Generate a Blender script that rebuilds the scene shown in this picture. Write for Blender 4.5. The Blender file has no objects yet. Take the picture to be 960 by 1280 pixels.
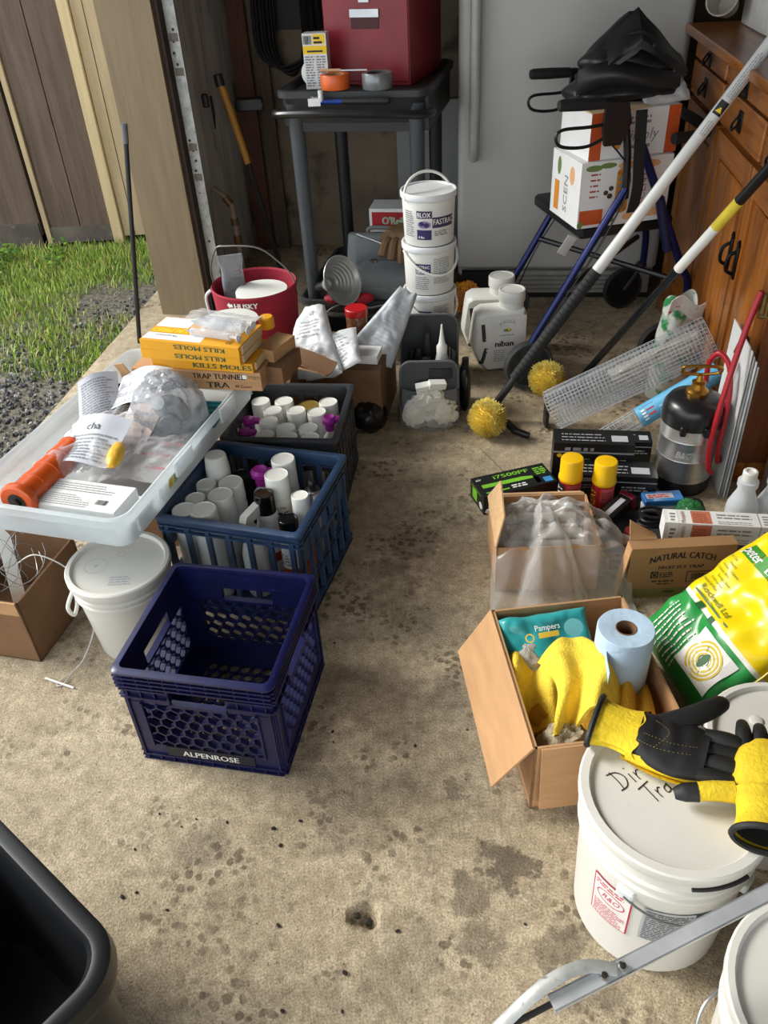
import bpy, bmesh, math, random
from mathutils import Vector, Matrix, Euler, noise

random.seed(7)
S = bpy.context.scene
COL = S.collection
PI = math.pi

# ---------------------------------------------------------------- camera
cam_d = bpy.data.cameras.new('camera')
cam = bpy.data.objects.new('camera', cam_d)
COL.objects.link(cam)
F_PX = 1020.0
cam_d.sensor_fit = 'VERTICAL'
cam_d.sensor_height = 32.0
cam_d.lens = F_PX / 1280.0 * 32.0
cam_d.clip_start = 0.02
cam_d.clip_end = 60
_dn = Vector((563 - 480, -(2000 - 640), -F_PX)).normalized()      # world down, seen from the camera
_up = -_dn
_fw = Vector((0, 0, -1)); _fy = (_fw - _up * _fw.dot(_up)).normalized()
_rx = _fy.cross(_up)
cam.matrix_world = Matrix.Translation((0, 0, 1.5)) @ Matrix((_rx, _fy, _up)).to_4x4()
S.camera = cam

# ---------------------------------------------------------------- light: overcast sky through the open garage door
W = bpy.data.worlds.new('overcast_sky'); S.world = W
W.use_nodes = True
_bg = W.node_tree.nodes['Background']
_bg.inputs['Color'].default_value = (0.90, 0.955, 1.0, 1)
_bg.inputs['Strength'].default_value = 2.3
sun_d = bpy.data.lights.new('veiled_sun', 'SUN'); sun = bpy.data.objects.new('veiled_sun', sun_d)
COL.objects.link(sun)
sun_d.energy = 3.6; sun_d.angle = math.radians(20); sun_d.color = (1.0, 0.955, 0.88)
sun.rotation_euler = Vector((0.82, -0.30, -0.64)).to_track_quat('-Z', 'Y').to_euler()
S.view_settings.view_transform = 'Standard'
S.view_settings.look = 'None'
S.view_settings.gamma = 1.0
S.view_settings.use_curve_mapping = False
S.view_settings.exposure = 0.12

# ---------------------------------------------------------------- materials
def lin(c):
    c = c / 255.0
    return c / 12.92 if c <= 0.04045 else ((c + 0.055) / 1.055) ** 2.4
def rgb(t): return (lin(t[0]), lin(t[1]), lin(t[2]), 1)
_M = {}
def M(name, c=(128, 128, 128), rough=0.5, metal=0.0, var=0.10, scale=14.0, bump=0.0, bscale=60.0, spec=0.5, c2=None, cover=0.5, stretch=None, sub=0.0):
    """procedural principled material: base colour varied by noise, optional bump and a second wear colour"""
    if name in _M: return _M[name]
    m = bpy.data.materials.new(name); m.use_nodes = True
    nt = m.node_tree; N = nt.nodes; L = nt.links
    b = N['Principled BSDF']
    b.inputs['Roughness'].default_value = rough
    b.inputs['Metallic'].default_value = metal
    b.inputs['Specular IOR Level'].default_value = spec
    if sub:
        b.inputs['Subsurface Weight'].default_value = sub
        b.inputs['Subsurface Radius'].default_value = (.02, .02, .02)
    tc = N.new('ShaderNodeTexCoord')
    src = tc.outputs['Object']
    if stretch:
        mp = N.new('ShaderNodeMapping'); mp.inputs['Scale'].default_value = stretch
        L.new(src, mp.inputs['Vector']); src = mp.outputs['Vector']
    no = N.new('ShaderNodeTexNoise'); no.inputs['Scale'].default_value = scale; no.inputs['Detail'].default_value = 6
    L.new(src, no.inputs['Vector'])
    cr = N.new('ShaderNodeValToRGB')
    a = rgb(c)
    e = cr.color_ramp.elements
    e[0].position = 0.28; e[1].position = 0.72
    e[0].color = tuple(max(0, v * (1 - var * 1.6)) for v in a[:3]) + (1,)
    e[1].color = tuple(min(1, v * (1 + var)) for v in a[:3]) + (1,)
    L.new(no.outputs['Fac'], cr.inputs['Fac'])
    out = cr.outputs['Color']
    if c2:
        n2 = N.new('ShaderNodeTexNoise'); n2.inputs['Scale'].default_value = scale * 2.3; n2.inputs['Detail'].default_value = 8
        L.new(src, n2.inputs['Vector'])
        r2 = N.new('ShaderNodeValToRGB'); r2.color_ramp.elements[0].position = cover; r2.color_ramp.elements[1].position = min(1, cover + .12)
        L.new(n2.outputs['Fac'], r2.inputs['Fac'])
        mx = N.new('ShaderNodeMix'); mx.data_type = 'RGBA'
        L.new(r2.outputs['Color'], mx.inputs['Factor']); L.new(out, mx.inputs['A']); mx.inputs['B'].default_value = rgb(c2)
        out = mx.outputs['Result']
    L.new(out, b.inputs['Base Color'])
    if bump:
        n3 = N.new('ShaderNodeTexNoise'); n3.inputs['Scale'].default_value = bscale; n3.inputs['Detail'].default_value = 4
        L.new(src, n3.inputs['Vector'])
        bp = N.new('ShaderNodeBump'); bp.inputs['Strength'].default_value = bump; bp.inputs['Distance'].default_value = 0.004
        L.new(n3.outputs['Fac'], bp.inputs['Height']); L.new(bp.outputs['Normal'], b.inputs['Normal'])
    _M[name] = m
    return m

def clear(name, c=(235, 240, 242), opac=0.35, rough=0.25, edge=0.5, bump=0.0, bscale=40):
    """clear or milky plastic film: see-through face on, more opaque at grazing angles"""
    if name in _M: return _M[name]
    m = bpy.data.materials.new(name); m.use_nodes = True
    nt = m.node_tree; N = nt.nodes; L = nt.links
    b = N['Principled BSDF']; b.inputs['Base Color'].default_value = rgb(c); b.inputs['Roughness'].default_value = rough
    b.inputs['Specular IOR Level'].default_value = 0.7
    tr = N.new('ShaderNodeBsdfTransparent'); tl = N.new('ShaderNodeBsdfTranslucent'); tl.inputs['Color'].default_value = rgb(c)
    lw = N.new('ShaderNodeLayerWeight'); lw.inputs['Blend'].default_value = 0.35
    no = N.new('ShaderNodeTexNoise'); no.inputs['Scale'].default_value = 9; no.inputs['Detail'].default_value = 3
    tc = N.new('ShaderNodeTexCoord'); L.new(tc.outputs['Object'], no.inputs['Vector'])
    ma = N.new('ShaderNodeMath'); ma.operation = 'MULTIPLY_ADD'; ma.inputs[1].default_value = edge; ma.inputs[2].default_value = opac - 0.10
    L.new(lw.outputs['Facing'], ma.inputs[0])
    mb = N.new('ShaderNodeMath'); mb.operation = 'MULTIPLY_ADD'; mb.inputs[1].default_value = 0.2; mb.use_clamp = True
    L.new(no.outputs['Fac'], mb.inputs[0]); L.new(ma.outputs[0], mb.inputs[2])
    m1 = N.new('ShaderNodeMixShader'); m1.inputs[0].default_value = 0.4
    L.new(b.outputs[0], m1.inputs[1]); L.new(tl.outputs[0], m1.inputs[2])
    m2 = N.new('ShaderNodeMixShader'); L.new(mb.outputs[0], m2.inputs[0])
    L.new(tr.outputs[0], m2.inputs[1]); L.new(m1.outputs[0], m2.inputs[2])
    L.new(m2.outputs[0], N['Material Output'].inputs['Surface'])
    if bump:
        n3 = N.new('ShaderNodeTexNoise'); n3.inputs['Scale'].default_value = bscale
        L.new(tc.outputs['Object'], n3.inputs['Vector'])
        bp = N.new('ShaderNodeBump'); bp.inputs['Strength'].default_value = bump; bp.inputs['Distance'].default_value = 0.01
        L.new(n3.outputs['Fac'], bp.inputs['Height']); L.new(bp.outputs['Normal'], b.inputs['Normal'])
    _M[name] = m
    return m

# ---------------------------------------------------------------- mesh builder
class MB:
    def __init__(s): s.v = []; s.f = []; s.m = []; s.s = []
    def add(s, vs, fs, mi=0, smooth=False, X=None):
        o = len(s.v)
        s.v += [tuple(X @ Vector(p)) for p in vs] if X is not None else [tuple(p) for p in vs]
        for f in fs:
            s.f.append([i + o for i in f]); s.m.append(mi); s.s.append(smooth)
        return s
    def bb(s, a, b, mi=0, X=None):
        (x0, y0, z0), (x1, y1, z1) = a, b
        return s.add([(x0,y0,z0),(x1,y0,z0),(x1,y1,z0),(x0,y1,z0),(x0,y0,z1),(x1,y0,z1),(x1,y1,z1),(x0,y1,z1)],
              [(3,2,1,0),(4,5,6,7),(0,1,5,4),(1,2,6,5),(2,3,7,6),(3,0,4,7)], mi, False, X)
    def box(s, c, d, mi=0, X=None):
        return s.bb(tuple(c[i] - d[i] / 2 for i in range(3)), tuple(c[i] + d[i] / 2 for i in range(3)), mi, X)
    def rbox(s, c, d, r=0.004, mi=0, X=None, top=1.0, n=3):
        """box with rounded vertical edges and softened top and bottom; top scales the upper end"""
        hx, hy, hz = d[0] / 2, d[1] / 2, d[2] / 2
        R = min(r, hx * .98, hy * .98); e = min(r * .5, hz * .45)
        def ring(z, ins, sc):
            out = []
            for (sx, sy, a0) in ((1, 1, 0), (-1, 1, PI / 2), (-1, -1, PI), (1, -1, 1.5 * PI)):
                for k in range(n + 1):
                    a = a0 + PI / 2 * k / n
                    rr = max(R - ins, 1e-5)
                    out.append(((c[0] + (sx * (hx - R) + rr * math.cos(a)) * sc), (c[1] + (sy * (hy - R) + rr * math.sin(a)) * sc), c[2] + z))
            return out
        k = 4 * (n + 1)
        rs = [ring(-hz, e, 1), ring(-hz + e, 0, 1), ring(hz - e, 0, top), ring(hz, e, top)]
        vs = sum(rs, []); fs = []
        for j in range(3):
            for i in range(k): fs.append((j * k + i, j * k + (i + 1) % k, (j + 1) * k + (i + 1) % k, (j + 1) * k + i))
        s.add(vs, fs, mi, False, X)
        o = len(s.v) - 4 * k
        s.f.append([o + i for i in range(k)][::-1]); s.m.append(mi); s.s.append(False)
        s.f.append([o + 3 * k + i for i in range(k)]); s.m.append(mi); s.s.append(False)
        return s
    def cyl(s, p0, p1, r0, r1=None, n=14, mi=0, cap=True, X=None, smooth=True):
        r1 = r0 if r1 is None else r1
        p0, p1 = Vector(p0), Vector(p1); d = (p1 - p0).normalized()
        a = Vector((0, 0, 1)) if abs(d.z) < .9 else Vector((1, 0, 0))
        u = d.cross(a).normalized(); w = u.cross(d) * -1
        vs = []
        for p, r in ((p0, r0), (p1, r1)):
            for i in range(n):
                t = 2 * PI * i / n; vs.append(p + (u * math.cos(t) + w * math.sin(t)) * r)
        s.add(vs, [(i, (i + 1) % n, n + (i + 1) % n, n + i) for i in range(n)], mi, smooth, X)
        if cap:
            s.add(vs[:n], [list(range(n))[::-1]], mi, False, X); s.add(vs[n:], [list(range(n))], mi, False, X)
        return s
    def tube(s, pts, r, n=8, mi=0, closed=False, X=None, cap=True, flat=None):
        pts = [Vector(p) for p in pts]; N = len(pts)
        rs = r if isinstance(r, (list, tuple)) else [r] * N
        vs = []; u = None
        for i, p in enumerate(pts):
            if closed: d = pts[(i + 1) % N] - pts[i - 1]
            else: d = pts[min(i + 1, N - 1)] - pts[max(i - 1, 0)]
            d = d.normalized() if d.length > 1e-9 else Vector((0, 0, 1))
            if u is None:
                a = Vector((0, 0, 1)) if abs(d.z) < .9 else Vector((1, 0, 0)); u = d.cross(a).normalized()
            else:
                u = u - d * u.dot(d)
                u = u.normalized() if u.length > 1e-6 else d.orthogonal().normalized()
            w = d.cross(u)
            for k in range(n):
                t = 2 * PI * k / n; vs.append(p + (u * math.cos(t) + w * math.sin(t) * (flat or 1)) * rs[i])
        fs = []
        for i in range(N if closed else N - 1):
            j = (i + 1) % N
            for k in range(n): fs.append((i * n + k, i * n + (k + 1) % n, j * n + (k + 1) % n, j * n + k))
        s.add(vs, fs, mi, True, X)
        if not closed and cap:
            s.add(vs[:n], [list(range(n))[::-1]], mi, False, X); s.add(vs[-n:], [list(range(n))], mi, False, X)
        return s
    def lathe(s, prof, n=28, mi=0, X=None, smooth=True, c=(0, 0)):
        vs = []; fs = []
        for r, z in prof:
            for i in range(n):
                t = 2 * PI * i / n; vs.append((c[0] + r * math.cos(t), c[1] + r * math.sin(t), z))
        for j in range(len(prof) - 1):
            for i in range(n): fs.append((j * n + i, j * n + (i + 1) % n, (j + 1) * n + (i + 1) % n, (j + 1) * n + i))
        s.add(vs, fs, mi, smooth, X)
        if prof[0][0] > 1e-4: s.add(vs[:n], [list(range(n))[::-1]], mi, False, X)
        if prof[-1][0] > 1e-4: s.add(vs[-n:], [list(range(n))], mi, False, X)
        return s
    def prism(s, poly, z0, z1, mi=0, X=None):
        n = len(poly)
        vs = [(p[0], p[1], z0) for p in poly] + [(p[0], p[1], z1) for p in poly]
        return s.add(vs, [list(range(n))[::-1], list(range(n, 2 * n))] + [(i, (i + 1) % n, n + (i + 1) % n, n + i) for i in range(n)], mi, False, X)
    def grid(s, fn, nu, nv, mi=0, cu=False, smooth=True, X=None):
        vs = [fn(i / (nu if cu else nu - 1), j / (nv - 1)) for j in range(nv) for i in range(nu)]
        fs = []
        for j in range(nv - 1):
            for i in range(nu if cu else nu - 1):
                k = (i + 1) % nu; fs.append((j * nu + i, j * nu + k, (j + 1) * nu + k, (j + 1) * nu + i))
        return s.add(vs, fs, mi, smooth, X)
    def sheet(s, fn, nu, nv, th=0.0012, mi=0, mi2=None):
        """a grid given real thickness along its own normals"""
        P = [[Vector(fn(i / (nu - 1), j / (nv - 1))) for i in range(nu)] for j in range(nv)]
        top = []; bot = []
        for j in range(nv):
            for i in range(nu):
                du = P[j][min(i + 1, nu - 1)] - P[j][max(i - 1, 0)]; dv = P[min(j + 1, nv - 1)][i] - P[max(j - 1, 0)][i]
                nn = du.cross(dv); nn = nn.normalized() if nn.length > 1e-12 else Vector((0, 0, 1))
                top.append(P[j][i] + nn * th / 2); bot.append(P[j][i] - nn * th / 2)
        k = nu * nv; f1 = []; f2 = []; fe = []
        for j in range(nv - 1):
            for i in range(nu - 1):
                a = j * nu + i; f1.append((a, a + 1, a + nu + 1, a + nu)); f2.append((k + a + nu, k + a + nu + 1, k + a + 1, k + a))
        for i in range(nu - 1):
            fe.append((i + 1, i, k + i, k + i + 1)); a = (nv - 1) * nu + i; fe.append((a, a + 1, k + a + 1, k + a))
        for j in range(nv - 1):
            a = j * nu; fe.append((a, a + nu, k + a + nu, k + a)); a = j * nu + nu - 1; fe.append((a + nu, a, k + a, k + a + nu))
        o = len(s.v); s.v += [tuple(p) for p in top + bot]
        for fl, m_ in ((f1, mi), (f2, mi if mi2 is None else mi2), (fe, mi)):
            for f in fl: s.f.append([i + o for i in f]); s.m.append(m_); s.s.append(True)
        return s
    def mesh(s, name, mats):
        me = bpy.data.meshes.new(name); me.from_pydata(s.v, [], s.f)
        for m in (mats if isinstance(mats, (list, tuple)) else [mats]): me.materials.append(m)
        me.polygons.foreach_set('material_index', s.m); me.polygons.foreach_set('use_smooth', s.s)
        me.validate(); me.update()
        me.set_sharp_from_angle(angle=math.radians(38))
        return me
    def build(s, name, mats, parent=None, loc=None, rot=None):
        return put(name, s.mesh(name, mats), parent, loc, rot)

def put(name, me, parent=None, loc=None, rot=None):
    o = bpy.data.objects.new(name, me); COL.objects.link(o)
    if parent is not None: o.parent = parent
    if loc is not None: o.location = loc
    if rot is not None: o.rotation_euler = rot
    return o
def tag(o, label, cat, group=None, kind=None):
    o['label'] = label; o['category'] = cat
    if group: o['group'] = group
    if kind: o['kind'] = kind
    return o
def thing(name, label, cat, loc=(0, 0, 0), rz=0.0, group=None, rot=None):
    o = bpy.data.objects.new(name, None); COL.objects.link(o)
    o.empty_display_size = 0.05
    o.location = loc; o.rotation_euler = rot if rot is not None else (0, 0, rz)
    return tag(o, label, cat, group)
def struct(name, mb, mats, parent=None):
    o = mb.build(name, mats, parent)
    if parent is None: o['kind'] = 'structure'
    return o
def dup(root, loc, rz, label=None):
    r = root.copy(); COL.objects.link(r); r.location = loc; r.rotation_euler = (0, 0, rz) if not isinstance(rz, tuple) else rz
    if label: r['label'] = label
    for ch in list(root.children):
        c = ch.copy(); COL.objects.link(c); c.parent = r
        for g in list(ch.children):
            d = g.copy(); COL.objects.link(d); d.parent = c
    return r

def nz(x, y, z=0.0, sc=1.0): return noise.noise(Vector((x * sc, y * sc, z * sc)))
def spline(pts, n=8, closed=False):
    """Catmull-Rom points"""
    P = [Vector(p) for p in pts]; out = []; N = len(P)
    for i in range(N if closed else N - 1):
        if closed: a, b, c, d = P[i - 1], P[i], P[(i + 1) % N], P[(i + 2) % N]
        else: a, b, c, d = P[max(i - 1, 0)], P[i], P[i + 1], P[min(i + 2, N - 1)]
        for k in range(n):
            t = k / n
            out.append(0.5 * ((2 * b) + (c - a) * t + (2 * a - 5 * b + 4 * c - d) * t * t + (3 * b - a - 3 * c + d) * t ** 3))
    if not closed: out.append(P[-1])
    return out
def frame(o, x, y):
    """matrix with origin o, x axis x, y axis near y"""
    x = Vector(x).normalized(); y = Vector(y); z = x.cross(y).normalized(); y = z.cross(x)
    return Matrix(((x.x, y.x, z.x, o[0]), (x.y, y.y, z.y, o[1]), (x.z, y.z, z.z, o[2]), (0, 0, 0, 1)))

# ---------------------------------------------------------------- flat print (lettering, labels)
_T = {}
def text_mesh(t):
    if t in _T: return _T[t]
    cu = bpy.data.curves.new('lettering_source', 'FONT'); cu.body = t; cu.size = 1.0; cu.resolution_u = 2
    ob = bpy.data.objects.new('lettering_source', cu)
    me = bpy.data.meshes.new_from_object(ob)
    vs = [(v.co.x, v.co.y) for v in me.vertices]; fs = [tuple(p.vertices) for p in me.polygons]
    bpy.data.objects.remove(ob); bpy.data.curves.remove(cu); bpy.data.meshes.remove(me)
    x0 = min(v[0] for v in vs); x1 = max(v[0] for v in vs)
    vs = [(v[0] - x0, v[1]) for v in vs]
    _T[t] = (vs, fs, x1 - x0)
    return _T[t]
class Print:
    def __init__(s): s.items = []
    def rect(s, x0, y0, x1, y1, mi, layer=0, seg=None):
        n = seg or max(1, int(abs(x1 - x0) / 0.012)); vs = []; fs = []
        for i in range(n + 1):
            x = x0 + (x1 - x0) * i / n; vs += [(x, y0), (x, y1)]
        for i in range(n): fs.append((2 * i, 2 * i + 2, 2 * i + 3, 2 * i + 1))
        s.items.append((vs, fs, mi, layer)); return s
    def poly(s, pts, mi, layer=0): s.items.append((list(pts), [tuple(range(len(pts)))], mi, layer)); return s
    def disc(s, x, y, rx, ry, mi, layer=0, n=20):
        return s.poly([(x + rx * math.cos(2 * PI * i / n), y + ry * math.sin(2 * PI * i / n)) for i in range(n)], mi, layer)
    def ring(s, x, y, rx, ry, w, mi, layer=0, n=28, a0=0, a1=2 * PI):
        vs = []; fs = []
        for i in range(n + 1):
            a = a0 + (a1 - a0) * i / n
            vs += [(x + rx * math.cos(a), y + ry * math.sin(a)), (x + (rx - w) * math.cos(a), y + (ry - w) * math.sin(a))]
        for i in range(n): fs.append((2 * i, 2 * i + 2, 2 * i + 3, 2 * i + 1))
        s.items.append((vs, fs, mi, layer)); return s
    def text(s, t, x, y, h, mi, layer=1, w=None, al='L', rot=0.0, bold=0.0, shear=0.0, arch=0.0):
        vs, fs, tw = text_mesh(t); sy = h / 0.70; sx = sy if w is None else w / max(tw, 1e-6)
        W_ = tw * sx; off = 0 if al == 'L' else (-W_ / 2 if al == 'C' else -W_)
        ca, sa = math.cos(rot), math.sin(rot)
        for dx in ([0] if not bold else [-bold * h, 0, bold * h]):
            o = []
            for (a, b) in vs:
                px = a * sx + off + dx + shear * b * sy; py = b * sy
                if arch:
                    u = (px - off - W_ / 2) / (W_ / 2); py += arch * (1 - u * u)
                o.append((x + px * ca - py * sa, y + px * sa + py * ca))
            s.items.append((o, fs, mi, layer + (0.2 if dx < 0 else 0.1 if dx > 0 else 0)))
        return s
    def lines(s, x0, y0, x1, y1, n, mi, layer=1, fill=0.55, ragged=0.25):
        """fine print too small to read: rows of word-long dashes"""
        dy = (y1 - y0) / n
        for i in range(n):
            y = y0 + dy * i; x = x0; xe = x1 - random.random() * ragged * (x1 - x0); lh = dy * fill
            while x < xe:
                w = lh * random.uniform(1.0, 5.0); e = min(x + w, xe)
                s.rect(x, y, e, y + lh, mi, layer, 1); x = e + lh * .7
        return s
    def barcode(s, x0, y0, x1, y1, mi, layer=2, n=18):
        x = x0
        while x < x1:
            w = (x1 - x0) / n * random.choice((.3, .5, .8)); s.rect(x, y0, min(x + w, x1), y1, mi, layer, 1); x += w + (x1 - x0) / n * random.choice((.3, .5))
        return s
    def build(s, name, mats, parent, fn, flip=False):
        mb = MB()
        for vs, fs, mi, ly in s.items: mb.add([fn(p[0], p[1], ly) for p in vs], fs, mi)
        return mb.build(name, mats, parent)
def on_plane(o, xd, yd, eps=0.0006, step=0.0003):
    o = Vector(o); xd = Vector(xd).normalized(); yd = Vector(yd).normalized(); n = xd.cross(yd)
    return lambda x, y, l: o + xd * x + yd * y + n * (eps + step * l)
def on_cyl(r0, z0, a0, r1=None, h=1.0, eps=0.0010, step=0.0004):
    """wrap round a z cylinder (or cone from r0 at z0 to r1 at z0+h); x runs counter-clockwise seen from outside, a0 in radians"""
    r1 = r0 if r1 is None else r1
    def fn(x, y, l):
        r = r0 + (r1 - r0) * (y / h); a = a0 + x / r0
        return Vector(((r + eps + step * l) * math.cos(a), (r + eps + step * l) * math.sin(a), z0 + y))
    return fn
INK = lambda n, c=(128, 128, 128), **k: M('ink_' + n, c, rough=.55, var=.03, **k)
K_BLACK = INK('black', (22, 22, 24)); K_WHITE = INK('white', (236, 236, 232)); K_GREY = INK('grey', (128, 130, 134)); K_LGREY = INK('light_grey', (176, 178, 182))
K_RED = INK('red', (190, 40, 52)); K_GREEN = INK('green', (40, 120, 60)); K_YEL = INK('yellow', (240, 200, 20)); K_BLUE = INK('blue', (40, 70, 160)); K_PURP = INK('purple', (52, 36, 92)); K_ORANGE = INK('orange', (208, 96, 38))
# ================================================================ SETTING
TH = math.radians(-8.9)                       # the garage stands turned a little to the camera
RM = Matrix.Rotation(TH, 4, 'Z')
def rm(u, v, z=0.0): return RM @ Vector((u, v, z))

def concrete():
    m = bpy.data.materials.new('stained_concrete'); m.use_nodes = True
    nt = m.node_tree; N = nt.nodes; L = nt.links; b = N['Principled BSDF']
    tc = N.new('ShaderNodeTexCoord'); P = tc.outputs['Object']
    def nse(sc, det=6, rough=.6, vec=P):
        n = N.new('ShaderNodeTexNoise'); n.inputs['Scale'].default_value = sc; n.inputs['Detail'].default_value = det; n.inputs['Roughness'].default_value = rough
        L.new(vec, n.inputs['Vector']); return n
    def ramp(src, p0, p1, c0=(0,0,0,1), c1=(1,1,1,1)):
        r = N.new('ShaderNodeValToRGB'); r.color_ramp.elements[0].position = p0; r.color_ramp.elements[1].position = p1
        r.color_ramp.elements[0].color = c0; r.color_ramp.elements[1].color = c1; L.new(src, r.inputs['Fac']); return r.outputs['Color']
    def mix(f, a, c, mode='MIX'):
        x = N.new('ShaderNodeMix'); x.data_type = 'RGBA'; x.blend_type = mode
        for s_, v in (('Factor', f), ('A', a), ('B', c)):
            if isinstance(v, (tuple, float, int)): x.inputs[s_].default_value = v
            else: L.new(v, x.inputs[s_])
        return x.outputs['Result']
    base = ramp(nse(2.2).outputs['Fac'], .3, .7, rgb((158, 143, 118)), rgb((200, 185, 158)))
    fine = ramp(nse(210, 5, .8).outputs['Fac'], .33, .67, (.26, .24, .21, 1), (1.5, 1.5, 1.5, 1))
    col = mix(0.75, base, fine, 'MULTIPLY')
    speck = ramp(nse(420, 2).outputs['Fac'], .62, .72); col = mix(speck, col, rgb((205, 196, 178)))
    mot = ramp(nse(26, 7, .72).outputs['Fac'], .36, .64, (.60, .57, .52, 1), (1.18, 1.18, 1.18, 1)); col = mix(.8, col, mot, 'MULTIPLY')
    dirt = ramp(nse(9, 8, .7).outputs['Fac'], .50, .64); d2 = ramp(nse(1.5, 2).outputs['Fac'], .40, .60)
    dd = mix(1.0, dirt, d2, 'MULTIPLY'); col = mix(dd, col, mix(.5, col, rgb((70, 56, 40))))
    # tyre-tread-like damp spots: cells gated by noise
    vo = N.new('ShaderNodeTexVoronoi'); vo.inputs['Scale'].default_value = 46; vo.feature = 'F1'
    wv = N.new('ShaderNodeVectorMath'); wv.operation = 'ADD'; L.new(P, wv.inputs[0])
    n7 = nse(22, 3); sc7 = N.new('ShaderNodeVectorMath'); sc7.operation = 'SCALE'; sc7.inputs['Scale'].default_value = .03
    L.new(n7.outputs['Color'], sc7.inputs[0]); L.new(sc7.outputs[0], wv.inputs[1]); L.new(wv.outputs[0], vo.inputs['Vector'])
    cell = ramp(vo.outputs['Distance'], .34, .48, (1, 1, 1, 1), (0, 0, 0, 1)); gate = ramp(nse(4.2, 4, .65).outputs['Fac'], .50, .60)
    sp = mix(1.0, cell, gate, 'MULTIPLY'); col = mix(sp, col, mix(.68, col, rgb((66, 50, 32))))
    pits = ramp(nse(120, 3, .5).outputs['Fac'], .66, .72); col = mix(pits, col, mix(.7, col, rgb((40, 32, 24))))
    scr = ramp(nse(55, 8, .8).outputs['Fac'], .63, .70); col = mix(scr, col, mix(.45, col, rgb((226, 214, 190))))
    # oil and damp stains with a place and shape of their own
    dn = nse(16, 6, .7); ds = N.new('ShaderNodeVectorMath'); ds.operation = 'SCALE'; ds.inputs['Scale'].default_value = .16; L.new(dn.outputs['Color'], ds.inputs[0])
    dv = N.new('ShaderNodeVectorMath'); dv.operation = 'ADD'; L.new(P, dv.inputs[0]); L.new(ds.outputs[0], dv.inputs[1])
    tot = None
    for (x, y, r, k) in STAINS:
        d = N.new('ShaderNodeVectorMath'); d.operation = 'DISTANCE'; L.new(dv.outputs[0], d.inputs[0]); d.inputs[1].default_value = (x + .08, y + .08, .08)
        mr = N.new('ShaderNodeMapRange'); mr.inputs['From Min'].default_value = r; mr.inputs['From Max'].default_value = r * .72
        mr.inputs['To Min'].default_value = 0; mr.inputs['To Max'].default_value = k; L.new(d.outputs['Value'], mr.inputs['Value'])
        if tot is None: tot = mr.outputs[0]
        else:
            a = N.new('ShaderNodeMath'); a.operation = 'MAXIMUM'; L.new(tot, a.inputs[0]); L.new(mr.outputs[0], a.inputs[1]); tot = a.outputs[0]
    col = mix(tot, col, mix(.75, col, rgb((48, 36, 22))))
    # scored joints
    sx = N.new('ShaderNodeSeparateXYZ'); L.new(P, sx.inputs[0])
    for (p, q, w) in JOINTS:
        p, q = Vector(p), Vector(q); ylo, yhi = min(p.y, q.y), max(p.y, q.y); t = (q - p).normalized(); n_ = Vector((-t.y, t.x))
        dt = N.new('ShaderNodeVectorMath'); dt.operation = 'DOT_PRODUCT'; L.new(P, dt.inputs[0]); dt.inputs[1].default_value = (n_.x, n_.y, 0)
        ab = N.new('ShaderNodeMath'); ab.operation = 'SUBTRACT'; L.new(dt.outputs['Value'], ab.inputs[0]); ab.inputs[1].default_value = n_.dot(p)
        a2 = N.new('ShaderNodeMath'); a2.operation = 'ABSOLUTE'; L.new(ab.outputs[0], a2.inputs[0])
        lt = N.new('ShaderNodeMath'); lt.operation = 'LESS_THAN'; L.new(a2.outputs[0], lt.inputs[0]); lt.inputs[1].default_value = w
        yt = N.new('ShaderNodeMath'); yt.operation = 'GREATER_THAN'; L.new(sx.outputs['Y'], yt.inputs[0]); yt.inputs[1].default_value = ylo
        y2 = N.new('ShaderNodeMath'); y2.operation = 'LESS_THAN'; L.new(sx.outputs['Y'], y2.inputs[0]); y2.inputs[1].default_value = yhi
        ym = N.new('ShaderNodeMath'); ym.operation = 'MULTIPLY'; L.new(yt.outputs[0], ym.inputs[0]); L.new(y2.outputs[0], ym.inputs[1]); yt = ym
        mm = N.new('ShaderNodeMath'); mm.operation = 'MULTIPLY'; L.new(lt.outputs[0], mm.inputs[0]); L.new(yt.outputs[0], mm.inputs[1])
        mh = N.new('ShaderNodeMath'); mh.operation = 'MULTIPLY'; L.new(mm.outputs[0], mh.inputs[0]); mh.inputs[1].default_value = .55; col = mix(mh.outputs[0], col, rgb((60, 50, 40)))
    L.new(col, b.inputs['Base Color'])
    rr = N.new('ShaderNodeMapRange'); rr.inputs['To Min'].default_value = .82; rr.inputs['To Max'].default_value = .5; L.new(tot, rr.inputs['Value']); L.new(rr.outputs[0], b.inputs['Roughness'])
    bp = N.new('ShaderNodeBump'); bp.inputs['Strength'].default_value = 1.0; bp.inputs['Distance'].default_value = .006
    hb = mix(.5, nse(260, 4).outputs['Color'], nse(40, 7).outputs['Color']); L.new(hb, bp.inputs['Height']); L.new(bp.outputs['Normal'], b.inputs['Normal'])
    return m
STAINS = [(.188, .834, .055, .9), (.235, .838, .032, .85), (.112, .781, .052, .7), (.124, .695, .045, .65), (.10, 1.032, .03, .6), (.135, 1.03, .022, .8), (.02, .72, .05, .4),
          (.263, .678, .045, .6), (.30, .72, .03, .5), (-.10, .96, .09, .35), (-.06, .93, .05, .4), (-.40, .93, .06, .4), (-.02, .66, .08, .35), (.0, 1.16, .06, .35), (-.05, 1.30, .12, .4),
          (.09, 1.85, .09, .55), (.02, 1.75, .05, .5), (.15, 1.3, .07, .4), (.32, .60, .05, .5), (-.16, 1.02, .03, .6)]
JOINTS = [((.338, 2.332), (.458, 2.019), .0022), ((.30, 1.86), (.386, 1.688), .0018)]

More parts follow.
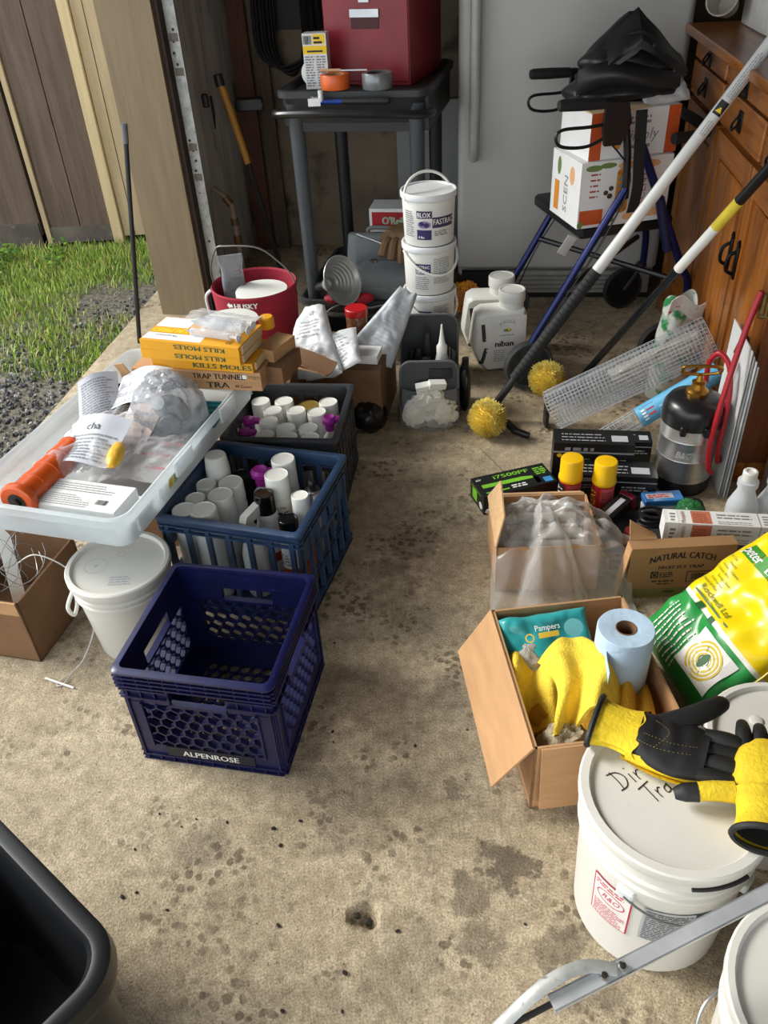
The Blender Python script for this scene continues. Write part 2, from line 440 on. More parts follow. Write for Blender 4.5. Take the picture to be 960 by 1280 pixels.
# floor slab, with a fine patch where the concrete is pitted
fl = MB()
HX, HY, HS = -.082, .763, .10
def floor_z(x, y):
    d = math.hypot(x - HX, (y - HY) * 1.15); r = .033 * (1 + .3 * nz(x, y, 3, 40))
    z = 0.0
    if d < r: z = -.026 * (1 - (d / r) ** 2) * (1 + .4 * nz(x, y, 1, 90))
    d2 = math.hypot(x - HX - .012, y - HY + .004)
    if d2 < .013: z -= .022 * (1 - (d2 / .013) ** 2)
    return min(0, z)
n = 41
fl.grid(lambda a, c: (HX - HS + 2 * HS * a, HY - HS + 2 * HS * c, floor_z(HX - HS + 2 * HS * a, HY - HS + 2 * HS * c)), n, n)
co = [rm(-1.66, -3.3), rm(1.5, -3.3), rm(1.5, 4.6), rm(-1.66, 4.6)]
inn = [(HX - HS, HY - HS, 0), (HX + HS, HY - HS, 0), (HX + HS, HY + HS, 0), (HX - HS, HY + HS, 0)]
fl.add([tuple(c) for c in co] + inn, [(0, 1, 5, 4), (1, 2, 6, 5), (2, 3, 7, 6), (3, 0, 4, 7)])
fl.add([tuple(c) for c in co] + [(c.x, c.y, -.14) for c in co], [(1, 0, 4, 5), (2, 1, 5, 6), (3, 2, 6, 7), (0, 3, 7, 4), (4, 5, 6, 7)][:4])
struct('floor', fl, concrete())

wall_dark = M('dirty_brown_drywall', (118, 104, 88), rough=.9, var=.25, scale=3, c2=(74, 62, 52), cover=.55, bump=.2, bscale=30)
wall_grey = M('unpainted_grey_plywood', (200, 196, 188), rough=.85, var=.2, scale=4, stretch=(3, 3, .4), c2=(150, 142, 134), cover=.56)
plain_wall = M('garage_drywall', (104, 96, 86), rough=.9, var=.12, scale=3)
struct('wall_back', MB().bb((-1.5, 4.4, 0), (1.5, 4.5, 2.5), X=RM), wall_dark)
struct('wall_right', MB().bb((1.34, -1.6, 0), (1.5, 4.4, 2.5), X=RM), plain_wall)
struct('wall_left', MB().bb((-1.5, 3.52, 0), (-1.32, 4.4, 2.5), X=RM).bb((-1.5, -1.6, 2.12), (-1.32, 3.52, 2.5), X=RM), wall_grey)
struct('ceiling', MB().bb((-1.5, -1.6, 2.5), (1.5, 4.5, 2.58), X=RM), M('ceiling_board', (96, 88, 78), rough=.9))

tan_paint = M('tan_painted_trim', (134, 116, 90), rough=.75, var=.10, scale=6, stretch=(6, 6, .5), bump=.35, bscale=26)
tan_dark = M('dark_jamb_edge', (58, 46, 38), rough=.8)
pf = struct('trim_1', MB().bb((-1.53, 3.455, 0), (-1.366, 3.55, 2.12), X=RM), tan_paint)
struct('trim_2', MB().bb((-1.363, 3.447, 0), (-1.305, 3.52, 2.12), X=RM), tan_paint)
struct('trim_3', MB().bb((-1.303, 3.47, 0), (-1.288, 3.53, 2.12), X=RM), tan_dark)

# far wall outside: dark siding planks, tan corner board, tan siding
yard_wall = MB().bb((-4.2, 4.93, -.1), (-.9, 5.0, 2.6))
yw = struct('wall_outside', yard_wall, M('groove_shadow', (34, 28, 24), rough=.95))
brown_ply = M('weathered_brown_siding', (97, 80, 68), rough=.85, var=.22, scale=5, stretch=(7, 7, .45), bump=.6, bscale=22, c2=(72, 58, 48), cover=.6)
tan_ply = M('tan_siding', (172, 152, 118), rough=.8, var=.12, scale=5, stretch=(7, 7, .5), bump=.4, bscale=22)
skirt = M('weathered_skirt_board', (92, 84, 76), rough=.9, var=.3, scale=6, c2=(120, 110, 100), cover=.6)
for (x0, x1) in ((-4.2, -3.6), (-3.594, -3.0), (-2.994, -2.5), (-2.494, -2.17), (-2.164, -1.895), (-1.835, -1.668), (-1.662, -1.478)):
    MB().bb((x0, 4.87, .03), (x1, 4.93, 2.6)).build('siding_plank', brown_ply, yw)
MB().bb((-1.868, 4.85, -.03), (-1.842, 4.93, 2.6)).build('batten', tan_ply, yw)
MB().bb((-1.478, 4.83, -.03), (-1.425, 4.93, 2.6)).build('corner_board', M('tan_corner_board', (196, 174, 132), rough=.8, var=.1, scale=6, stretch=(6, 6, .5)), yw)
for (x0, x1) in ((-1.42, -1.36), (-1.355, -1.29), (-1.284, -.9)):
    MB().bb((x0, 4.86, 0), (x1, 4.93, 2.6)).build('siding_plank', tan_ply, yw)
MB().bb((-3.2, 4.85, -.06), (-1.9, 4.87, .10)).build('skirt_board', skirt, yw)
MB().bb((-1.84, 4.858, -.02), (-1.48, 4.87, .07)).build('skirt_board', skirt, yw)

# yard ground, gravel, grass
def ground_mat():
    m = bpy.data.materials.new('damp_yard_soil'); m.use_nodes = True; nt = m.node_tree; N = nt.nodes; L = nt.links; b = N['Principled BSDF']
    tc = N.new('ShaderNodeTexCoord'); n1 = N.new('ShaderNodeTexNoise'); n1.inputs['Scale'].default_value = 60; n1.inputs['Detail'].default_value = 6; L.new(tc.outputs['Object'], n1.inputs['Vector'])
    r = N.new('ShaderNodeValToRGB'); r.color_ramp.elements[0].position = .35; r.color_ramp.elements[1].position = .65
    r.color_ramp.elements[0].color = rgb((66, 62, 54)); r.color_ramp.elements[1].color = rgb((120, 114, 100)); L.new(n1.outputs['Fac'], r.inputs['Fac'])
    L.new(r.outputs['Color'], b.inputs['Base Color']); b.inputs['Roughness'].default_value = .95
    bp = N.new('ShaderNodeBump'); bp.inputs['Strength'].default_value = 1; bp.inputs['Distance'].default_value = .01; L.new(n1.outputs['Fac'], bp.inputs['Height']); L.new(bp.outputs['Normal'], b.inputs['Normal'])
    return m
gm = MB()
gm.grid(lambda a, c: (-5.5 + 4.7 * a, -3 + 8.0 * c, -.045 + .015 * nz(-5.5 + 4.7 * a, -3 + 8 * c, 0, 2.2)), 48, 80)
gm2 = gm
struct('ground', gm, ground_mat())
def in_yard(x, y):
    u = x * math.cos(TH) + y * math.sin(TH)          # room u
    return u < -1.68 and y < 4.80
# gravel
rnd = random.Random(3)
ico = bmesh.new(); bmesh.ops.create_icosphere(ico, subdivisions=1, radius=1); IV = [v.co.copy() for v in ico.verts]; IFc = [[v.index for v in f.verts] for f in ico.faces]; ico.free()
gr = MB()
for i in range(9000):
    x = rnd.uniform(-2.35, -.95); y = rnd.uniform(1.7, 4.7)
    if not in_yard(x, y): continue
    g = nz(x, y, 5, 1.5)
    if y > 3.3 and rnd.random() < .55 + g: continue
    if y > 4.0 and rnd.random() < .8: continue
    r = rnd.uniform(.004, .0115); z = -.043 + .015 * nz(x, y, 0, 2.2)
    Xm = Matrix.Translation((x, y, z + r * .25)) @ Euler((rnd.random() * 6, rnd.random() * 6, rnd.random() * 6)).to_matrix().to_4x4() @ Matrix.Diagonal((r * rnd.uniform(.8, 1.5), r, r * rnd.uniform(.5, .9), 1))
    gr.add(IV, IFc, rnd.choice((0, 0, 1, 1, 2)), False, Xm)
gro = gr.build('gravel', [M('gravel_dark', (62, 63, 66), rough=.8, scale=40), M('gravel_grey', (104, 104, 104), rough=.8, scale=40), M('gravel_pale', (150, 148, 142), rough=.8, scale=40)])
tag(gro, 'loose dark grey gravel outside beside the concrete slab', 'gravel', kind='stuff')
# grass
ga = MB()
for i in range(52000):
    x = rnd.uniform(-2.7, -.98); y = rnd.uniform(2.35, 4.86)
    if not in_yard(x, y): continue
    dens = .42 + .95 * nz(x, y, 9, 1.7) + .45 * nz(x, y, 2, 5) + (y - 3.75) * .62
    if y < 3.1: dens -= .22
    if x > -1.45 and y > 3.5 and y < 4.25: dens -= .30
    if rnd.random() > dens: continue
    h = rnd.uniform(.015, .05) * (1 + 1.3 * max(0, y - 4.45)) ; w = rnd.uniform(.0016, .0034); a = rnd.random() * 2 * PI; ln = rnd.uniform(.1, .8) * h
    z = -.045 + .015 * nz(x, y, 0, 2.2); ca, sa = math.cos(a), math.sin(a); c2_, s2_ = math.cos(a + 1.57 + rnd.uniform(-.6, .6)), math.sin(a + 1.57 + rnd.uniform(-.6, .6))
    ga.add([(x - ca * w, y - sa * w, z), (x + ca * w, y + sa * w, z), (x + ca * w * .7 + c2_ * ln * .4, y + sa * w * .7 + s2_ * ln * .4, z + h * .65), (x - ca * w * .7 + c2_ * ln * .4, y - sa * w * .7 + s2_ * ln * .4, z + h * .65), (x + c2_ * ln, y + s2_ * ln, z + h)],
           [(0, 1, 2, 3), (3, 2, 4)], rnd.choice((0, 0, 1, 1, 2)))
# clover-like weeds by the wall
for i in range(700):
    x = rnd.uniform(-2.3, -1.7); y = rnd.uniform(4.25, 4.75)
    if nz(x, y, 4, 3) < -.05: continue
    z = rnd.uniform(-.02, .05); r = rnd.uniform(.008, .016); a = rnd.random() * 6; t = rnd.uniform(-.5, .5)
    ga.add([(x + r * math.cos(a + k), y + r * math.sin(a + k), z + r * t * math.cos(k)) for k in (0, .9, 2.1, 3.1, 4.2, 5.2)], [(0, 1, 2, 3, 4, 5)], rnd.choice((0, 3)))
gao = ga.build('grass', [M('grass_green', (112, 148, 44), rough=.6), M('grass_light', (160, 184, 72), rough=.6), M('grass_straw', (190, 180, 108), rough=.7), M('grass_deep', (70, 110, 44), rough=.6)])
tag(gao, 'patchy short green grass growing along the outside wall', 'grass', kind='stuff')

# ---------------------------------------------------------------- refrigerator
white_app = M('appliance_white', (174, 172, 167), rough=.35, var=.04, scale=5)
fr = thing('refrigerator', 'tall white refrigerator standing behind the walker', 'refrigerator', rm(-.165, 3.63), TH)
MB().rbox((.4375, .37, .92), (.875, .62, 1.66), .02).build('cabinet_body', white_app, fr)
MB().rbox((.4375, .035, .94), (.875, .07, 1.60), .03, n=5).build('door', white_app, fr)
hd = MB(); hp = []
hd.tube(spline([(.065, .0, .62), (.068, -.035, .66), (.068, -.045, .80), (.068, -.045, 1.3), (.068, -.03, 1.5), (.068, 0, 1.53)], 6), .021, 10)
hd.build('handle', M('appliance_handle', (168, 168, 164), rough=.4), fr)
gl = MB().bb((.02, .03, .0), (.86, .08, .12))
gl.build('kick_plate', M('kick_black', (22, 22, 22), rough=.7), fr)
g2 = MB().bb((.22, .0, .035), (.85, .03, .135))
gg = g2.build('grille', M('grille_grey', (150, 148, 142), rough=.5), fr)
for i in range(4): MB().bb((.24, -.006, .05 + .02 * i), (.80, .0, .057 + .02 * i)).build('grille_slat', M('grille_slat_grey', (120, 118, 112), rough=.5), gg)
MB().rbox((.83, -.004, .085), (.03, .012, .08), .004).build('grille_clip', M('grille_grey'), gg)

# ---------------------------------------------------------------- wooden cabinet
def wood(name, a, b2, ax=2):
    m = bpy.data.materials.new(name); m.use_nodes = True; nt = m.node_tree; N = nt.nodes; L = nt.links; b = N['Principled BSDF']
    tc = N.new('ShaderNodeTexCoord'); mp = N.new('ShaderNodeMapping'); sc = [16, 16, 16]; sc[ax] = 1.2; mp.inputs['Scale'].default_value = sc
    L.new(tc.outputs['Object'], mp.inputs['Vector']); n1 = N.new('ShaderNodeTexNoise'); n1.inputs['Scale'].default_value = 3; n1.inputs['Detail'].default_value = 8; n1.inputs['Distortion'].default_value = .6
    L.new(mp.outputs[0], n1.inputs['Vector']); r = N.new('ShaderNodeValToRGB'); r.color_ramp.elements[0].position = .3; r.color_ramp.elements[1].position = .7
    r.color_ramp.elements[0].color = rgb(a); r.color_ramp.elements[1].color = rgb(b2); L.new(n1.outputs['Fac'], r.inputs['Fac']); L.new(r.outputs['Color'], b.inputs['Base Color'])
    b.inputs['Roughness'].default_value = .32; b.inputs['Coat Weight'].default_value = .3
    return m
oak_v = wood('oak_upright', (118, 66, 22), (180, 110, 42)); oak_h = wood('oak_level', (118, 66, 22), (180, 110, 42), 0)
iron = M('black_iron', (18, 18, 18), rough=.4, metal=.6)
cb = thing('sideboard', 'large honey brown wooden sideboard with black iron pulls', 'cabinet', rm(.72, 3.60), TH - PI / 2)
# local x: along the front towards the camera, local y: into the cabinet
MB().bb((0, .025, .05), (1.40, .5, 1.05)).build('carcass', wood('oak_dark', (84, 42, 16), (120, 66, 26)), cb)
MB().rbox((.695, .235, 1.065), (1.45, .55, .03), .008).build('top_board', oak_h, cb)
MB().bb((-.005, .005, 0), (1.405, .49, .07)).build('plinth', oak_h, cb)
DR = [(.045, .555), (.585, 1.10), (1.13, 1.375)]
def pull(parent, x, z, y=-.004):
    pb = MB().rbox((x, y, z), (.05, .006, .062), .008, X=None)
    o = pb.build('pull_plate', iron, parent)
    MB().tube(spline([(x - .016, y - .004, z + .012), (x - .02, y - .016, z - .008), (x, y - .020, z - .022), (x + .02, y - .016, z - .008), (x + .016, y - .004, z + .012)], 4), .004, 6).build('pull_ring', iron, parent)
for (x0, x1) in DR:
    for (z0, z1) in ((.98, 1.043), (.865, .97)):
        d = MB().rbox(((x0 + x1) / 2, .012, (z0 + z1) / 2), (x1 - x0, .03, z1 - z0), .006).build('drawer', oak_h, cb)
        pull(d, (x0 + x1) / 2, (z0 + z1) / 2)
for (x0, x1, hx) in ((.045, .555, .52), (.585, 1.05, 1.015), (1.06, 1.375, 1.095)):
    w = x1 - x0
    d = MB().bb((x0 + .05, .012, .15), (x1 - .05, .024, .79)).build('door', oak_v, cb)
    MB().bb((x0, .0, .09), (x0 + .06, .025, .845)).build('door_stile', oak_v, d)
    MB().bb((x1 - .06, .0, .09), (x1, .025, .845)).build('door_stile', oak_v, d)
    MB().bb((x0 + .06, .0, .09), (x1 - .06, .025, .16)).build('door_rail', oak_h, d)
    MB().bb((x0 + .06, .0, .775), (x1 - .06, .025, .845)).build('door_rail', oak_h, d)
    if w > .13: MB().rbox(((x0 + x1) / 2, .008, .4725), (w - .15, .012, .58), .01).build('door_panel', oak_v, d)
    if x0 > .5:
        h = MB().rbox((hx, -.004, .58), (.022, .006, .10), .008).tube(spline([(hx, -.004, .615), (hx, -.026, .60), (hx, -.028, .56), (hx, -.004, .545)], 5), .0055, 6)
        h.prism([(hx - .014, .635), (hx, .648), (hx + .014, .635), (hx, .62)], -.006, 0, X=Matrix(((1,0,0,0),(0,0,1,0),(0,1,0,0),(0,0,0,1))))
        h.build('handle', iron, d)
# ================================================================ SHARED SHAPES
def rr_ring(cx, cy, hx, hy, R, z, n=5):
    out = []
    R = min(R, hx * .99, hy * .99)
    for (sx, sy, a0) in ((1, 1, 0), (-1, 1, PI / 2), (-1, -1, PI), (1, -1, 1.5 * PI)):
        for k in range(n + 1):
            a = a0 + PI / 2 * k / n
            out.append((cx + sx * (hx - R) + R * math.cos(a), cy + sy * (hy - R) + R * math.sin(a), z))
    return out
def tub(mb, rings, mi=0, n=5, cap0=True, cap1=True, smooth=True, X=None):
    """skin a list of rounded-rectangle rings (hx, hy, R, z)"""
    k = 4 * (n + 1); vs = []; fs = []
    for (hx, hy, R, z) in rings: vs += rr_ring(0, 0, hx, hy, R, z, n)
    for j in range(len(rings) - 1):
        for i in range(k): fs.append((j * k + i, j * k + (i + 1) % k, (j + 1) * k + (i + 1) % k, (j + 1) * k + i))
    mb.add(vs, fs, mi, smooth, X)
    if cap0: mb.add(vs[:k], [list(range(k))[::-1]], mi, False, X)
    if cap1: mb.add(vs[-k:], [list(range(k))], mi, False, X)
    return mb
def crumple(mb, c, rad, amp=.25, seed=0, nu=36, nv=22, fr=2.2, mi=0, floor=None, rid=True):
    """a crumpled bag or cloth lump: closed surface creased by folded noise"""
    def fn(a, b_):
        t = 2 * PI * a; p = PI * (b_ - .5)
        d = Vector((math.cos(p) * math.cos(t), math.cos(p) * math.sin(t), math.sin(p)))
        q = d * fr + Vector((seed * 7.1, seed * 3.3, seed))
        v = noise.noise(q); w = noise.noise(q * 2.3)
        r = 1 + amp * ((1 - 2.2 * abs(v)) * .6 + (.5 - abs(w)) * .5 if rid else v + .5 * w)
        P = Vector((c[0] + d.x * rad[0] * r, c[1] + d.y * rad[1] * r, c[2] + d.z * rad[2] * r))
        if floor is not None and P.z < floor: P.z = floor + .0005 * (P.z - floor)
        return P
    return mb.grid(fn, nu, nv, mi, cu=True)
def lathe_x(prof, p0, axis):
    """matrix that stands a z lathe on p0 along axis"""
    q = Vector(axis).to_track_quat('Z', 'Y').to_matrix().to_4x4()
    return Matrix.Translation(p0) @ q
WP = M('white_plastic', (222, 222, 216), rough=.4, var=.03, sub=.0)
WP2 = M('milky_white_plastic', (206, 210, 210), rough=.35, var=.04)
BP = M('black_plastic', (20, 20, 22), rough=.38, var=.2)
PURP = M('magenta_plastic', (142, 30, 130), rough=.35, var=.06)
CARD = M('corrugated_cardboard', (182, 140, 98), rough=.85, var=.08, scale=9, stretch=(1, 1, 6), bump=.08)
CARD_D = M('worn_brown_cardboard', (120, 88, 60), rough=.88, var=.16, scale=7, c2=(92, 66, 44), cover=.62)
CARD_E = M('cut_cardboard_edge', (196, 160, 118), rough=.9, var=.1, scale=60)
STEEL = M('bare_steel', (170, 172, 174), rough=.28, metal=1, var=.12, scale=9)
WIRE = M('wire_steel', (150, 152, 154), rough=.35, metal=.9)

# ================================================================ LEFT SIDE: crates, bin, boxes
# ---- navy milk crate
NAVY = M('navy_crate_plastic', (19, 22, 70), rough=.34, var=.22, scale=18, c2=(66, 70, 128), cover=.68)
def hexbars(mb, x0, x1, z0, z1, p, y0, y1, t=.0022):
    """honeycomb of thin walls between y0 and y1 filling the rectangle"""
    R = p / math.sqrt(3); seen = set(); row = 0; zc = z0
    def clipped(a, b_):
        (ax, az), (bx, bz) = a, b_
        t0, t1 = 0.0, 1.0
        for o, d, lo, hi in ((ax, bx - ax, x0, x1), (az, bz - az, z0, z1)):
            if abs(d) < 1e-9:
                if o < lo - 1e-6 or o > hi + 1e-6: return None
                continue
            u, w = (lo - o) / d, (hi - o) / d
            if u > w: u, w = w, u
            t0, t1 = max(t0, u), min(t1, w)
        if t1 - t0 < .05: return None
        return (ax + (bx - ax) * t0, az + (bz - az) * t0), (ax + (bx - ax) * t1, az + (bz - az) * t1)
    while zc < z1 + R:
        xc = x0 + (p / 2 if row % 2 else 0)
        while xc < x1 + p:
            pts = [(xc + R * math.cos(PI / 6 + k * PI / 3), zc + R * math.sin(PI / 6 + k * PI / 3)) for k in range(6)]
            for k in range(6):
                a, b_ = pts[k], pts[(k + 1) % 6]
                key = (round((a[0] + b_[0]) * 2000), round((a[1] + b_[1]) * 2000))
                if key in seen: continue
                seen.add(key); c_ = clipped(a, b_)
                if not c_: continue
                a, b_ = c_; dx, dz = b_[0] - a[0], b_[1] - a[1]; l = math.hypot(dx, dz); nx, nz_ = -dz / l * t, dx / l * t
                q = [(a[0] + nx, a[1] + nz_), (b_[0] + nx, b_[1] + nz_), (b_[0] - nx, b_[1] - nz_), (a[0] - nx, a[1] - nz_)]
                vs = [(x, y0, z) for x, z in q] + [(x, y1, z) for x, z in q]
                mb.add(vs, [(0, 1, 2, 3), (7, 6, 5, 4), (0, 4, 5, 1), (1, 5, 6, 2), (2, 6, 7, 3), (3, 7, 4, 0)])
            xc += p
        zc += 1.5 * R; row += 1
    return mb
cr = thing('milk_crate', 'empty navy blue milk crate with honeycomb sides in the foreground', 'crate', (-.369, 1.275, 0), math.radians(-12.9))
cw = .165; chh = .282
wl = MB()    # one side wall, seen at y = -cw, outer face towards -y; y runs outward negative
hw = cw - .004
wl.bb((-hw, -cw, .0), (hw, -cw + .007, .052))
for s_ in (-1, 1): wl.bb((s_ * hw if s_ < 0 else .125, -cw, .052), (-.125 if s_ < 0 else hw, -cw + .006, .19))
wl.bb((-hw, -cw + .001, .187), (-.062, -cw + .008, .234)); wl.bb((.062, -cw + .001, .187), (hw, -cw + .008, .234))
wl.bb((-.062, -cw - .003, .187), (.062, -cw + .012, .194)); wl.bb((-.062, -cw + .001, .228), (.062, -cw + .008, .234))
wl.bb((-hw, -cw + .001, .234), (hw, -cw + .007, .275))
for z_ in (.206, .229, .240, .252, .264):
    if z_ < .235:
        wl.bb((-hw - .004, -cw - .006, z_), (-.066, -cw + .002, z_ + .004)); wl.bb((.066, -cw - .006, z_), (hw + .004, -cw + .002, z_ + .004))
    else: wl.bb((-hw - .006, -cw - .008, z_), (hw + .006, -cw + .002, z_ + .004))
for i in range(11):
    x_ = -.15 + .03 * i; wl.bb((x_ - .0015, -cw - .006, .236), (x_ + .0015, -cw + .002, .272))
    if abs(x_) > .07: wl.bb((x_ - .0015, -cw - .004, .206), (x_ + .0015, -cw + .002, .234))
    wl.bb((x_ - .0015, -cw - .004, .002), (x_ + .0015, -cw + .002, .016))
wl.bb((-hw, -cw - .004, .0), (hw, -cw + .003, .004)); wl.bb((-hw, -cw - .004, .016), (hw, -cw + .003, .020))
hexbars(wl, -.125, .125, .052, .187, .031, -cw - .002, -cw + .010)
for s_ in (-1, 1):
    wl.bb((s_ * .127 - .0025, -cw - .005, .05), (s_ * .127 + .0025, -cw + .002, .19)); wl.bb((s_ * .155 - .0025, -cw - .004, .02), (s_ * .155 + .0025, -cw + .002, .205))
wme = wl.mesh('side_wall', NAVY)
for k in range(4): put('side_wall', wme, cr, rot=(0, 0, k * PI / 2))
tub(MB(), [(cw + .001, cw + .001, .014, .273), (cw + .008, cw + .008, .018, .275), (cw + .009, cw + .009, .018, .281), (cw + .004, cw + .004, .016, .285), (cw - .006, cw - .006, .013, .285), (cw - .008, cw - .008, .012, .276), (cw - .006, cw - .006, .012, .268)], cap0=False, cap1=False).build('rim', NAVY, cr)
cf = MB(); cf.bb((-cw + .006, -cw + .006, .008), (cw - .006, -.115, .014)); cf.bb((-cw + .006, .115, .008), (cw - .006, cw - .006, .014)); cf.bb((-cw + .006, -.115, .008), (-.115, .115, .014)); cf.bb((.115, -.115, .008), (cw - .006, .115, .014))
hexbars(cf, -.115, .115, -.115, .115, .028, .006, .014, .0028)
# honeycomb was laid out upright: the floor keeps x and swaps y with z
vv = cf.v; cf2 = MB(); 
base_n = 8 * 4
cf2.add([v if i < base_n else (v[0], v[2], v[1]) for i, v in enumerate(vv)], cf.f)
cf2.build('crate_floor', NAVY, cr)
pl = MB().bb((-.10, -cw - .003, .021), (.10, -cw + .001, .052)).build('name_plate', M('crate_plate', (26, 28, 44), rough=.5), cr)
Print().text('ALPENROSE', 0, .0275, .0165, 0, al='C', w=.128, bold=.035).build('lettering', [K_WHITE], pl, on_plane((.0, -cw - .003, 0), (1, 0, 0), (0, 0, 1)))

# ---- slatted crates
def slat_crate(name, label, loc, rz, hx, hy, h, mat, cat='crate', openf=False):
    t = thing(name, label, cat, loc, rz)
    for (ax, L_, off) in (('x', hx, hy), ('y', hy, hx)):
        for sg in (-1, 1):
            w = MB(); o = off - .004
            def B(a0, a1, d0, d1, z0, z1):
                a, b_ = (a0, sg * (o + d0), z0), (a1, sg * (o + d1), z1)
                if ax == 'y': a, b_ = (a[1], a[0], a[2]), (b_[1], b_[0], b_[2])
                w.bb(tuple(min(a[i], b_[i]) for i in range(3)), tuple(max(a[i], b_[i]) for i in range(3)))
            B(-L_, L_, -.004, .003, 0, .03); B(-L_, L_, -.004, .003, h - .035, h - .006)
            for z_ in (.012, .03, h * .36, h - .045, h - .03, h - .018): B(-L_, L_, -.002, .009, z_, z_ + .004)
            nS = 7
            for i in range(nS):
                x_ = -L_ + .02 + (2 * L_ - .04) * i / (nS - 1)
                B(x_ - .006, x_ + .006, -.004, .007, .02, h - .03)
            if not (openf and ax == 'x'):
                B(-L_, -L_ * .42, -.003, .002, h * .62, h - .03); B(L_ * .42, L_, -.003, .002, h * .62, h - .03); B(-L_ * .42, L_ * .42, -.003, .008, h * .62, h * .66)
            B(-L_, L_, -.003, .002, h * .33, h * .40)
            w.build('side_wall', mat, t)
    tub(MB(), [(hx, hy, .012, h - .012), (hx + .009, hy + .009, .016, h - .010), (hx + .009, hy + .009, .016, h - .003), (hx + .005, hy + .005, .014, h), (hx - .008, hy - .008, .01, h), (hx - .010, hy - .010, .01, h - .006), (hx - .010, hy - .010, .01, h - .02)], cap0=False, cap1=False).build('rim', mat, t)
    MB().bb((-hx + .006, -hy + .006, .006), (hx - .006, hy - .006, .012)).build('crate_floor', mat, t)
    return t
SLATE = M('slate_blue_crate', (40, 62, 92), rough=.42, var=.16, scale=12, c2=(88, 110, 134), cover=.68)
CHAR = M('charcoal_crate', (52, 54, 58), rough=.5, var=.16, scale=12, c2=(92, 94, 98), cover=.66)
C2 = ((-.333, 1.757), math.radians(-18), .188, .178, .302)
C3 = ((-.265, 2.165), math.radians(-8.8), .165, .165, .285)
slat_crate('storage_crate', 'slate blue plastic crate full of spray bottles and cans', (C2[0][0], C2[0][1], 0), C2[1], C2[2], C2[3], C2[4], SLATE, openf=True)
slat_crate('storage_crate', 'charcoal grey plastic crate packed with white capped bottles', (C3[0][0], C3[0][1], 0), C3[1], C3[2], C3[3], C3[4], CHAR)

def clampin(C, x, y, r):
    (cx, cy), rz, hx, hy, h = C
    dx, dy = x - cx, y - cy; c_, s_ = math.cos(-rz), math.sin(-rz)
    a, b_ = dx * c_ - dy * s_, dx * s_ + dy * c_
    mx, my = hx - .015 - r, hy - .015 - r
    a = max(-mx, min(mx, a)); b_ = max(-my, min(my, b_)); c_, s_ = math.cos(rz), math.sin(rz)
    return cx + a * c_ - b_ * s_, cy + a * s_ + b_ * c_
def bottle(name, label, cat, loc, r, h, body, capm, cr_=None, ch=.05, group=None, neck=None, band=None, rz=0.0):
    """container with a big overcap: body, cap with a turned-in top, optional coloured label band"""
    t = thing(name, label, cat, loc, rz, group); cr_ = cr_ or r * .97; zb = h - ch
    MB().lathe([(r * .92, 0), (r, .004), (r, zb - .012), (r * .96, zb - .004), (cr_ * .93, zb), (cr_ * .9, zb + .004)], 20).build('body', body, t)
    MB().lathe([(cr_, zb + .002), (cr_ * 1.01, zb + .006), (cr_ * .985, h - .006), (cr_ * .95, h - .001), (cr_ * .90, h), (cr_ * .86, h - .002), (0, h - .0025)], 22).build('cap', capm, t)
    if band: MB().lathe([(r + .0006, zb * .25), (r + .0008, zb * .26), (r + .0008, zb * .85), (r + .0006, zb * .86)], 20).build('label_band', band, t)
    return t
CB = .013      # a crate's inner floor
WG = 'white-capped bottles in the blue crate'
for (x, y, r, h, lab) in ((-.521, 1.683, .034, .292, 'wide white-capped bottle in the front left corner of the blue crate'),
                     (-.454, 1.665, .036, .298, 'white bottle with a wrinkled wide cap at the front of the blue crate'),
                     (-.487, 1.735, .028, .285, 'narrow white-capped bottle second from front along the left of the blue crate'),
                     (-.421, 1.738, .035, .29, 'wide white-capped bottle in the middle left of the blue crate'),
                     (-.478, 1.808, .029, .28, 'narrow white-capped bottle near the tall grey bottle in the blue crate'),
                     (-.403, 1.80, .035, .285, 'wide white-capped bottle beside the magenta-topped bottle in the blue crate')):
    x, y = clampin(C2, x, y, r); bottle('spray_can', lab, 'can', (x, y, CB), r, h - CB, WP2, WP, ch=.06, group=WG)
x, y = clampin(C2, -.262, 1.845, .034)
bottle('spray_can', 'tall white can standing at the back of the blue crate', 'can', (x, y, CB), .034, .305, WP, WP, ch=.075, group=WG, band=M('label_white_blue', (206, 210, 220), rough=.4))
x, y = clampin(C2, -.274, 1.772, .034)
t = bottle('spray_can', 'tall white can with black label lettering in the middle of the blue crate', 'can', (x, y, CB), .034, .305, WP, WP, ch=.07, group=WG)
Print().lines(-.025, .16, .03, .21, 4, 0).text('Plus Mo', -.025, .214, .009, 0).build('lettering', [K_BLACK], t, on_cyl(.034, 0, -1.5))
